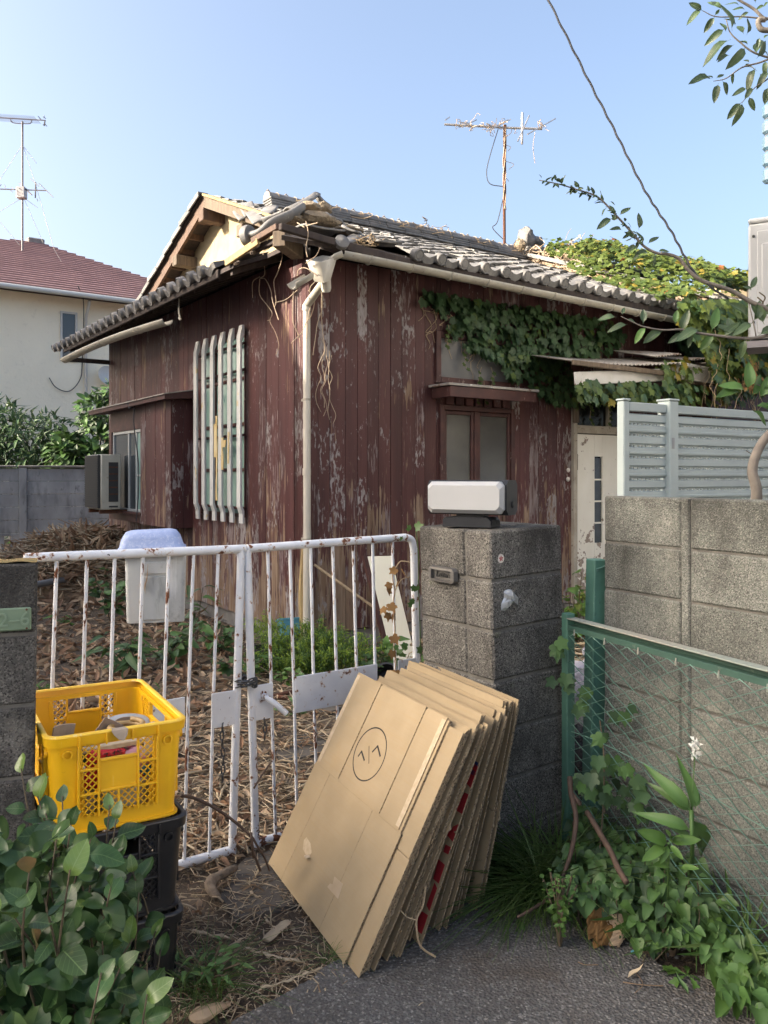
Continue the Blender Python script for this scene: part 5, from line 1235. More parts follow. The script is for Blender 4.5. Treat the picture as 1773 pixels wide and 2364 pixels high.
b = MB(); lf = [(-.032, -.09, .26), (-.036, -.093, .2), (-.045, -.09, .165), (-.043, -.092, .13)]; b.tube(spl(lf, 4), [.003,.004,.006,.008,.010,.011,.012,.012,.012,.011,.008,.004,.002], 6, flat=.25); b.build('withered_leaf', m['dead_leaf2'], bn)

# ================================================================== GREEN CHAIN LINK FENCE
FD = Vector((.396, -.918, 0)).normalized(); frz = math.atan2(FD.y, FD.x); FO = Vector((.762, 3.405, 0))
fn_ = T('chain_link_fence', 'low green chain link fence sagging towards the wall at right', 'fence', FO, frz)
FH = .965; FLn = 2.1
b = MB(); b.cbox(-.02, .02, -.02, .02, -.1, FH+.02, .003); b.build('post', m['green_paint'], fn_)
b = MB(); b.cbox(1.72, 1.76, .0, .04, -.1, FH, .003); b.build('post', m['green_paint'], fn_)
b = MB(); b.cbox(-.02, FLn, -.018, .022, FH-.032, FH-.028+.004, .001); b.box(-.02, FLn, .018, .022, FH-.03, FH-.001); b.box(-.02, FLn, -.018, -.015, FH-.046, FH-.03); rl = b.build('top_rail', m['rail_shade'], fn_)
b = MB(); b.cbox(-.03, FLn, -.020, .024, FH-.001, FH+.004, .001); b.build('rail_cap', m['rail_worn'], rl)
b = MB()
for k in range(9): x = .07 + k*.19; b.tube([(x, -.02, FH-.035), (x, -.023, FH-.06)], .003, 5); b.cbox(x-.004, x+.004, -.024, -.018, FH-.06, FH-.045)
b.build('wire_hook', m['rail_worn'], rl)
dia = .052
def fence_pt(x, z):
    belly = .035*math.sin(math.pi*max(0, min(1, z/FH)))*math.sin(x*3.1+.4) + .10*max(0, (.55-z))*min(1, x*1.2); wob = .006*math.sin(x*23 + z*9)
    return Vector((x + .006*math.sin(z*17+x*5), -.018 + belly*1.0, z + .008*math.sin(x*11)*(1-z/FH)))
b = MB(); nz = int((FH-.03)/(dia/2))
for k in range(int(FLn/dia*1)+1):
    x0 = k*dia; pts = []
    for j in range(nz+1):
        z = FH - .045 - j*dia/2; p = fence_pt(x0 + (dia/2 if (j+k) % 2 else -dia/2)*1.03, max(z, .0)); p.y += .003*(1 if j % 2 else -1); pts.append(p)
    b.tube(pts, .0024, 4, False)
b.tube([fence_pt(x*.1, .50) + Vector((0, .004, 0)) for x in range(22)], .002, 4, False)
tag(b.build('wire_mesh', m['wire'], fn_, True), kind='stuff')
b = MB(); b.tube(spl([(.012, -.03, FH-.09), (.03, -.04, FH-.10), (.045, -.035, FH-.13), (.04, -.03, FH-.17)], 4), .004, 5); b.build('tie_wire', m['wire'], fn_)
# tall square post between the pillar and the wall
tpo = T('green_post', 'tall square green steel post beside the end of the block wall', 'post', (.905, 3.585, 0), R(20), ry=.022)
b = MB(); b.cbox(-.034, .034, -.034, .034, -.1, 1.19, .004); b.build('shaft', m['green_paint'], tpo)
b = MB(); b.tube(spl([(-.028, -.038, 1.15), (.0, -.045, 1.16), (.045, -.03, 1.175)], 4), .003, 5); b.lathe([(0,0),(.005,0),(.005,.004),(0,.005)], 8, LR(-.02,-.034,1.145,R(90))); b.build('tie_wire', m['wire'], tpo)

# ================================================================== ALUMINIUM SCREEN BEHIND THE WALL
AO = Vector(((1432-U0)/F*4.3, 4.3, 0)); sc = T('screen_fence', 'pale aluminium louvred screen fence rising behind the block wall', 'fence', AO, R(33))
STp = 1.945
def post(x, wd, dep, z1):
    b = MB(); b.cbox(x, x+wd, -dep/2, dep/2, .02, z1, .005); o = link('post', b.mesh('post', m['alu']), sc)
    b = MB(); b.cbox(x-.004, x+wd+.004, -dep/2-.004, dep/2+.004, z1+.001, z1+.012, .003); b.build('cap', m['alu'], o)
post(0, .045, .05, STp); post(.345, .075, .085, STp+.015); post(1.405, .05, .06, STp)
for (x0, x1, y) in ((.045, .345, .0), (.42, 1.405, .0)):
    b = MB(); b.cbox(x0, x1, -.022, .022, STp-.05, STp-.004, .003); link('top_rail', b.mesh('top_rail', m['alu']), sc)
    for k in range(16):
        z1 = STp - .062 - k*.0585; b = MB(); b.prism([(-.004, z1-.046), (-.017, z1-.040), (-.017, z1-.006), (-.006, z1), (.006, z1), (.006, z1-.046)], x0, x1, 'x')
        b.prism([(-.012, z1-.040), (-.022, z1-.036), (-.022, z1-.026), (-.012, z1-.022)], x0, x1, 'x') if k % 2 else None
        x = x0 + .004
        while x < x1 - .02: b.box(x, x+.014, -.006, .004, z1-.0595, z1-.046); x += .031
        b.box(x0, x1, -.006, .004, z1-.0505, z1-.046)
        link('slat', b.mesh('slat', m['alu']), sc)
b = MB(); b.box(.36, .38, -.0455, -.0435, 1.70, 1.76); b.build('tape_strip', m['unit_grey'], sc)

# ================================================================== CRATES
CRZ = R(30); CO = Vector((-.93, 2.275, 0))                   # front-left corner on plan
CW, CL, CHt = .385, .56, .29
cc = Vector((math.cos(CRZ), math.sin(CRZ), 0)); cb = Vector((-math.sin(CRZ), math.cos(CRZ), 0)); Cc = CO + cc*CW/2 + cb*CL/2
def crate(name, label, z, mt, rim_mt, yaw=0, group=None, h=CHt, open_=True, lat=True):
    c = T(name, label, 'crate', (Cc.x, Cc.y, z), CRZ+yaw, group); hx, hy = CW/2, CL/2
    body = MB(); tp = .010
    def S_(z): return tp*(1 - z/h)
    def shell(z0, z1, ext0, ext1, th=.005, r=.035):
        o0 = rr(hx-S_(z0)+ext0, hy-S_(z0)+ext0, r, z0); o1 = rr(hx-S_(z1)+ext1, hy-S_(z1)+ext1, r, z1); i1 = rr(hx-S_(z1)+ext1-th, hy-S_(z1)+ext1-th, r-.004, z1); i0 = rr(hx-S_(z0)+ext0-th, hy-S_(z0)+ext0-th, r-.004, z0)
        loft(body, [o0, o1, i1, i0, o0], None, False, False)
    shell(0, .052, -.010, -.010, .012); shell(h-.035, h-.022, -.003, -.003, .006); shell(h-.028, h-.001, .006, .008, .004)
    n0 = rr(hx-.012, hy-.012, .03, .006); loft(body, [n0, rr(hx-.012, hy-.012, .03, .012)])
    # corner shells: only the arcs
    for ci in range(4):
        idx = list(range(ci*6, ci*6+6)); r0 = rr(hx-S_(0)-.008, hy-S_(0)-.008, .035, .05); r1 = rr(hx-.004, hy-.004, .035, h-.03)
        a0 = [Vector(r0[i]) for i in idx]; a1 = [Vector(r1[i]) for i in idx]
        cen = sum(a0, Vector())/6; ext = .05
        def exte(a):                                          # carry the corner panel a little along both walls
            f = a[0] + (a[0]-a[1]).normalized()*0; s = []
            dirs = {0: (Vector((0,-1,0)), Vector((-1,0,0))), 1: (Vector((1,0,0)), Vector((0,-1,0))), 2: (Vector((0,1,0)), Vector((1,0,0))), 3: (Vector((-1,0,0)), Vector((0,1,0)))}[ci]
            return [a[0] + dirs[0]*ext] + a + [a[-1] + dirs[1]*ext]
        A0, A1 = exte(a0), exte(a1); n = len(A0)
        inw = lambda p: Vector((p.x*(1-.004/abs(hx)), p.y*(1-.004/abs(hy)), p.z))
        vs = A0 + A1 + [inw(p) for p in A0] + [inw(p) for p in A1]
        fs = [(i, i+1, n+i+1, n+i) for i in range(n-1)] + [(2*n+i+1, 2*n+i, 3*n+i, 3*n+i+1) for i in range(n-1)] + [(0, n, 3*n, 2*n), (n-1, 3*n-1, 4*n-1, 2*n-1)]
        body.add(vs, fs)
    walls = [(Matrix.Translation((0, -hy+.0085, 0)), hx-.082), (Matrix.Translation((0, hy-.0085, 0)) @ Matrix.Rotation(math.pi, 4, 'Z'), hx-.082),
             (Matrix.Translation((hx-.0085, 0, 0)) @ Matrix.Rotation(R(90), 4, 'Z'), hy-.082), (Matrix.Translation((-hx+.0085, 0, 0)) @ Matrix.Rotation(R(-90), 4, 'Z'), hy-.082)]
    lats = []
    for wi, (M, q) in enumerate(walls):
        top = h-.035; cw = q*.50
        for x in (-q, -cw, cw, q): body.cbox(x-.003, x+.003, -.009, .004, .05, top, .001, M)
        body.cbox(-cw+.003, cw-.003, -.003, .002, .122, top-.048, .001, M)            # solid plate
        body.cbox(-cw+.003, cw-.003, -.008, .006, top-.052, top-.044, .002, M)         # lower lip of the hand hole
        body.cbox(-cw+.003, cw-.003, -.008, .003, .116, .124, .002, M); body.cbox(-.003, .003, -.008, .003, .05, .118, .001, M)
        for x0, x1 in ((-q, -cw), (cw, q)):
            for z in (.116, .186): body.cbox(x0, x1, -.008, .003, z-.003, z+.003, .001, M)
        for x in (-q-.03, q+.03): body.lathe([(.010,-.002),(.014,-.002),(.014,.006),(.010,.006)], 10, M @ LR(x, -.012+.006, h-.052, R(90)), False)
        for x in [-q+q*2*k/3 for k in range(4)]: body.cbox(x-.002, x+.002, -.0235, -.012, h-.033, h-.004, .0005, M)
        # diamond lattice
        lm = MB()
        for (x0, x1, z0, z1) in ((-q+.002, -cw-.002, .05, .114), (-q+.002, -cw-.002, .118, .184), (-q+.002, -cw-.002, .188, top), (cw+.002, q-.002, .05, .114), (cw+.002, q-.002, .118, .184), (cw+.002, q-.002, .188, top), (-cw+.002, -.003, .05, .116), (.003, cw-.002, .05, .116)):
            st = .0205; w_, h_ = x1-x0, z1-z0; k = -int(h_/st)-1
            while k*st < w_:
                for sgn in (1, -1):
                    xa = k*st; pts = []
                    # line x = xa + t, z = t
                    t0 = max(0, -xa); t1 = min(h_, w_-xa)
                    if t1 - t0 < .004: continue
                    p, q2 = (xa+t0, t0), (xa+t1, t1)
                    if sgn < 0: p, q2 = (w_-p[0], p[1]), (w_-q2[0], q2[1])
                    P, Q = Vector((x0+p[0], -.001, z0+p[1])), Vector((x0+q2[0], -.001, z0+q2[1])); d = Q-P
                    lm.box(-.0016, .0016, 0, d.length, -.0016, .0016, M @ frame(P, d, (0, 1, 0)))
                k += 1
        lats.append(lm)
    bo = body.build('body', mt, c, 40)
    for lm in lats: lm.build('lattice', mt, c)
    rim = MB(); r0 = rr(hx+.009, hy+.009, .04, h-.002); loft(rim, [r0, rr(hx+.009, hy+.009, .04, h+.001), rr(hx+.006, hy+.006, .04, h+.004), rr(hx-.004, hy-.004, .034, h+.004), rr(hx-.007, hy-.007, .032, h-.002), r0], None, False, False); rim.build('rim', rim_mt, c, 50)
    return c
crate('plastic_crate', 'lowest black plastic crate at the bottom of the stack, half behind the shrub', -.012, m['black_pl'], m['black_pl'], R(-1.5), 'stacked black plastic crates', .262)
crate('plastic_crate', 'middle black plastic crate directly under the yellow one', .253, m['black_pl'], m['black_pl'], R(1), 'stacked black plastic crates', .278)
yc = crate('plastic_crate', 'yellow plastic lattice crate of odds and ends on top of the black crates', .532, m['yellow'], m['yellow_worn'], 0)
YZ = .532
def inC(x, y, z): return Cc + cc*x + cb*y + Vector((0, 0, YZ+z))
# contents
t = T('tape_roll', 'roll of silver duct tape in the yellow crate', 'tape', inC(.085, .0, .195), CRZ, rx=R(6))
b = MB(); b.lathe([(.038,-.034), (.068,-.034), (.070,-.030), (.070,.030), (.068,.034), (.038,.034), (.038,-.034)], 32, None, False); b.build('tape', m['foil'], t, 40)
b = MB(); b.lathe([(.036,-.035), (.0385,-.035), (.0385,.035), (.036,.035), (.036,-.035)], 24, None, False); b.build('core', m['card_grey'], t, 40)
def flap(label, P, size, rot, bend):
    t = T('cardboard_piece', label, 'cardboard', P, CRZ+rot[2], 'cardboard offcuts in the yellow crate', rx=rot[0], ry=rot[1]); b = MB(); w_, h_ = size
    def f(i, j): return ((i-.5)*w_, bend*math.sin(math.pi*i)*.5, j*h_)
    b.grid(f, 6, 2); o = b.build('sheet', m['card_grey'], t); o.modifiers.new('t', 'SOLIDIFY').thickness = .004
flap('grey cardboard flap standing in the left corner of the yellow crate', inC(-.14, -.12, .185), (.07, .10), (R(12), R(4), R(20)), .02)
flap('curled cardboard tube end lying beside the left flap in the crate', inC(-.085, -.15, .165), (.07, .085), (R(25), R(30), R(-10)), .05)
flap('cardboard piece leaning in the middle of the yellow crate', inC(-.035, -.06, .17), (.065, .115), (R(20), R(32), R(5)), .006)
t = T('rubber_hose', 'coil of tan rubber hose in the yellow crate', 'hose', inC(.055, -.12, .215), 0)
b = MB(); b.tube([(math.cos(a)*(.052+.004*math.sin(a*.3)), math.sin(a)*.05, .004*a/2) for a in [2*math.pi*k/20 for k in range(66)]], .0085, 8); b.build('coil', m['hose'], t, True)
t = T('packing_strip', 'long cream packing strip lying along the front rim of the crate', 'packing strip', inC(.035, -.215, .225), CRZ, ry=R(-1)); b = MB(); b.cbox(-.125, .135, -.014, .014, -.006, .008, .002); b.build('strip', m['card_pale'], t)
t = T('plastic_film', 'crumpled clear film beside the silver tape roll', 'plastic film', inC(.135, -.075, .205), CRZ); lump(Vector((0,0,0)), .045, .04, .03, 0, m['clear_pl'], 'film', t, 11)
t = T('red_packet', 'red packet with dark handwriting showing through the crate hand hole', 'bag', inC(-.01, -.232, .16), CRZ, ry=R(8), rx=R(-6))
b = MB(); b.cbox(-.075, .035, -.008, .012, -.05, .06, .006); b.build('packet', m['red_bag'], t)
text_mesh('writing', 'ごみ袋', .030, .0004, m['ink'], t, LR(-.02, -.0095, .036, R(90), R(-12)))
t = T('printed_film', 'pink and clear printed film behind the crate hand hole', 'bag', inC(.07, -.228, .185), CRZ); lump(Vector((0,0,0)), .055, .02, .03, 0, m['pink_bag'], 'film', t, 13); lump(Vector((.045,.0,.005)), .04, .018, .03, 0, m['clear_pl'], 'film', t, 14)
t = T('white_bucket', 'white plastic tub at the bottom of the yellow crate', 'tub', inC(.045, -.13, .016), CRZ); b = MB(); b.lathe([(.0,0), (.085,0), (.098,.09), (.102,.092), (.102,.10), (.094,.10), (.082,.01), (0,.008)], 28, None, False); b.build('tub', m['white_pl'], t, 40)
t = T('grey_carton', 'grey carton at the left end inside the yellow crate', 'carton', inC(-.11, -.17, .016), CRZ); b = MB(); b.cbox(-.055, .055, -.05, .05, 0, .12, .003); b.build('carton', m['card_grey'], t)
t = T('blue_cloth', 'blue cloth bundle inside the right of the yellow crate', 'cloth', inC(.115, -.19, .145), CRZ); lump(Vector((0,0,0)), .05, .035, .03, 0, m['blue_cl'], 'cloth', t, 15)
t = T('green_bottle', 'dark green container lying in the yellow crate', 'container', inC(-.09, -.19, .19), CRZ); b = MB(); b.tube([(-.04,0,0),(.05,0,.005)], .022, 12); b.build('container', m['green_pl'], t, 50)
t = T('dark_tools', 'dark heap of small tools in the back of the yellow crate', 'tools', inC(.06, .02, .06), CRZ); lump(Vector((0,0,0)), .12, .17, .06, 0, m['black_pl'], 'heap', t, 16); lump(Vector((-.09,-.1,.03)), .07, .1, .05, 0, m['card_grey'], 'heap', t, 17); lump(Vector((.06,-.12,.04)), .06, .06, .05, 0, m['red_bag'], 'heap', t, 18)
t = T('receipt_card', 'white card printed with S-101 behind the crate lattice', 'card', inC(.125, -.245, .222), CRZ); b = MB(); b.cbox(-.045, .045, -.002, .002, -.03, .028, .001); b.build('card', m['white_pl'], t); text_mesh('print', 'S-101', .018, .0002, m['ink'], t, LR(0, -.0026, .014, R(90)))
t = T('torn_card', 'torn brown card scrap hooked over the front rim of the yellow crate', 'cardboard', inC(-.005, -.296, .288), CRZ)
b = MB(); b.add([(-.020,-.006,.006),(.026,-.006,.006),(.022,-.012,-.010),(.013,-.014,-.024),(.0,-.013,-.021),(-.014,-.011,-.006),(-.016,.014,.008),(.02,.014,.008)], [(0,1,2,3,4,5),(0,6,7,1)]); o = b.build('scrap', m['card_grey'], t); o.modifiers.new('t','SOLIDIFY').thickness = .002

# ================================================================== CARDBOARD
BL = gnd(620, 2004); BR = gnd(795, 2240); ce = (BR-BL); CWd = ce.length; ce.normalize(); cn = Vector((-ce.y, ce.x, 0))
if cn.x < 0: cn = -cn
def sheet_frame(o, lean):                                     # x along the bottom edge, y up the sheet, z towards the viewer
    up = Vector((0,0,1))*math.cos(lean) + cn*math.sin(lean); z = ce.cross(up); 
    return Matrix(((ce.x, up.x, z.x, o.x), (ce.y, up.y, z.y, o.y), (ce.z, up.z, z.z, o.z), (0,0,0,1)))
def board(b, x0, x1, y0, y1, z0, z1): 
    b.cm = 0; b.add([(x0,y0,z1),(x1,y0,z1),(x1,y1,z1),(x0,y1,z1)], [(0,1,2,3)]); b.add([(x0,y0,z0),(x1,y0,z0),(x1,y1,z0),(x0,y1,z0)], [(3,2,1,0)])
    b.cm = 1; n = max(2, int((x1-x0)/.02)); k = max(2, int((y1-y0)/.02)); 
    e = [(x0+(x1-x0)*i/n, y0) for i in range(n)] + [(x1, y0+(y1-y0)*i/k) for i in range(k)] + [(x1-(x1-x0)*i/n, y1) for i in range(n)] + [(x0, y1-(y1-y0)*i/k) for i in range(k)]
    N = len(e); b.add([(x, y, z0) for x, y in e] + [(x, y, z1) for x, y in e], [(i, (i+1) % N, N+(i+1) % N, N+i) for i in range(N)])
    b.cm = 0
ORD = 'first second third fourth fifth sixth seventh eighth ninth tenth eleventh twelfth thirteenth fourteenth fifteenth sixteenth seventeenth eighteenth nineteenth twentieth twenty-first twenty-second twenty-third twenty-fourth twenty-fifth twenty-sixth twenty-seventh twenty-eighth twenty-ninth thirtieth thirty-first thirty-second thirty-third thirty-fourth thirty-fifth thirty-sixth thirty-seventh thirty-eighth thirty-ninth fortieth forty-first forty-second'.split()
NSH = 42; CLab = ['frontmost flattened box, printed with a ringed face mark']
clus = [min(5, max(0, (k+6)//8 - (1 if k < 9 else 0))) if k else 0 for k in range(NSH)]; clus = [0]*9 + [1]*8 + [2]*7 + [3]*6 + [4]*6 + [5]*6
offs = [k*.0092 + clus[k]*.043 for k in range(NSH)]
for i in range(NSH):
    f = offs[i]/.60; lean = math.atan2(.39-.044*clus[i], .716)
    if i: lean += rnd.uniform(-.0015, .0015)
    wd = CWd + (0 if i == 0 else rnd.uniform(-.012, .008)) - .03*f; hg = .815 - .09*f + (0 if i == 0 else rnd.uniform(-.05, .01)); sh = 0 if i == 0 else (rnd.uniform(-.007, .006) + .072 if i < 9 else rnd.uniform(-.008, .008) + .09 - .20*f)
    if i in (1,): hg, sh, wd = .79, .085, CWd
    if 17 <= i <= 21: hg -= .08
    if i in (16, 17, 18): sh -= .03
    if i >= 14: sh = .075 - .19*f + .012*math.sin(i*2.3) + .02*(clus[i] % 2)
    if 15 <= i <= 18: sh -= .025
    if i == 19: sh += .06; wd = CWd - .03
    if i in (22,): hg -= .06; wd -= .02
    th = rnd.uniform(.0082, .0096) if i else .011; origin = BL + cn*(offs[i] + .004) + ce*sh + Vector((0,0,.018))
    lab = {0: 'frontmost flattened box, printed with a ringed face mark', 1: 'second flattened box, slid out to the right behind the frontmost', 19: 'flattened box showing red and blue print in the middle of the row', 21: 'flattened box with red lettering down its exposed strip', NSH-1: 'rearmost flattened box, closest to the gate pillar'}.get(i, 'plain brown flattened box, %s from the front of the leaning row' % ORD[i])
    sx = T('flattened_box', lab, 'cardboard box', (0,0,0), 0, 'flattened boxes leaning in a row'); sx.matrix_world = sheet_frame(origin, lean); sx.location = origin
    sx.rotation_euler = sheet_frame(origin, lean).to_euler()
    b = MB(); mats_ = [m['card'], m['corr']]
    if i == 0:
        s1, s2, gp = .20, .715, .0007
        for x0, x1 in ((0, s1*wd-gp), (s1*wd+gp, s2*wd-gp), (s2*wd+gp, wd)):
            board(b, x0, x1, 0, hg*.515, 0, .0055)
        for x0, x1 in ((0, .30*wd), (.30*wd+gp, .78*wd-gp), (.78*wd+gp, wd-.02)):
            board(b, x0+.012, x1-.0, hg*.522, hg, .001, .0075)
        b.cm = 0; board(b, .004, wd-.006, .004, hg-.006, -.007, .0044); b.build('board', mats_, sx)
        for xa in (.014, wd-.046): bb = MB(); bb.box(xa, xa+.025, hg*.53, hg-.01, .0077, .0083); bb.build('glued_seam', m['card_pale'], sx)
        # ringed face mark
        def sxy(u, v):
            M = sheet_frame(origin, lean).inverted(); o = M @ Vector((0,0,EYE)); q = M @ at(u, v, 1.0); d = q-o; k = (.0078-o.z)/d.z; p = o + d*k; return p.x, p.y
        def C2b(x, y): return 550+.42194*x, 1500+.42194*y
        bb = MB(); n = 48
        vs = [(*sxy(*C2b(720+k*92*math.cos(2*math.pi*q/n), 572+k*(-51*math.cos(2*math.pi*q/n)+136.8*math.sin(2*math.pi*q/n)))), .0081) for k in (1.02, .968) for q in range(n)]
        bb.add(vs, [(q, (q+1) % n, n+(q+1) % n, n+q) for q in range(n)])
        def stroke(P, w_):
            for a, c in zip(P, P[1:]):
                a, c = Vector((*a, 0)), Vector((*c, 0)); d = (c-a).normalized(); nn = Vector((-d.y, d.x, 0))*w_/2; a = a - d*w_*.3; c = c + d*w_*.3
                bb.add([(a+nn)+Vector((0,0,.0081)), (a-nn)+Vector((0,0,.0081)), (c-nn)+Vector((0,0,.0081)), (c+nn)+Vector((0,0,.0081))], [(0,1,2,3)])
        Q = lambda x, y: sxy(*C2b(x, y))
        stroke([Q(657,582), Q(675,556), Q(690,605)], .0075); stroke([Q(735,558), Q(763,527), Q(777,582)], .0075); stroke([Q(716,528), Q(715,622)], .0035)
        bb.build('print_mark', m['ink'], sx)
        bb = MB(); a = [Q(485,1297), Q(500,1278), Q(515,1282), Q(524,1240), Q(572,1280), Q(545,1365)]; bb.prism([(x, y) for x, y in a], .0058, .0066, 'z'); bb.build('tape_patch', m['tape_brown'], sx)
        a = [Q(352,1090), Q(358,1040), Q(372,1025), Q(395,1060), Q(400,1110), Q(385,1135), Q(368,1120)]; bb = MB(); bb.prism([(x, y) for x, y in a], .0058, .0068, 'z'); tx, ty = Q(380, 1145); bb.grid(lambda i_, j_: (tx + (i_-.5)*.026, ty + .012 - .014*j_, .007 + .014*math.sin(j_*2.2)), 4, 6); bb.build('tape_patch', m['card_pale'], sx)
    else:
        bow = rnd.uniform(-.3, .3)
        fl_ = hg*rnd.uniform(.46, .54)
        board(b, 0, wd, 0, fl_-.002, 0, th*.45); board(b, 0+rnd.uniform(0,.01), wd-rnd.uniform(0,.012), fl_+.002, hg, 0, th*.5); board(b, .003, wd-rnd.uniform(.002,.02), rnd.uniform(0,.012), hg-rnd.uniform(.003,.02), -th*.55, -th*.04)
        b.build('board', mats_, sx)
        if rnd.random() < .5:
            bb = MB(); x = wd - .01; k = rnd.uniform(.02, .05); y = rnd.uniform(.2, .6)*hg; bb.add([(x, y, -.002), (x+.012, y+k*.5, -.004), (x, y+k, -.002), (x-.01, y+k*.5, .003)], [(0,1,2,3)]); o = bb.build('torn_edge', m['card_pale'], sx); o.modifiers.new('t','SOLIDIFY').thickness = .002
        if i in (19, 21):
            y = hg*.05
            while y < hg*(.80 if i == 19 else .45):
                d_ = hg*rnd.uniform(.03, .12); x = wd - .012; k_ = rnd.uniform(-.02, .03); bb = MB(); bb.prism([(x, y), (x, y+d_), (x-rnd.uniform(.02,.05), y+d_+k_), (x-rnd.uniform(.02,.05), y+k_)], th*.5, th*.5+.0006, 'z'); bb.build('red_print', m['red_ink'], sx); y += d_ + hg*rnd.uniform(.015, .06)
            bb = MB(); bb.box(wd-.05, wd-.015, hg*.86, hg*.885, th*.5, th*.5+.0006); bb.box(wd-.05, wd-.015, hg*.90, hg*.93, th*.5, th*.5+.0006); bb.build('blue_print', m['blue_ink'], sx)
def strip_pt(u, v, o=.30): 
    k = (EYE - .0)*0; return None
t = T('twine', 'frayed pale twine hanging down the edges of the cardboard row', 'twine', (0,0,0))
b = MB(); tw = [at(550+.42194*x, 1500+.42194*y, Y) for x, y, Y in ((1025,1290,2.66),(1010,1400,2.64),(975,1480,2.62),(985,1590,2.61),(1015,1640,2.61),(1080,1680,2.62))]; b.tube(spl(tw, 5), .0035, 5); b.tube(spl([tw[2], tw[2]+Vector((-.03,0,.01)), tw[2]+Vector((-.05,0,.03))], 3), .0025, 4); b.build('strand', m['vine_dry'], t)
# ================================================================== PLANTS
def leaf_raw(wf, n=6, fold=.18, curl=-.22, pet=.12, twist=0.0):
    vs = []; fs = []
    for i in range(n+1):
        t = i/n; w_ = wf(t); z = curl*t*t + .05*math.sin(t*6)
        vs += [(-w_, pet+t, z + fold*w_), (-w_*.5, pet+t, z+fold*w_*.22), (0, pet+t, z-.012), (w_*.5, pet+t, z+fold*w_*.22), (w_, pet+t, z+fold*w_)]
    for i in range(n):
        for k in range(4): a = i*5+k; fs.append((a, a+1, a+6, a+5))
    o = len(vs); vs += [(-.012, 0, 0), (.012, 0, 0), (.012, pet+.04, 0), (-.012, pet+.04, 0)]; fs.append((o, o+1, o+2, o+3))
    return np.array(vs, float), fs
ov = lambda W: (lambda t: W*(math.sin(math.pi*min(1, t**.88)))**.64*(1-.12*t) + .003)
lance = lambda W: (lambda t: W*math.sin(math.pi*t**.7)**.9*(1-.25*t) + .003)
heart = lambda W: (lambda t: W*((1-t)**.62)*(.55+.45*min(1, t*6))*(1.0) + .003)
blade = lambda W: (lambda t: W*(1-t)**.7 + .001)
def ivy_raw(curl=.10):
    out = [(0,0),(.12,-.10),(.36,-.08),(.46,.10),(.38,.26),(.52,.40),(.50,.62),(.30,.60),(.16,.72),(.06,.95),(0,1.05)]
    P = out + [(-x, y) for x, y in out[-2:0:-1]]; n = len(P)
    z = lambda x, y: -curl*(x*x*2.2 + max(0, y-.3)**2*1.2) + .05*abs(x)
    vs = [(x, y+.1, z(x, y)) for x, y in P] + [(0, .45, -.015)]
    fs = [(i, (i+1) % n, n) for i in range(n)]
    return np.array(vs, float), fs
CAM = [leaf_raw(ov(.35), 7, .22, -.18), leaf_raw(ov(.38), 7, .12, -.34), leaf_raw(ov(.32), 7, .34, -.10), leaf_raw(ov(.36), 7, .05, -.45), leaf_raw(ov(.30), 7, .5, .12)]
TRL = [leaf_raw(ov(.22), 5, .35, -.25), leaf_raw(ov(.20), 5, .2, -.45), leaf_raw(ov(.24), 5, .6, -.15)]
HRT = [leaf_raw(heart(.46), 5, .25, -.25, .25), leaf_raw(heart(.42), 5, .1, -.4, .3), leaf_raw(heart(.44), 5, .4, -.15, .25)]
LAN = [leaf_raw(lance(.13), 6, .3, -.35, .05), leaf_raw(lance(.15), 6, .2, -.6, .05)]
IVY = [ivy_raw(.1), ivy_raw(.3), ivy_raw(-.15)]
BLD = [leaf_raw(blade(.008), 8, .3, -1.0, 0), leaf_raw(blade(.0065), 8, .3, -1.5, 0), leaf_raw(blade(.0095), 7, .3, -.5, 0)]
DRY = [leaf_raw(lance(.16), 5, .8, .5, .02), leaf_raw(lance(.20), 5, 1.1, .25, .02), leaf_raw(ov(.2), 5, .7, -.6, .02)]
_mc = {}
def lmesh(kind, raws, i, mt):
    k = (kind, i, mt)
    if k not in _mc:
        me = bpy.data.meshes.new('leaf'); me.from_pydata([tuple(v) for v in raws[i][0]], [], raws[i][1]); me.materials.append(m[mt])
        me.polygons.foreach_set('use_smooth', [True]*len(me.polygons)); me.update(); _mc[k] = me
    return _mc[k]
def put(par, kind, raws, M, mt, name='leaf'): return link(name, lmesh(kind, raws, rnd.randrange(len(raws)), mt), par, M)
def inpoly(x, y, P):
    c = False; n = len(P)
    for i in range(n):
        (x1, y1), (x2, y2) = P[i], P[(i+1) % n]
        if (y1 > y) != (y2 > y) and x < (x2-x1)*(y-y1)/(y2-y1)+x1: c = not c
    return c
def sample(P, n, mind=0):
    xs = [p[0] for p in P]; ys = [p[1] for p in P]; out = []; tries = 0
    while len(out) < n and tries < n*200:
        tries += 1; x, y = rnd.uniform(min(xs), max(xs)), rnd.uniform(min(ys), max(ys))
        if inpoly(x, y, P) and all((x-a)**2 + (y-b_)**2 > mind*mind for a, b_ in out): out.append((x, y))
    return out
def rv(s=1): return Vector((rnd.gauss(0, s), rnd.gauss(0, s), rnd.gauss(0, s)))
def pick(*a):                       # weighted material choice: ('name', w), ...
    x = rnd.random()*sum(w_ for _, w_ in a)
    for n_, w_ in a:
        x -= w_
        if x <= 0: return n_
    return a[0][0]

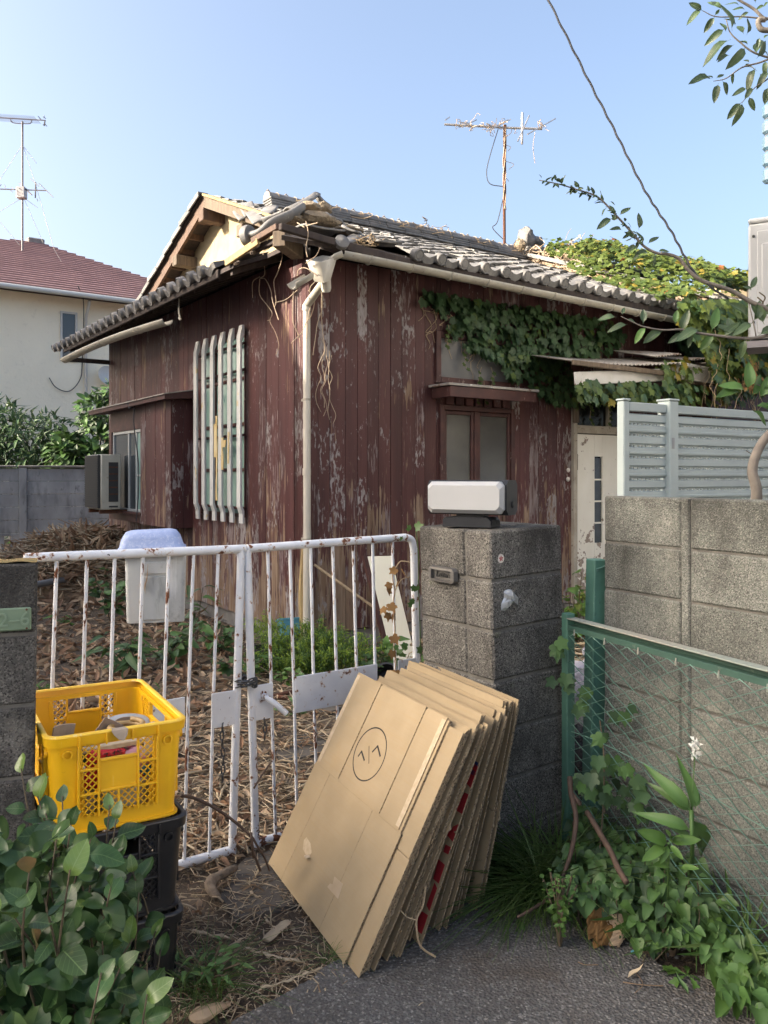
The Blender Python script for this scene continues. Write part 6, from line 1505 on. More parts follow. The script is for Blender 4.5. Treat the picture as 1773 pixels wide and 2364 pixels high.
# ---- camellia in the lower left corner
K1 = lambda x, y: (x*.42194, 1500+y*.42194)
root = Vector((-.66, 1.74, 0)); cam_ = T('camellia_shrub', 'glossy leaved dark green shrub in the lower left corner in front of the crates', 'shrub', root)
SHR = [(-260,930),(40,900),(120,960),(200,930),(270,870),(380,870),(430,960),(540,960),(500,1080),(600,1150),(660,1250),(620,1330),(520,1370),(600,1490),(720,1520),(790,1610),(810,1750),(840,1900),(840,2250),(-260,2300)]
tips = sample(SHR, 66, 95)
special = [(115, 650, 1.95), (205, 800, 1.9), (340, 800, 1.9), (640, 900, 1.88), (600, 850, 1.9), (760, 1330, 1.8), (850, 1540, 1.75), (660, 1110, 1.85), (440, 1230, 1.8), (720, 1200, 1.82), (880, 1640, 1.75), (900,1960,1.7)]
st = MB(); nl = 0; k = 0
extra = []
for q in special + sorted([(x, y, None) for x, y in tips], key=lambda p: p[1]):
    x, y, Y = q
    if Y is None: Y = rnd.uniform(1.42, 1.92) if y < 1500 else rnd.uniform(1.36, 1.72)
    tip = at(*K1(x, y), Y) - root
    d = (Vector((tip.x*.9, tip.y*.7, .34 + max(0, tip.z)*.45)) + rv(.10)).normalized(); Ln = rnd.uniform(.16, .26)
    base = tip - d*Ln - Vector((0,0,.02)); hub = Vector((tip.x*.25, tip.y*.25, max(.12, base.z*.45)))
    st.tube(spl([Vector((rnd.uniform(-.04,.04), rnd.uniform(-.04,.04), -.02)), hub, base, tip], 4), [.0055 - .004*i/12 for i in range(13)], 5)
    n = rnd.randint(4, 5); k += 1
    ph = rnd.uniform(0, 6)
    for j in range(n):
        t = (j+.6)/n if n > 1 else 1; pos = base.lerp(tip, min(1, .15 + .85*t)); a = ph + j*2.5; sd_ = d.orthogonal().normalized(); sd_ = (Matrix.Rotation(a, 3, d) @ sd_)
        ld = (sd_*rnd.uniform(.7, 1.1) + d*rnd.uniform(.25, .8) + Vector((0, -.25, -.10))).normalized() if j < n-1 else (d + rv(.2)).normalized()
        nr = (Vector((0, -.55, .8)) + rv(.32)).normalized(); 
        mt = pick(('camellia', 10), ('camellia_y', 1.3)) if j < n-1 else pick(('camellia', 4), ('camellia_y', 2.5), ('leaf_new', .5))
        sc_ = rnd.uniform(.040, .070)*(1 if j < n-1 else .85)
        if nl < 300: put(cam_, 'cam', CAM, frame(pos, ld, nr, sc_), mt); nl += 1
        else: extra.append((rnd.randrange(5), frame(pos, ld, nr, sc_), 0))
st.build('stem', m['stem'], cam_, True)
front = []
for x, y in sample([(p[0]*.93-10, p[1]+70) for p in SHR], 240):
    p = at(*K1(x, y), rnd.uniform(1.62, 1.82) if y < 1500 else rnd.uniform(1.5, 1.7)) - root; front.append((rnd.randrange(5), frame(p, Vector((rnd.gauss(.1,.7), -.3, rnd.gauss(.1,.5))), Vector((0,-.6,.75)) + rv(.33), rnd.uniform(.045,.072)), 0))
inner = []
for x, y in sample([(p[0]*.95, p[1]+90) for p in SHR], 300):
    p = at(*K1(x, y), rnd.uniform(1.78, 2.02) if y < 1500 else rnd.uniform(1.7, 1.95)) - root; inner.append((rnd.randrange(4), frame(p, rv(.6) + Vector((0,-.3,.1)), Vector((0,-.5,.8)) + rv(.4), rnd.uniform(.05,.078)), 0))
tag(scatter('inner_foliage', CAM, inner + extra + front, [m['camellia']], cam_), kind='stuff')

# ---- tree at the right edge: trunk behind the wall and branches reaching in
tr = T('leaning_tree', 'slender grey barked tree leaning in from the right edge over the block wall', 'tree', (1.62, 3.6, 0))
tO = Vector((1.62, 3.6, 0))
def TA(u, v, Y=3.6): return at(u, v, Y) - tO
Kt = lambda x, y: (1400+.22606*x, 450+.22606*y)
b = MB()
b.tube(spl([TA(1745, 1900, 3.55), TA(1728, 1300, 3.55), TA(1747, 1146, 3.5), TA(1737, 1085, 3.5), TA(1755, 1030, 3.5), TA(1790, 985, 3.5), TA(1850, 900, 3.5), TA(1880, 760, 3.5), TA(1900, 600, 3.5), TA(1895, 420, 3.5), TA(1880, 260, 3.55)], 6), [.026]*7 + [.0245 - .0003*i for i in range(54)], 9)
b.build('trunk', m['bark'], tr, True)
def branch(pts, r0, r1, nm='branch', mt='bark'):
    P = spl(pts, 6); b = MB(); b.tube(P, [r0 + (r1-r0)*i/(len(P)-1) for i in range(len(P))], 7); b.build(nm, m[mt], tr, True); return P
B1 = branch([TA(1880, 790), TA(1773, 715), TA(*Kt(1490,1100)), TA(*Kt(1270,975)), TA(*Kt(985,880)), TA(*Kt(850,780)), TA(*Kt(740,650)), TA(*Kt(620,603)), TA(*Kt(520,595)), TA(*Kt(380,520)), TA(*Kt(230,350)), TA(*Kt(90,200)), TA(1380, 455), TA(1330, 437), TA(1290, 425), TA(1245, 416)], .0115, .002)
b = MB()
for kx in range(150):
    f = rnd.random(); i = int(len(B1)*(.60 + .40*f)) - 1
    if i >= len(B1): continue
    p = B1[i]; d = (rv(.6) + Vector((-.4, -.2, .1))).normalized(); sc_ = rnd.uniform(.018, .042)
    if kx < 78: put(tr, 'tr', TRL, frame(p + rv(.008), d, Vector((0, -.7, .7)) + rv(.5), sc_), 'tree_leaf')
for (x, y, s, dx, dz) in [(330,360,.045,.05,1),(300,470,.04,-.4,.3),(320,520,.04,-.6,-.3),(375,500,.035,-.2,.6),(420,500,.035,.6,.5),(360,570,.03,-.6,-.5),(430,590,.035,-.9,0),(480,610,.03,.2,-.9),(520,580,.03,.8,.1),(165,360,.035,-1,.1),(60,235,.05,-.8,-.5),(130,210,.035,.5,.4)]:
    put(tr, 'tr', TRL, frame(TA(*Kt(x, y)), Vector((dx, -.2, dz)), Vector((.2,-.8,.5)), s*1.5), 'tree_leaf')
B2 = branch([TA(1850, 740), TA(*Kt(1650,1430)), TA(*Kt(1440,1465)), TA(*Kt(1150,1440)), TA(*Kt(940,1410)), TA(*Kt(770,1375)), TA(*Kt(580,1380)), TA(*Kt(380,1345)), TA(*Kt(250,1290)), TA(*Kt(150,1240))], .008, .002)
for (x, y, s, dx, dz, mt) in [(130,1225,.24,-1,.0,'tree_leaf'),(150,1225,.13,.3,.8,'tree_leaf'),(190,1250,.12,.7,-.2,'tree_leaf'),(250,1300,.26,-1,-.15,'tree_leaf'),(380,1310,.22,.1,1,'tree_leaf'),(395,1350,.26,-.6,-.7,'weed'),(580,1380,.30,-.9,-.5,'tree_leaf'),(775,1340,.30,.2,.9,'tree_leaf'),(690,1350,.2,.1,.8,'weed'),(830,1405,.25,-.9,-.4,'tree_leaf'),(940,1415,.36,-.95,-.35,'tree_leaf'),(880,1430,.18,-.3,-.9,'tree_leaf'),(1090,1420,.34,.2,.8,'weed'),(1110,1425,.28,-.5,-.6,'weed'),(1180,1430,.28,.6,.7,'tree_leaf'),(1300,1440,.34,.0,.9,'tree_leaf'),(1310,1450,.3,-.5,.5,'tree_leaf'),(1400,1460,.26,-.2,-.8,'tree_leaf'),(1480,1300,.3,.3,.9,'tree_leaf'),(1480,1240,.32,-.8,.6,'tree_leaf'),(1510,1320,.3,-.7,-.3,'tree_leaf'),(1560,1380,.34,.8,.4,'tree_leaf'),(1600,1250,.32,.6,.6,'tree_leaf'),(1640,1330,.34,-.4,.7,'tree_leaf'),(1460,980,.22,.4,.9,'tree_leaf'),(1440,1000,.14,-.6,.3,'tree_leaf'),(1090,1030,.2,.6,.7,'tree_leaf')]:
    put(tr, 'tr', TRL, frame(TA(*Kt(x, y)) + rv(.01), Vector((dx, rnd.uniform(-.4,.2), dz)), Vector((rnd.uniform(-.4,.4), -.9, .5)), s*.30), mt)
branch([TA(*Kt(1530,1450)), TA(*Kt(1500,1300)), TA(*Kt(1440,1030)), TA(*Kt(1450,960))], .003, .0015)
# upper crown
Ku = lambda x, y: (1550+.22594*x, .22594*y)
B3 = branch([TA(1880, 260), TA(1800, 60), TA(*Ku(950,190)), TA(*Ku(840,90)), TA(*Ku(690,0)), TA(*Ku(560,-90))], .009, .004, mt='bark')
branch([TA(*Ku(950,190)), TA(*Ku(720,170)), TA(*Ku(460,170)), TA(*Ku(320,110))], .004, .0015)
branch([TA(1800, 140), TA(*Ku(850,540)), TA(*Ku(700,430)), TA(*Ku(600,330)), TA(*Ku(560,200))], .005, .002)
branch([TA(1790, 130), TA(*Ku(900,640)), TA(*Ku(720,690)), TA(*Ku(560,800)), TA(*Ku(430,830))], .005, .0015)
branch([TA(1800, 150), TA(*Ku(980,810)), TA(*Ku(860,890)), TA(*Ku(720,1050))], .004, .0015)
b = MB(); lumpp = TA(*Ku(900,240)); b.tube(spl([TA(*Ku(960,200)), TA(*Ku(890,210)), TA(*Ku(920,300)), TA(1790,70)], 5), .012, 8); b.build('gnarl', m['bark'], tr, True)
for (x, y, x2, y2) in [(320,110,185,50),(310,100,165,200),(450,165,355,290),(440,160,490,100),(330,0,300,-120),(520,100,410,-20),(620,320,560,50),(560,330,510,230),(655,270,620,120),(550,290,380,400),(610,400,330,540),(650,450,480,550),(760,480,610,680),(600,560,480,615),(740,350,700,200),(770,360,800,200),(790,460,700,400),(860,560,940,340),(870,600,960,450),(720,690,900,640),(860,690,740,880),(640,735,620,830),(420,800,180,845),(480,850,430,1025),(520,820,590,940),(430,800,380,770),(455,800,530,760),(770,900,640,955),(830,890,745,1000),(790,985,835,1120),(720,1040,595,1180),(725,1040,680,1245),(900,380,880,480),(940,400,990,330),(960,620,930,760),(990,720,870,860),(930,800,990,700),(990,880,960,1040),(800,640,750,600),(860,30,830,-60),(960,60,870,90),(990,20,940,60),(700,60,590,0),(760,100,640,80),(800,120,700,160),(930,520,1010,560),(980,460,1030,400),(900,740,950,840)]:
    P, Q = TA(*Ku(x, y)), TA(*Ku(x2, y2)); d = Q-P; L_ = d.length*1.25; d.y += rnd.uniform(-.35,.35)*d.length
    put(tr, 'tr', TRL, frame(P, d, Vector((rnd.uniform(-.7,.7), -.8, rnd.uniform(.0,.8))), L_/1.12*.88), 'tree_leaf')
# lower right sprig
branch([TA(1850, 960), TA(1770, 900), TA(1735, 880), TA(1720, 850)], .004, .002)
for (x, y, s, dx, dz) in [(1440,2000,.40,.0,1),(1430,2000,.40,-.9,.3),(1390,2010,.40,-1,-.1),(1480,2060,.34,.5,.9),(1560,2080,.34,.3,.8),(1600,2050,.36,.9,.2),(1500,2150,.36,.7,-.2),(1590,2140,.34,.8,-.1),(1480,2190,.3,.6,-.6),(1620,2180,.36,.7,.5),(1560,2000,.3,.7,.6),(1640,2100,.34,.4,-.6)]:
    put(tr, 'tr', TRL, frame(TA(*Kt(x, y)), Vector((dx, -.2, dz)), Vector((.1, -.8, .6)) + rv(.2), s*.28), 'weed')
for (x, y) in ((1620, 1050), (1600, 1100)): b = MB(); b.tube(spl([TA(*Kt(1580,1130)), TA(*Kt(x, y)), TA(*Kt(x-40, y-40)), TA(*Kt(x-60,y-55))], 4), .003, 5); b.build('twig', m['stem'], tr)
b = MB(); b.tube([TA(1735,1048), TA(1722,1040)], .002, 5); b.build('twig', m['stem'], tr)
# wavy cable from the top of the frame down to the branch
cbp = [at(1225, -80, 3.9), at(1266, 0, 3.88), at(1318, 104, 3.85), at(1366, 200, 3.82), at(1410, 284, 3.78), at(1447, 358, 3.74), at(1485, 433, 3.7), at(1517, 485, 3.67), at(1550, 535, 3.64), at(1578, 587, 3.62), at(1610, 637, 3.6), at(1680, 690, 3.6)]
P = spl(cbp, 10); P = [p + Vector((.0022*math.sin(i*1.1), 0, .0022*math.cos(i*1.1))) for i, p in enumerate(P)]
b = MB(); b.tube(P, .0050, 7); tag(b.build('cable', m['cable'], None, True), 'long wavy dark cable slanting across the sky down to the leaning branch', 'cable')
wq = [at(1600, 650, 26), at(1740, 622, 26), at(1900, 590, 26)]; b = MB(); b.tube(wq, .02, 4); tag(b.build('overhead_wire', m['cable']), 'thin straight overhead wire just above the far cream building', 'wire')

# ---- ivy on the house wall (hanging from the gutter)
IVP = [(185,262),(330,300),(560,345),(800,385),(1030,440),(1060,500),(1020,560),(900,590),(830,620),(830,700),(1000,700),(1010,780),(880,800),(760,790),(690,750),(640,690),(570,690),(545,640),(510,600),(440,590),(390,560),(340,505),(285,420),(230,340)]
iv = T('wall_ivy', 'dark green ivy hanging over the red wall between the gutter and the door', 'ivy', HO, TH)
V3 = lambda x, y, off: hp(*C3(x, y), 'y', off)
pts = sample(IVP, 1250); pts.sort(key=lambda p: rnd.random()); far = []
edgeo = lambda x, y: min(1, .25 + .75*min(abs(x-185)/250, 1))
for i, (x, y) in enumerate(pts):
    dens = mnoise.noise(Vector((x/70, y/70, 0)))
    off = -.045 - rnd.random()*.10*edgeo(x, y) - max(0, dens)*.12; p = V3(x, y, off)
    if p.z > 3.33: p.z = 3.33 - rnd.random()*.1
    d = Vector((rnd.gauss(0, .35), -.30 + rnd.gauss(0, .15), -1)); nr = Vector((rnd.gauss(0,.25), -1, .45 + rnd.gauss(0,.2))); s = rnd.uniform(.058, .105)*(.7 if dens < -.25 else 1)
    M = frame(p, d, nr, s)
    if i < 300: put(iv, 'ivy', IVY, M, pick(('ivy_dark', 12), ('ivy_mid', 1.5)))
    else: far.append((rnd.randrange(3), frame(p + Vector((0, .03, 0)), d, nr, s), 0 if rnd.random() < .9 else 1))
st = MB()
for (x, y, n, dx) in [(440,640,7,-1),(450,700,4,0),(900,780,5,1),(370,560,4,0),(480,640,5,.5),(980,800,4,0),(1010,740,4,0),(300,460,4,-1)]:
    p = V3(x, y, -.08); P = [p.copy()]
    for j in range(n):
        p = p + Vector((.012*dx + rnd.uniform(-.02,.02), rnd.uniform(-.01,.01), -.05)); P.append(p.copy()); far.append((rnd.randrange(3), frame(p, Vector((rnd.uniform(-1,1), -.4, -.6)), Vector((0,-1,.4)), rnd.uniform(.04,.065)), 1))
    st.tube(P, .003, 4)
for k in range(26):
    x0, y0 = rnd.uniform(210, 480), 0; y0 = 330 + (x0-210)*.9; p = V3(x0, y0, -.026); P = [p.copy()]
    for j in range(rnd.randint(4, 10)): p = p + Vector((rnd.uniform(-.07,.05), 0, rnd.uniform(-.09,.02))); P.append(p.copy())
    st.tube(spl(P, 3), .003, 4, False)
tag(st.build('runners', m['vine_dry'], iv), kind='stuff')
tag(scatter('foliage', IVY, far, [m['ivy_dark'], m['ivy_mid']], iv), kind='stuff')
# ivy around the door canopy
iv2 = T('canopy_ivy', 'mid green ivy trailing under and over the collapsed door canopy', 'ivy', HO, TH)
P2 = [(850,680),(1000,700),(1130,690),(1290,700),(1420,720),(1560,700),(1600,760),(1560,800),(1400,800),(1030,790),(840,780)]; far = []
for i, (x, y) in enumerate(sample(P2, 330) + sample([(1180,620),(1330,590),(1370,650),(1330,690),(1240,720),(1250,760),(1190,640)], 90) + sample([(1420,690),(1659,640),(1659,720),(1500,760)], 80)):
    p = V3(x, y, rnd.uniform(-1.05, -.55)); d = Vector((rnd.gauss(0,.5), -.3, -.8)); s = rnd.uniform(.06, .11)
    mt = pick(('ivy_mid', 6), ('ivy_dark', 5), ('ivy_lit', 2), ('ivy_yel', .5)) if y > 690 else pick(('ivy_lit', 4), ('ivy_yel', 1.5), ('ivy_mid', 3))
    M = frame(p, d, Vector((rnd.gauss(0,.3), -1, .5)), s)
    if i % 5 < 3 and i < 480: put(iv2, 'ivy', IVY, M, mt)
    else: far.append((rnd.randrange(3), M, ['ivy_mid','ivy_dark','ivy_lit','ivy_yel'].index(mt)))
tag(scatter('foliage', IVY, far, [m['ivy_mid'], m['ivy_dark'], m['ivy_lit'], m['ivy_yel']], iv2), kind='stuff')
b = MB()
for k in range(26):
    p = V3(rnd.uniform(1400, 1640), rnd.uniform(650, 760), -.9); P = [p.copy()]
    for j in range(6): p = p + Vector((rnd.uniform(-.05,.05), rnd.uniform(-.03,.03), rnd.uniform(-.12,.02))); P.append(p.copy())
    b.tube(spl(P, 3), .003, 4, False)
tag(b.build('dry_tendrils', m['vine_dry'], iv2), kind='stuff')
# ivy over the roof of the wing
iv3 = T('roof_ivy', 'sunlit yellow green ivy mounded over the tiled roof of the wing at right', 'ivy', HO, TH)
def zroof(s, t):
    a = zm(t) if t < RY else RZ - SL*(t-RY); c = WZ - .38*abs(t-RY); return max(a, c) if s > 5.36 else a
far = []; mi_ = ['ivy_lit', 'ivy_mid', 'ivy_yel', 'ivy_red', 'ivy_dark']; ni = 0; cnt = 0
while cnt < 15000:
    s, t = rnd.uniform(3.9, 11.5), rnd.uniform(-1.1, 3.2)
    lim = 4.15 + (t+.45)*.42 + .22*mnoise.noise(Vector((t*2.5, s, 0)))
    if t > 2.35: lim = max(lim, 6.3 - (2.9-t)*1.2 + .2*mnoise.noise(Vector((s*3, t, 2))))
    if s < lim: continue
    if s < 5.36 and t < -.62: continue
    cnt += 1
    nz_ = mnoise.noise(Vector((s*1.1, t*1.1, 5)))*.5 + mnoise.noise(Vector((s*2.7, t*2.7, 1)))*.25
    mound = (.14 + .30*max(0, nz_+.35))*min(1, (s-lim)*1.8 + .15)
    q_ = max(0, min(1, (s-4.6)/.76)); z = zroof(s, t) + .07 + mound*rnd.uniform(.55, 1.0) + (.34*q_*q_ if s <= 5.36 else .02)
    p = Vector((s, t, z)); nr = Vector((-.5 + rnd.gauss(0,.4), -.45 + rnd.gauss(0,.35), .85)); d = Vector((rnd.gauss(0,.5), -.8, -.45 + rnd.gauss(0,.3)))
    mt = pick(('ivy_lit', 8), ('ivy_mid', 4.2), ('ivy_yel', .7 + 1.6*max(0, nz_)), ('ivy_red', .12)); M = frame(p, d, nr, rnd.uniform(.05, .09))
    if ni < 230 and s < 7 and t < .6 and rnd.random() < .5: put(iv3, 'ivy', IVY, M, mt); ni += 1
    else: far.append((rnd.randrange(3), M, mi_.index(mt)))
# curtain falling past the end of the gutter
for k in range(3600):
    u, v = rnd.uniform(1572, 1800), rnd.uniform(690, 900)
    if v > 720 + (u-1560)*1.5 + 40*mnoise.noise(Vector((u/40, 0, 0))): continue
    y_ = -.75 - .35*rnd.random() - .25*mnoise.noise(Vector((u/50, v/50, 3))); p = hp(u, v, 'y', y_)
    mt = pick(('ivy_lit', 6), ('ivy_mid', 5), ('ivy_dark', 3), ('ivy_yel', 1.2 if v > 800 else .4)); M = frame(p, Vector((rnd.gauss(0,.45), -.4, -.8)), Vector((-.25+rnd.gauss(0,.3), -1, .5)), rnd.uniform(.07, .12))
    if ni < 300 and k % 12 == 0: put(iv3, 'ivy', IVY, M, mt); ni += 1
    else: far.append((rnd.randrange(3), M, mi_.index(mt)))
for k in range(260):
    u, v = rnd.uniform(1560, 1640), rnd.uniform(760, 900); 
    if not (v < 770 + (u-1540)*1.2): continue
    p = hp(u, v, 'y', -.1 - .15*rnd.random()); far.append((rnd.randrange(3), frame(p, Vector((rnd.gauss(0,.4),-.3,-1)), Vector((0,-1,.4)), rnd.uniform(.07,.11)), 4))
tag(scatter('foliage', IVY, far, [m[x] for x in mi_], iv3), kind='stuff')
b = MB()
for k in range(12):
    p = hp(rnd.uniform(1640, 1775), rnd.uniform(740, 900), 'y', -1.1); P = [p.copy()]
    for j in range(7): p = p + Vector((rnd.uniform(-.05,.05), rnd.uniform(-.02,.02), -.05)); P.append(p.copy())
    b.tube(spl(P, 3), .0035, 4, False)
for k in range(22):
    s = rnd.uniform(6, 11); p = Vector((s, RY-.2, zroof(s, RY)+.25)); b.tube(spl([p, p+Vector((.04,0,.1)), p+Vector((.12,.0,.2))], 3), .004, 4)
tag(b.build('dry_tendrils', m['vine_dry'], iv3), kind='stuff')
far = []
for k in range(120):
    u, v = rnd.gauss(1735, 10), rnd.uniform(830, 900); p = hp(u, v, 'y', -1.15); far.append((rnd.randrange(3), frame(p, Vector((rnd.gauss(0,.3), -.2, -1)), Vector((0,-1,.2))+rv(.4), rnd.uniform(.03,.06)), 0))
scatter('dead_leaves', IVY, far, [m['dead_vine']], iv3)

# ---- bushes behind the panel wall
def bush(label, O_, blobs, n, raws, size, mt, cat='bush', trunk=True):
    t = T('garden_bush', label, cat, O_); far = []
    for k in range(n):
        bl = rnd.choices(blobs, [q[3]**2 for q in blobs])[0]; c = Vector(bl[:3]); r = bl[3]
        d = rv(1).normalized(); q = r*(rnd.random()**.35); p = c + Vector((d.x*q, d.y*q, d.z*q*.85)); 
        if mnoise.noise(p*3.1) < -.22: continue
        far.append((rnd.randrange(len(raws)), frame(p, d + rv(.5) + Vector((0,-.2,-.1)), d*.5 + Vector((0,-.3,.8)) + rv(.3), rnd.uniform(*size)), rnd.randrange(len(mt))))
    tag(scatter('crown', raws, far, [m[x] for x in mt], t), kind='stuff')
    st = MB()
    for bl in blobs: st.tube(spl([Vector((bl[0]*.3, bl[1]*.3, 0)), Vector((bl[0]*.6, bl[1]*.6, bl[2]*.6)), Vector(bl[:3])], 4), [.03 - .0025*i for i in range(9)], 6)
    st.build('trunk', m['stem'], t); return t
bb = at(60, 1100, 17.6); bush('wide dark bush with narrow leaves behind the panel wall at far left', (bb.x, 17.6, 0), [(-.9,0,2.0,.75),(-.3,.1,2.35,.8),(.2,0,2.0,.75),(.5,.1,2.55,.45),(-.6,0,2.75,.5),(-1.6,0,2.2,.8),(.75,0,1.8,.5)], 3600, LAN, (.16, .26), ['bush', 'ivy_dark'])
bb = at(180, 1100, 17.0); bush('broad leaved bush between the narrow leaved bush and the red house', (bb.x, 17.0, 0), [(-.1,0,1.9,.5),(.3,0,1.8,.5),(-.25,0,2.2,.3)], 620, HRT, (.16, .26), ['weed', 'bush'])
bb = at(232, 1100, 17.4); bush('taller loose bush close to the left corner of the red house', (bb.x, 17.4, 0), [(.1,0,2.4,.55),(.0,0,2.9,.45),(.35,.1,2.0,.6),(.3,0,3.3,.35)], 1200, CAM, (.12, .2), ['bush', 'weed'])

# ---- garden plants
def clump(name, label, cat, O_, n, raws, size, hgt, spread, mts, kind='c', stuff=False, grp=None, up=.55, stems=8):
    t = T(name, label, cat, O_, 0, grp); far = []; st = MB(); per = max(1, n//stems)
    for s in range(stems):
        a = rnd.uniform(0, 6.28); r = spread*rnd.random()**.6; tip = Vector((math.cos(a)*r, math.sin(a)*r, hgt*rnd.uniform(.55, 1))); P = spl([(0,0,0), Vector((tip.x*.4, tip.y*.4, tip.z*.6)), tip], 5); st.tube(P, .0035, 4)
        for j in range(per):
            p = P[min(len(P)-1, int(len(P)*(.25 + .8*(j+.5)/per)))] ; an = rnd.uniform(0, 6.28); d = Vector((math.cos(an), math.sin(an), up*rnd.uniform(-.4, 1))); nr = Vector((0,-.35,1)) + rv(.3); mt = rnd.choice(mts); M = frame(p, d, nr, rnd.uniform(*size))
            if stuff: far.append((rnd.randrange(len(raws)), M, mts.index(mt)))
            else: put(t, kind, raws, M, mt)
    st.build('stem', m['stem'], t)
    if stuff: tag(scatter('foliage', raws, far, [m[x] for x in mts], t), kind='stuff')
    return t
# feathery lime plant at the house corner
fo_ = gnd(735, 1562); t = T('feathery_plant', 'feathery lime green plant at the foot of the house corner', 'plant', fo_); far = []; st = MB()
for k in range(120):
    a = rnd.uniform(0, 6.28); r = .50*rnd.random()**.6; tip = Vector((math.cos(a)*r*1.25, math.sin(a)*r*.6, rnd.uniform(.12, .44)*(1.1-r))); P = spl([(tip.x*.3, tip.y*.3, 0), (tip.x*.7, tip.y*.7, tip.z*.8), tip], 6); st.tube(P, .002, 3)
    for p in P[3:]:
        for j in range(9): far.append((rnd.randrange(2), frame(p + rv(.018), rv(.7) + Vector((0,0,.2)), Vector((0,-.4,1)) + rv(.4), rnd.uniform(.018,.038)), rnd.randrange(2)))
for k in range(14):
    x = rnd.uniform(-.62, -.3); P = spl([(x*.5, .1, .05), (x*.8, .15, .3), (x, .18, rnd.uniform(.34,.46))], 6); st.tube(P, .002, 3)
    for p in P[4:]:
        for j in range(8): far.append((rnd.randrange(2), frame(p + rv(.018), rv(.7), Vector((0,-.4,1)) + rv(.4), rnd.uniform(.018,.034)), 0))
st.build('stem', m['weed'], t); tag(scatter('foliage', LAN, far, [m['fern'], m['weed_l']], t), kind='stuff')
for (lab, u, v, n, rw_, sz, hg, sp_, mts) in [
    ('low lance leaved shrub in the litter left of the letter bin', 300, 1560, 46, LAN, (.13,.22), .34, .26, ['ivy_dark','weed']),
    ('leafy shrub under the white letter bin', 385, 1545, 60, HRT, (.07,.12), .36, .30, ['weed','ivy_dark']),
    ('pale leaved sprig between the letter bin and the red wall', 455, 1500, 22, LAN, (.14,.22), .62, .14, ['weed','tree_leaf']),
    ('broad weed growing along the left foundation', 505, 1520, 46, HRT, (.06,.11), .30, .28, ['weed','ivy_dark']),
    ('dark weed at the house foundation near the vent', 560, 1575, 40, IVY, (.05,.09), .22, .3, ['weed','ivy_dark']),
    ('small weed in front of the black pots', 650, 1590, 26, HRT, (.045,.07), .16, .2, ['weed','weed_l']),
    ('round leaved weed below the leaning mirror', 885, 1560, 18, HRT, (.09,.14), .30, .18, ['weed','weed_l']),
    ('weed between the feathery plant and the mirror', 845, 1575, 30, IVY, (.05,.08), .2, .2, ['weed','ivy_dark']),
    ('fresh green sprig in the dead leaves below the number plate', 110, 1600, 16, LAN, (.06,.1), .10, .1, ['weed_l']),
    ('fresh green sprig in the litter behind the crate', 330, 1620, 14, LAN, (.08,.13), .14, .1, ['weed_l']),
    ('small sprig in the litter far behind the left gate bars', 150, 1445, 14, LAN, (.08,.12), .12, .15, ['weed_l']),
    ('weed at the foot of the panel wall at far left', 45, 1262, 30, HRT, (.1,.16), .3, .5, ['weed','weed_l']),
    ('young shrub in the brush behind the left gate leaf', 255, 1440, 60, HRT, (.08,.13), .55, .35, ['ivy_dark','weed']),
    ('small leafy weed by the slab behind the gate', 690, 1655, 20, HRT, (.035,.055), .1, .12, ['weed','weed_l'])]:
    clump('garden_weed', lab, 'plant', gnd(u, v), n, rw_, sz, hg, sp_, mts, 'g'+str(id(rw_)), stems=max(5, n//6))
# ---- litter in the garden: dead leaves and dry stalks nobody could count
GN = Vector((-SA, CA, 0))
far = []; far2 = []
def behind(p, k=.0): return (p - GR).dot(GN) > k
stk = []
for q in range(3):
    b = MB(); b.tube([(0,-.5,0), (.02*(q-1),0,.02*q), (0,.5,0)], [.011, .012, .008], 4, True, None, .6); stk.append(raw(b))
def gz(x, y): return ground_noise(x, y) + .008
for k in range(11000):
    u, v = rnd.uniform(40, 1000), 1240 + 900*rnd.random()**1.6
    p = gnd(u, v)
    if not behind(p, -.02 if rnd.random() < .9 else -.35): continue
    lp = hl(p)
    if lp.x > -.1 and lp.y > -.06: continue
    if p.x < -.98 and p.y < 2.5: continue
    dn = mnoise.noise(Vector((p.x*.9, p.y*.9, 0)))
    leafy = (p.y > 4.4 and p.x < -.9 - .05*p.y)
    if rnd.random() < (.75 if leafy else .3):
        far.append((rnd.randrange(3), frame(Vector((p.x, p.y, gz(p.x, p.y) + rnd.uniform(.0, .035))), Vector((rnd.gauss(0,1), rnd.gauss(0,1), rnd.gauss(0,.25))), Vector((0,0,1)) + rv(.45), rnd.uniform(.07, .15)*(1 if leafy else .6)), rnd.randrange(2)))
    elif dn > -.5 or rnd.random() < .5:
        L_ = rnd.choice([.05, .07, .1, .16, .28, .42])*rnd.uniform(.7, 1.2)*(1.0 if p.y > 4 else .6); th_ = rnd.uniform(.18, .55); M = Matrix.Translation((p.x, p.y, gz(p.x, p.y) + rnd.uniform(.002, .03))) @ Euler((rnd.gauss(0, .09), rnd.gauss(0,.2), rnd.uniform(0, 6.28))).to_matrix().to_4x4() @ Matrix.Diagonal((th_, L_, th_, 1))
        far2.append((rnd.randrange(3), M, 0 if rnd.random() < .72 else 1))
tag(scatter('dead_leaves', DRY, far, [m['dead_leaf'], m['dead_leaf2']]), 'brown curled dead leaves carpeting the garden behind the gate', 'dead leaves', kind='stuff')
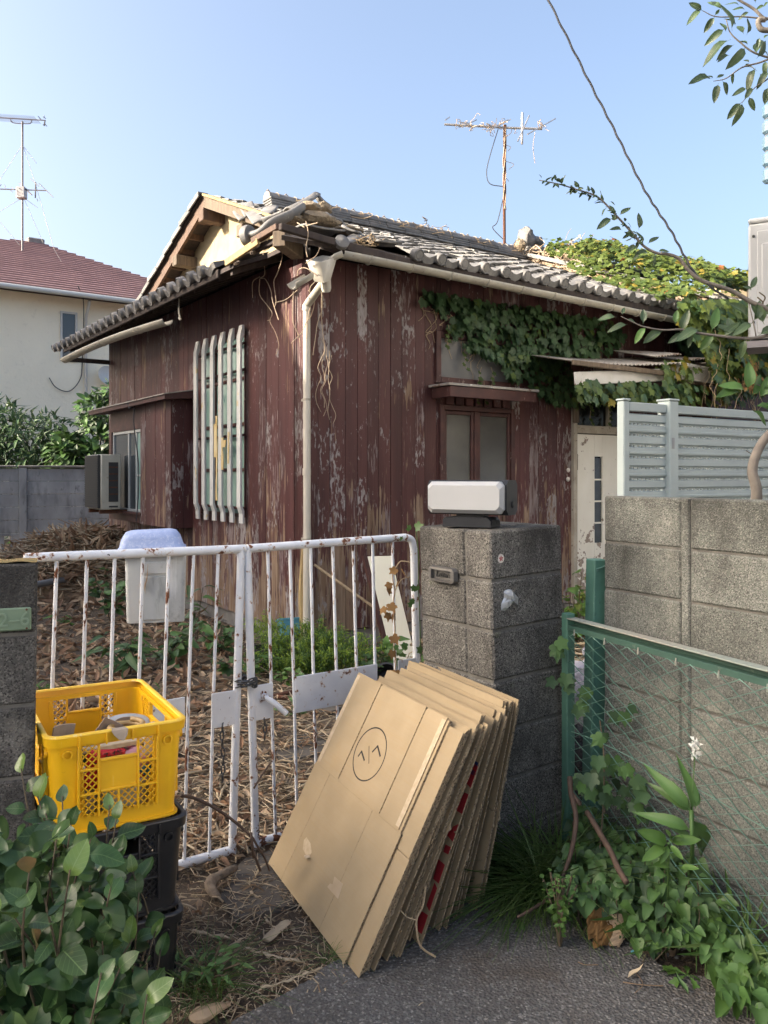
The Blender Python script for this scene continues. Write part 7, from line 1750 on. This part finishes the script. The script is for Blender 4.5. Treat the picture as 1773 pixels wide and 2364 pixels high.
# small chips of straw over the trodden soil at the gate
for k in range(4200):
    u, v = rnd.uniform(380, 1000), rnd.uniform(1640, 2364); p = gnd(u, v)
    if p.x < -.98 or (p.x < -.5 and p.y < 2.15): continue
    q = min(range(0, len(E2), 3), key=lambda a: (E2[a][0]-p.x)**2 + (E2[a][1]-p.y)**2)
    if p.y < E2[q][1] - (.05 if rnd.random() < .9 else .5): continue
    L_ = rnd.choice([.012, .02, .03, .05, .09])*rnd.uniform(.7,1.3); th_ = rnd.uniform(.08, .22)
    far2.append((rnd.randrange(3), Matrix.Translation((p.x, p.y, .004 + gz(p.x, p.y)*.5 + rnd.uniform(0, .006))) @ Euler((rnd.gauss(0,.08), 0, rnd.uniform(0,6.28))).to_matrix().to_4x4() @ Matrix.Diagonal((th_, L_, th_, 1)), 0 if rnd.random() < .6 else 1))
tag(scatter('dry_stalks', stk, far2, [m['straw'], m['straw_b']]), 'dry straw and broken stalks strewn over the soil and garden', 'straw', kind='stuff')
# heap of cut stalks by the bay window
hp_c = gnd(185, 1290); hp_c = Vector((-3.95, 10.9, 0)); far = []
hm = MB()
def heapz(x, y): r = math.hypot(x/1.75, y/1.0); return .80*max(0, 1-r**1.6) + .05*mnoise.noise(Vector((x*3, y*3, 0)))
hm.grid(lambda i, j: ((i-.5)*3.6, (j-.5)*2.2, heapz((i-.5)*3.6, (j-.5)*2.2) - .07), 24, 16)
ht = T('brush_heap', 'heap of cut brown stalks piled between the panel wall and the bay window', 'brush heap', hp_c); hm.build('core', m['straw_b'], ht, True)
for k in range(2600):
    x, y = rnd.gauss(0, .75), rnd.gauss(0, .45); z = heapz(x, y)
    if z < .03: continue
    L_ = rnd.uniform(.2, .7); far.append((rnd.randrange(3), Matrix.Translation((x, y, z + rnd.uniform(-.05, .04))) @ Euler((rnd.gauss(.1,.3), rnd.gauss(0,.4), rnd.gauss(1.2, .7))).to_matrix().to_4x4() @ Matrix.Diagonal((1.0, L_, 1.0, 1)), 0 if rnd.random() < .4 else 1))
tag(scatter('stalks', stk, far, [m['straw'], m['straw_b']], ht), kind='stuff')
far = []
for k in range(700):
    x, y = rnd.gauss(0, .9), rnd.gauss(-.2, .5); far.append((rnd.randrange(3), frame(Vector((x, y, max(0, heapz(x, y)) + .03)), rv(1), Vector((0,-.3,1)) + rv(.4), rnd.uniform(.12,.24)), rnd.randrange(2)))
tag(scatter('leaf_litter', DRY, far, [m['dead_leaf'], m['dead_leaf2']], ht), kind='stuff')
# single stalks one can pick out near the gate
K7 = lambda x, y: (400+.3*x, 1700+.3*y)
def stalk(label, pts, r, mt='straw', flat=.55, name='dry_stalk'):
    P = [gnd(*K7(x, y), .012) for x, y in pts]; Q = spl(P, 5); Q = [p + Vector((0,0,.003*math.sin(i*1.7))) for i, p in enumerate(Q)]; n = len(Q)
    b = MB(); b.tube(Q, [r*(.75+.3*math.sin(i*1.3+r*900))*(1 if i < n-2 else .6) for i in range(n)], 6, True, None, flat); tag(b.build(name, m[mt], None, 60), label, 'stalk', 'single dry stalks lying at the gate')
for lab, pts, r, mt in [('thick short brown stalk in front of the black crates', [(150,1492),(250,1520),(450,1555)], .011, 'straw'),
    ('long pale stalk lying left of the cardboard corner', [(545,1630),(700,1670),(830,1705),(1110,1760)], .007, 'straw'),
    ('longest pale stalk pointing at the cardboard bottom corner', [(670,1938),(850,1890),(980,1840),(1100,1800),(1230,1760)], .006, 'straw'),
    ('pale stalk lying beside the grass tuft', [(105,1800),(230,1775),(355,1782)], .006, 'straw'),
    ('thin stalk crossing the long pale stalk', [(735,1890),(860,1760),(1020,1660)], .004, 'straw_b'),
    ('forked short twig on the bare soil', [(435,1650),(480,1590),(545,1545)], .005, 'straw'),
    ('stalk lying against the bottom rail of the left gate leaf', [(340,965),(355,870),(380,795)], .009, 'straw'),
    ('long pale stalk just behind the meeting gate posts', [(620,280),(760,330),(940,400)], .010, 'straw'),
    ('pale stalk behind the lower left gate bars', [(90,640),(250,632),(410,618)], .012, 'straw'),
    ('short pale stalk standing between the meeting posts', [(490,890),(530,850),(570,815)], .009, 'straw'),
    ('small pale chip on the stepping slab', [(592,1192),(630,1225),(685,1240)], .006, 'straw'),
    ('thin forked stalk below the stepping slab', [(700,1390),(745,1440),(795,1490)], .005, 'straw'),
    ('stalk lying to the right behind the gate posts', [(500,670),(650,720),(790,760)], .010, 'straw'),
    ('thin curved stalk at the foot of the black crates', [(125,1400),(300,1420),(540,1445)], .003, 'straw_b')]: stalk(lab, pts, r, mt)
P = [gnd(*K7(x, y), .012) for x, y in ((715,1572),(790,1500),(885,1420))]; b = MB(); b.tube(spl(P, 4), [.016,.02,.021,.02,.021,.02,.018,.02,.014], 5, True, None, .3); tag(b.build('bark_strip', m['straw'], None), 'flat strip of pale bark between the slab and the cardboard', 'bark')
P = [gnd(*K7(x, y), .016) for x, y in ((120,2170),(220,2140),(330,2090),(440,2060))]; b = MB(); b.tube(spl(P, 4), [.010,.022,.03,.034,.036,.034,.03,.026,.024,.02,.016,.012,.008], 6, True, None, .35); tag(b.build('bark_strip', m['dead_leaf2'], None), 'curled tan leaf sheath at the bottom edge beside the shrub', 'dead leaf')
P = [gnd(*K7(480,1010), .035), gnd(*K7(400,1050), .04), gnd(*K7(325,1095), .035), gnd(*K7(285,1140), .032), gnd(*K7(305,1200), .03), gnd(*K7(345,1248), .028)]
b = MB(); b.tube(spl(P, 5), [.72*q_ for q_ in (.018,.02,.021,.022,.023,.024,.024,.024,.024,.026,.03,.033,.034,.034,.033,.032,.03,.028,.026,.025,.025,.024,.024,.023,.021,.018)], 9); tag(b.build('driftwood', m['driftwood'], None, True), 'crooked weathered piece of wood lying at the foot of the left gate leaf', 'wood')
# brown twig arching from the crates to the ground
def A7(x, y, Y): return at(*K7(x, y), Y)
b = MB(); b.tube(spl([A7(60,455,2.95), A7(160,475,2.98), A7(300,540,3.0), A7(430,625,3.02), A7(530,705,3.03), A7(605,775,3.02), A7(650,850,3.02), A7(700,930,3.05), A7(740,1035,3.08)], 5), [.0065-.00008*i for i in range(41)], 6)
b.tube(spl([A7(600,742,3.02), A7(602,800,3.0), A7(622,900,3.0), A7(670,1035,3.02)], 5), .0055, 6); b.tube([A7(602,780,3.0), A7(618,935,3.03)], .005, 6); b.tube(spl([A7(620,400,3.2), A7(690,285,3.25), A7(760,190,3.3)], 4), .004, 5); tag(b.build('bent_twig', m['twig'], None, True), 'brown forked twig arching from the crates in front of the gate posts', 'twig')
def tuft(label, O_, n, L_, spread, mts, lean=(0,0), name='grass_tuft'):
    t = T(name, label, 'grass', O_); far = []
    for k in range(int(n*2.4)):
        a = rnd.uniform(0, 6.28); r = spread*rnd.random()**.6; h_ = rnd.uniform(.1, .9); d = Vector((math.cos(a)*h_ + lean[0]*1.2 + rnd.gauss(0,.15), math.sin(a)*h_ + lean[1] + rnd.gauss(0,.15), rnd.uniform(.5, 1.2))); far.append((rnd.randrange(3), frame(Vector((math.cos(a+rnd.gauss(0,.8))*r*.75, math.sin(a)*r*.75, 0)), d, Vector((-d.x*.5, -d.y*.5, 1)), rnd.uniform(*L_)), rnd.randrange(len(mts))))
    tag(scatter('blades', BLD, far, [m[x] for x in mts], t), kind='stuff'); return t
tuft('small grass tuft at the bottom beside the lowest black crate', gnd(*K7(240,1960)), 60, (.10,.20), .1, ['grass','weed']); 
clump('low_weed', 'spreading weed mixed into the grass tuft beside the crates', 'plant', gnd(*K7(270,1935)), 60, LAN, (.035,.06), .12, .13, ['weed'], 'lan', stems=12)
tuft('tiny weed tuft at the lower left corner of the cardboard', gnd(*K7(1185,1740)), 26, (.05,.10), .04, ['weed','grass'])
# ---- verge plants on the right
K4 = lambda x, y: (1073+.42194*x, 1664+.42194*y)
def G4(x, y, z=0): return gnd(*K4(x, y), z)
def lift(x, y, dv):                      # point standing dv pixels above its own ground point
    u, v = K4(x, y); p = gnd(u, v + dv); p.z = dv*p.y/F; return p
tuft('dense drooping grass tuft at the foot of the gate pillar', G4(400, 930), 300, (.17,.34), .22, ['grass','grass','weed_l'], (-.2,-.15))
tuft('second grass tuft where the pillar meets the fence', G4(610, 860), 60, (.14,.26), .16, ['grass','weed_l'], (-.1,-.2))
HP_ = [(590,500),(700,430),(790,540),(930,560),(1000,680),(1250,720),(1300,860),(1400,950),(1430,1060),(1330,1130),(1100,1180),(980,1220),(880,1140),(830,1010),(700,1000),(600,960),(520,830),(560,640)]
gc = T('heart_leaf_weeds', 'mass of dark heart leaved weeds in front of the chain link fence', 'weeds', G4(900, 1100)); O_ = G4(900, 1100); st = MB(); far = []
for i, (x, y) in enumerate(sample(HP_, 900)):
    dv = rnd.uniform(25, 130)*(1 if y < 1000 else .7); p = lift(x, y, dv) - O_; g = Vector((p.x, p.y, 0)); 
    M = frame(p, Vector((rnd.gauss(0,.6), -.7 + rnd.gauss(0,.3), -.25 + rnd.gauss(0,.2))), Vector((rnd.gauss(0,.25), -.5, .9)), rnd.uniform(.034, .062)); mt = pick(('weed', 8), ('ivy_dark', 3), ('weed_l', .8))
    if i < 300: put(gc, 'hrt', HRT, M, mt)
    else: far.append((rnd.randrange(3), M, ['weed','ivy_dark','weed_l'].index(mt)))
    if i % 3 == 0: st.tube(spl([g + Vector((rnd.uniform(-.05,.05), .04, 0)), g.lerp(p, .6) + Vector((.01,.02,0)), p], 3), .0022, 4)
st.build('stem', m['stem'], gc); tag(scatter('foliage', HRT, far, [m['weed'], m['ivy_dark'], m['weed_l']], gc), kind='stuff')
g2 = T('corner_weeds', 'lighter heart leaved weeds at the lower right corner', 'weeds', G4(1560, 1560)); O_ = G4(1560, 1560); st = MB()
for i, (x, y) in enumerate(sample([(1240,1060),(1430,1000),(1500,1180),(1680,1200),(1780,1300),(1780,1650),(1580,1580),(1400,1480),(1380,1330),(1250,1250)], 190)):
    dv = rnd.uniform(15, 90); p = lift(x, y, dv) - O_; M = frame(p, Vector((rnd.gauss(0,.6), -.7 + rnd.gauss(0,.3), -.2)), Vector((rnd.gauss(0,.3), -.5, .9)), rnd.uniform(.035, .07)); put(g2, 'hrt', HRT, M, pick(('weed', 4), ('weed_l', 4)))
    if i % 2 == 0: g = Vector((p.x, p.y, 0)); st.tube([g, p], .002, 4)
st.build('stem', m['weed'], g2)
# creeper by the green post
cr_ = T('lobed_creeper', 'lobed leaved creeper climbing the bottom of the tall green post', 'creeper', G4(760, 700)); O_ = G4(760, 700); st = MB()
for (x, y) in sample([(610,250),(700,260),(740,60),(790,60),(780,180),(900,230),(960,330),(1030,440),(980,540),(850,470),(730,420),(620,360)], 60):
    u, v = K4(x, y); p = at(u, v, rnd.uniform(2.95, 3.3)) - O_; put(cr_, 'ivy', IVY, frame(p, Vector((rnd.gauss(0,.5), -.4, -.8)), Vector((rnd.gauss(0,.3), -1, .5)), rnd.uniform(.035, .062)), pick(('weed', 2), ('ivy_dark', 5)))
for (x0, y0) in ((560,-260),(640,-120),(690,-160),(880,-50),(500,-430),(520,-210)):
    for j in range(3): u, v = K4(x0+rnd.uniform(-30,30), y0+rnd.uniform(-40,40)); put(cr_, 'ivy', IVY, frame(at(u, v, 3.33) - O_, Vector((rnd.gauss(0,.6), -.3, -.7)), Vector((0,-1,.4)), rnd.uniform(.035,.06)), pick(('weed', 3), ('ivy_dark', 3)))
P = [at(*K4(x, y), Y) - O_ for x, y, Y in ((740,700,3.0),(760,420,3.1),(760,180,3.2),(740,0,3.3))]; st.tube(spl(P, 5), .003, 5); st.build('stem', m['stem'], cr_)
gl = T('lily_leaved_plant', 'tall plant with long broad blade leaves between the fence and the wall', 'plant', G4(1240, 900)); O_ = G4(1240, 900)
for (x, y, x2, y2, W) in [(1235,490,1045,275,1),(1235,495,1160,360,1),(1245,490,1250,250,1),(1260,480,1290,350,1),(1240,600,990,490,1),(1235,530,1390,770,1.1),(1250,620,1330,700,1),(1240,500,1060,340,.9),(1240,640,1120,560,.9)]:
    P_, Q_ = at(*K4(x, y), 2.72) - O_, at(*K4(x2, y2), 2.74) - O_; d = Q_-P_; put(gl, 'lan', LAN, frame(P_, d, Vector((rnd.uniform(-.4,.4), -.9, .5)), d.length*1.1*W), 'weed')
b = MB(); b.tube(spl([Vector((0,0,0)), at(*K4(1245,700), 2.72) - O_, at(*K4(1240,490), 2.72) - O_], 5), .008, 6); b.build('stem', m['weed'], gl, True)
br_ = T('bright_star_weed', 'bright green weed with a star of pointed leaves against the fence', 'plant', G4(1110, 1100)); O_ = G4(1110, 1100)
for (x, y, x2, y2) in [(1110,670,990,605),(1125,665,1270,640),(1110,680,1085,770),(1120,680,1190,745),(1105,690,985,740),(1130,650,1180,610),(1120,660,1130,600),(1180,810,1260,790),(1120,800,1060,770)]:
    P_, Q_ = at(*K4(x, y), 2.42) - O_, at(*K4(x2, y2), 2.38) - O_; d = Q_-P_; put(br_, 'ov', [leaf_raw(ov(.2), 5, .3, -.25, .05)], frame(P_, d, Vector((0, -.7, .8)) + rv(.15), d.length*1.0), 'weed_l')
b = MB(); b.tube([Vector((0,0,0)), at(*K4(1115,670), 2.42) - O_], .004, 6); b.build('stem', m['weed'], br_)
clump('small_leaf_weed', 'small upright weed growing out of the asphalt edge', 'plant', G4(520, 1260), 120, [leaf_raw(ov(.34), 4, .2, -.2, .1)], (.018,.032), .26, .09, ['weed_l','weed'], 'sm', stems=14)
# long grass blades at right, foxtails, flower stalk
lg = T('long_grass', 'long arching grass blades at the lower right in front of the fence', 'grass', G4(1450, 1350)); O_ = G4(1450, 1350); far = []
for (x, y, x2, y2) in [(1000,1060,830,890),(1030,1100,890,1090),(1150,1080,960,990),(1300,1110,1150,1060),(1250,1230,1090,1180),(1330,1230,1180,1070),(1310,1320,1230,1170),(1400,1250,1540,1130),(1420,1300,1290,1260),(1500,1280,1650,1000),(1520,1320,1659,1140),(1490,1350,1659,1230),(1540,1340,1659,1320),(1600,1250,1640,980),(1470,1250,1450,900),(1560,1250,1560,1000),(1450,1300,1360,1050),(1380,1200,1300,950),(1350,1180,1490,980),(1600,1440,1480,1290),(1520,1500,1650,1400),(1590,1600,1700,1480)]:
    P_, Q_ = lift(x, y, 12) - O_, lift(x2, y2, 90) - O_; d = Q_-P_
    for j in range(3): dd = d + rv(.02); far.append((rnd.randrange(2), frame(P_ + rv(.01), dd + Vector((0,0,.05)), Vector((0,-.5,1)) + rv(.2), d.length*rnd.uniform(.9,1.4)), rnd.randrange(2)))
bw = [leaf_raw(blade(.05), 8, .3, -.3, 0), leaf_raw(blade(.04), 8, .3, -.5, 0)]; tag(scatter('blades', bw, far, [m['grass'], m['weed_l']], lg), kind='stuff')
for (lab, x, y, x2, y2) in [('green foxtail grass head bending right by the fence', 1130, 1060, 1160, 915), ('lower foxtail grass head bending left by the fence', 1140, 1070, 1110, 962), ('foxtail grass head at the right edge', 1600, 1250, 1640, 985), ('small foxtail head above the arching grass', 1000, 1060, 985, 880)]:
    P_, Q_ = lift(x, y, 10), lift(x2, y2, 110); t = T('foxtail', lab, 'grass', (P_.x, P_.y, 0)); o = Vector((P_.x, P_.y, 0)); b = MB(); md_ = P_.lerp(Q_, .6) + Vector((0,0,.03)); b.tube(spl([P_-o, md_-o, Q_-o], 5), .0015, 4); b.build('stem', m['grass'], t)
    d = (Q_-md_).normalized(); far = []
    for k in range(110): q = rnd.random(); an = rnd.uniform(0, 6.28); oth = d.orthogonal(); rad = Matrix.Rotation(an, 3, d) @ oth; far.append((0, frame(Q_-o - d*.05 + d*.055*q + rad*.003, rad + d*.9, d, rnd.uniform(.010,.018)), 0))
    scatter('head', BLD, far, [m['weed_l']], t)
fl = T('white_flower_stalk', 'white flower spike on a thin stem against the block wall', 'flower', G4(1230, 980)); O_ = G4(1230, 980); b = MB(); fp = [at(*K4(x, y), 2.75) - O_ for x, y in ((1240,500),(1255,260),(1260,120))]; b.tube(spl([Vector((0,0,0))] + fp, 5), .002, 5); b.build('stem', m['weed'], fl)
far = []
for k in range(90): x, y = (rnd.gauss(1265, 9), rnd.gauss(128, 10)) if k % 3 else (rnd.gauss(1255, 12), rnd.gauss(178, 14)); far.append((rnd.randrange(3), frame(at(*K4(x, y), 2.75 + rnd.gauss(0,.01)) - O_, rv(1), rv(1), rnd.uniform(.008,.014)), 0))
scatter('blossom', HRT, far, [m['white_flower']], fl)
ds = T('dandelion', 'flat rosette of toothed yellowish leaves on the asphalt edge', 'plant', G4(1200, 1400)); O_ = G4(1200, 1400)
tooth = leaf_raw(lambda t: .13*math.sin(math.pi*t**1.3)*(1+.35*math.sin(t*38)) + .012, 14, .2, -.1, .05)
for (x2, y2) in [(980,1330),(1030,1370),(1085,1475),(1230,1380),(1300,1505),(1330,1440),(1210,1320),(1120,1380)]:
    P_, Q_ = G4(1220, 1390, .03) - O_, G4(x2, y2, .012) - O_; d = Q_-P_; put(ds, 'too', [tooth], frame(P_, d, Vector((0,-.1,1)) + rv(.12), d.length), pick(('weed_l', 3), ('camellia_y', 1)))
# bent brown stems
b = MB(); b.tube(spl([at(*K4(x, y), Y) for x, y, Y in ((575,310,3.1),(582,400,3.05),(608,520,3.0),(598,640,2.95),(570,760,2.92),(520,880,2.88),(450,975,2.84),(370,1030,2.78),(288,1075,2.74))], 5), [.011 - .00015*i for i in range(41)], 7); b.tube([at(*K4(590,400), 3.05), at(*K4(632,462), 3.02)], .008, 6); tag(b.build('bare_twig', m['twig'], None, True), 'bare brown stem curving from the pillar corner down to the asphalt', 'stem')
b = MB(); b.tube(spl([at(*K4(x, y), Y) for x, y, Y in ((670,500,3.0),(730,600,2.9),(800,720,2.8),(840,810,2.72),(885,885,2.66))], 5), .010, 7); tag(b.build('bare_twig', m['twig'], None, True), 'second brown stem leaning in the heart leaved weeds', 'stem')
# crumpled dry leaf, scraps
cp_ = G4(770, 1235); t = T('crumpled_leaf', 'large crumpled tan dry leaf at the asphalt edge', 'dead leaf', (cp_.x, cp_.y, .017))
for (x, z, sx_, sz_, rz_, sd_) in ((-.02, .05, .04, .055, .2, 21), (.03, .042, .035, .045, -.4, 22), (-.005, .025, .045, .03, .1, 23)):
    b = MB(); 
    def fn(i, j): 
        a = (i-.5)*2.4; xx = math.sin(a)*sx_; zz = (j-.5)*2*sz_; q = mnoise.noise(Vector((xx*40+sd_, zz*40, 0)))*.026 + mnoise.noise(Vector((xx*90+sd_, zz*90, 3)))*.013; return (xx*(1.2-.6*abs(j-.45)) + q*1.2, -math.cos(a)*.022 + q, zz + q*.5)
    b.grid(fn, 14, 12, LR(x, 0, z, R(-22), 0, rz_)); o = b.build('leaf_fold', m['dead_vine'] if sd_ != 22 else m['dead_leaf2'], t); o.modifiers.new('t','SOLIDIFY').thickness = .0015
sp2 = G4(928, 1268, .02); b = MB(); b.add([(-.012,-.008,.001),(.005,-.012,.004),(.014,.0,.002),(.006,.010,.006),(-.010,.008,.001)], [(0,1,2,3,4)], Matrix.Translation(sp2)); o = b.build('plastic_scrap', m['pot_blue']); o.modifiers.new('t','SOLIDIFY').thickness = .001; tag(o, 'small turquoise scrap on the asphalt', 'scrap')
for lab, x, y, mt in [('pale dead leaf on the asphalt near the bent stem', 295, 1105, 'weed'), ('curled tan leaf beside the crumpled leaf', 690, 1100, 'dead_leaf2'), ('tan curled leaf under the weeds at right', 1140, 1260, 'dead_leaf2'), ('brown leaf on the asphalt by the dandelion', 1030, 1285, 'dead_leaf'), ('small pale leaf on the open asphalt', 890, 1405, 'straw'), ('thin pale leaf scrap at the bottom of the asphalt', 1225, 1495, 'weed')]:
    p = G4(x, y, .022); me = lmesh('dry', DRY, rnd.randrange(3), mt); o = link('fallen_leaf', me, None, frame(p, rv(1)*Vector((1,1,.1)), Vector((0,0,1)) + rv(.2), .06)); tag(o, lab, 'dead leaf')
b = MB(); b.tube(spl([G4(865,1430,.02), G4(970,1445,.024), G4(1085,1450,.02)], 4), .0018, 4); b.tube(spl([G4(930,1490,.02), G4(975,1440,.026), G4(930,1370,.02)], 4), .0014, 4); tag(b.build('thin_twig', m['straw_b']), 'thin forked twig lying on the asphalt', 'twig')
b = MB(); b.tube(spl([G4(620,1320,.02), G4(660,1335,.022), G4(730,1335,.02)], 4), .0016, 4); tag(b.build('thin_twig', m['straw_b']), 'thin short twig on the asphalt below the crumpled leaf', 'twig')

# ---- garden objects by the house corner
C4 = lambda x, y: (560+.26522*x, 1180+.26522*y)
TL_, TR_ = hp(*C4(1085,395), 'y', -.52), hp(*C4(1290,390), 'y', -.52); BL_ = hp(*C4(1310,1345), 'y', -.74)
M0 = Matrix.Translation(HO) @ Matrix.Rotation(TH, 4, 'Z'); TLw, TRw, BLw = M0 @ TL_, M0 @ TR_, M0 @ BL_
mr = T('leaning_mirror', 'tall narrow mirror leaning against the red wall beside the pillar', 'mirror', BLw); ex = (TRw-TLw); ey = (TLw-BLw); wd, hg = ex.length, ey.length; ey.normalize(); ex = (ex - ey*ex.dot(ey)*.0); exn = ex.normalized(); nz_ = exn.cross(ey).normalized()
Mm = Matrix(((exn.x, ey.x, nz_.x, 0), (exn.y, ey.y, nz_.y, 0), (exn.z, ey.z, nz_.z, 0), (0,0,0,1)))
b = MB(); b.box(0, wd, 0, hg, 0, .004, Mm); b.build('glass', m['mirror'], mr)
b = MB(); b.box(-.035, wd+.01, -.01, hg+.012, -.03, -.001, Mm); b.build('backing', m['red_dark'], mr); b = MB(); b.tube([Mm @ Vector((wd*.5, hg*.8, -.03)), Mm @ Vector((wd*.5, hg*.2, -.03)) + Vector((-.1, .38, -.2))], .014, 6); b.build('prop', m['brown_wood'], mr)
dv_ = T('dry_vine', 'dry brown vine with curled leaves twisting up the right gate leaf', 'vine', GM @ Vector((gx(906), -.02, .5)))
O_ = GM @ Vector((gx(906), -.02, .5)); b = MB(); vp = [at(*C4(x, y), 3.72) - O_ for x, y in ((1320,1420),(1335,1300),(1318,1200),(1325,1000),(1310,800),(1325,700),(1305,560),(1360,450),(1400,435),(1460,445))]; b.tube(spl(vp, 5), .003, 5); b.tube(spl([vp[5], at(*C4(1380,600),3.72)-O_, at(*C4(1460,570),3.74)-O_], 4), .0022, 4); b.build('stem', m['vine_dry'], dv_)
for (x, y, s) in [(1340,500,.05),(1380,510,.055),(1360,600,.05),(1285,620,.045),(1270,660,.05),(1280,800,.06),(1245,830,.05),(1270,880,.05),(1300,900,.05),(1300,1080,.06),(1310,1210,.05),(1330,1380,.06),(1300,1420,.07)]: put(dv_, 'ivy', IVY, frame(at(*C4(x, y), 3.70) - O_, Vector((rnd.gauss(0,.5), -.4, -.8)), rv(1), s*.8), 'dead_vine')
pv = T('pillar_creeper', 'thin green creeper on the pillar corner beside the gate post', 'creeper', GM @ Vector((gx(960), -.03, 1.0))); O_ = GM @ Vector((gx(960), -.03, 1.0))
for (x, y, s) in [(1500,150,.05),(1460,165,.035),(1510,680,.035),(1525,690,.03),(1500,790,.03),(1480,820,.03),(1560,1220,.04),(1555,1290,.035),(1440,1180,.04),(1400,1200,.035),(1390,1270,.04),(1360,1190,.03),(1385,250,.025)]: put(pv, 'ivy', IVY, frame(at(*C4(x, y), 3.72) - O_, Vector((rnd.gauss(0,.6), -.3, .3)), Vector((0,-1,.5)), s*.9), 'weed')
b = MB(); b.tube(spl([at(*C4(x, y), 3.74) - O_ for x, y in ((1560,1330),(1545,1000),(1540,800),(1530,690),(1535,400),(1510,170))], 4), .002, 4); b.build('stem', m['weed'], pv)
for lab, p, q in [('thin pale pole leaning across the house wall to the pillar', (622,465), (1570,1140)), ('second pale pole crossing under the first one', (1180,870), (1480,1165))]:
    a, c = hp(*C4(*p), 'y', -.10), hp(*C4(*q), 'y', -.72); b = MB(); b.tube([M0 @ a, M0 @ c], .012, 8); tag(b.build('leaning_pole', m['vine_dry'], None, 50), lab, 'pole')
def pot(label, O_, r, h, mt, name='plant_pot', tilt=0): t = T(name, label, 'pot', O_, 0, None, tilt); b = MB(); b.lathe([(r*.72,0), (r*.95,h*.9), (r*1.06,h*.9), (r*1.06,h), (r*.92,h), (r*.7,.01), (0,.01)], 20); b.build('pot', m[mt], t, 40); return t
po = gnd(678, 1508); pt = pot('black pot turned up under the blue pot', po, .14, .15, 'pot_black'); tb_ = T('blue_planter', 'blue plastic planter tipped against the corner of the house', 'pot', (po.x, po.y, .16), R(20), rx=R(-14))
b = MB(); loft(b, [rr(.11,.07,.01,0), rr(.13,.085,.01,.13), rr(.14,.095,.012,.132), rr(.14,.095,.012,.145), rr(.122,.078,.01,.145), rr(.10,.06,.01,.02)]); b.build('box', m['pot_blue'], tb_, 40)
pot('black plant pot at the left of the feathery plant', gnd(608, 1552), .12, .2, 'pot_black'); pot('second black plant pot half hidden in the weeds', gnd(640, 1548), .11, .17, 'pot_black'); pot('black bowl lying on its side below the mirror', gnd(893, 1572), .10, .13, 'pot_black', 'bowl', R(60))
q0, q1 = at(70, 1352, 9.6), at(186, 1332, 10.4); b = MB(); b.tube([q0, q1], .04, 10); pp = T('grey_pipe', None, None); bpy.data.objects.remove(pp); tag(b.build('grey_pipe', m['pvc'], None, 50), 'grey plastic pipe lying over the brush behind the left gate bars', 'pipe')
b = MB(); q = at(172, 1338, 10.2); b.tube([q, Vector((q.x, q.y, 0))], .018, 6); tag(b.build('rusty_stake', m['rust']), 'thin rusty stake under the end of the grey pipe', 'stake')
for lab, p, q in [('red brown pipe lying behind the right gate plate', (258,1610), (560,1545)), ('second red brown stick just below the pipe', (290,1610), (520,1650))]: b = MB(); a, c = gnd(*C4(*p), .03), gnd(*C4(*q), .03); b.tube([a, c], .014, 7); tag(b.build('garden_stick', m['rust'], None, 50), lab, 'stick')
gb = Vector((.985, 4.05, 0)); t = T('garbage_bag', 'dark garbage bag slumped behind the green post', 'bag', (.98, 4.05, .0)); lump(Vector((0,0,.22)), .17, .16, .26, 0, m['bagd'], 'sack', t, 31)
t = T('garbage_bag', 'white crumpled plastic bag on top of the dark garbage bag', 'bag', (.985, 4.0, .40)); lump(Vector((0,0,.09)), .15, .14, .17, .4, m['bagw'], 'sack', t, 33); b = MB(); b.tube(spl([(0,0,.2),(.02,-.01,.28),(-.01,0,.32)], 4), [.03,.025,.02,.018,.02,.028,.034,.03,.02], 8); b.build('knot', m['bagw'], t, True)
lt = []
for k in range(420): lt.append((rnd.randrange(3), Matrix.Translation((rnd.uniform(.9, 1.9), rnd.uniform(4.3, 7.5), rnd.uniform(.0, .2))) @ Euler((rnd.gauss(0,.2), rnd.gauss(0,.3), rnd.uniform(0,6.28))).to_matrix().to_4x4() @ Matrix.Diagonal((.8, rnd.uniform(.2,.5), .8, 1)), 0))
tag(scatter('straw_pile', stk, lt, [m['straw']]), 'pale straw heaped on the path in front of the door', 'straw', kind='stuff')
clump('garden_weed', 'yellow green bush by the door step seen beside the green post', 'plant', Vector((1.62, 6.9, .0)), 90, HRT, (.07,.12), .75, .3, ['weed_l','ivy_lit'], 'hrt', stems=14)
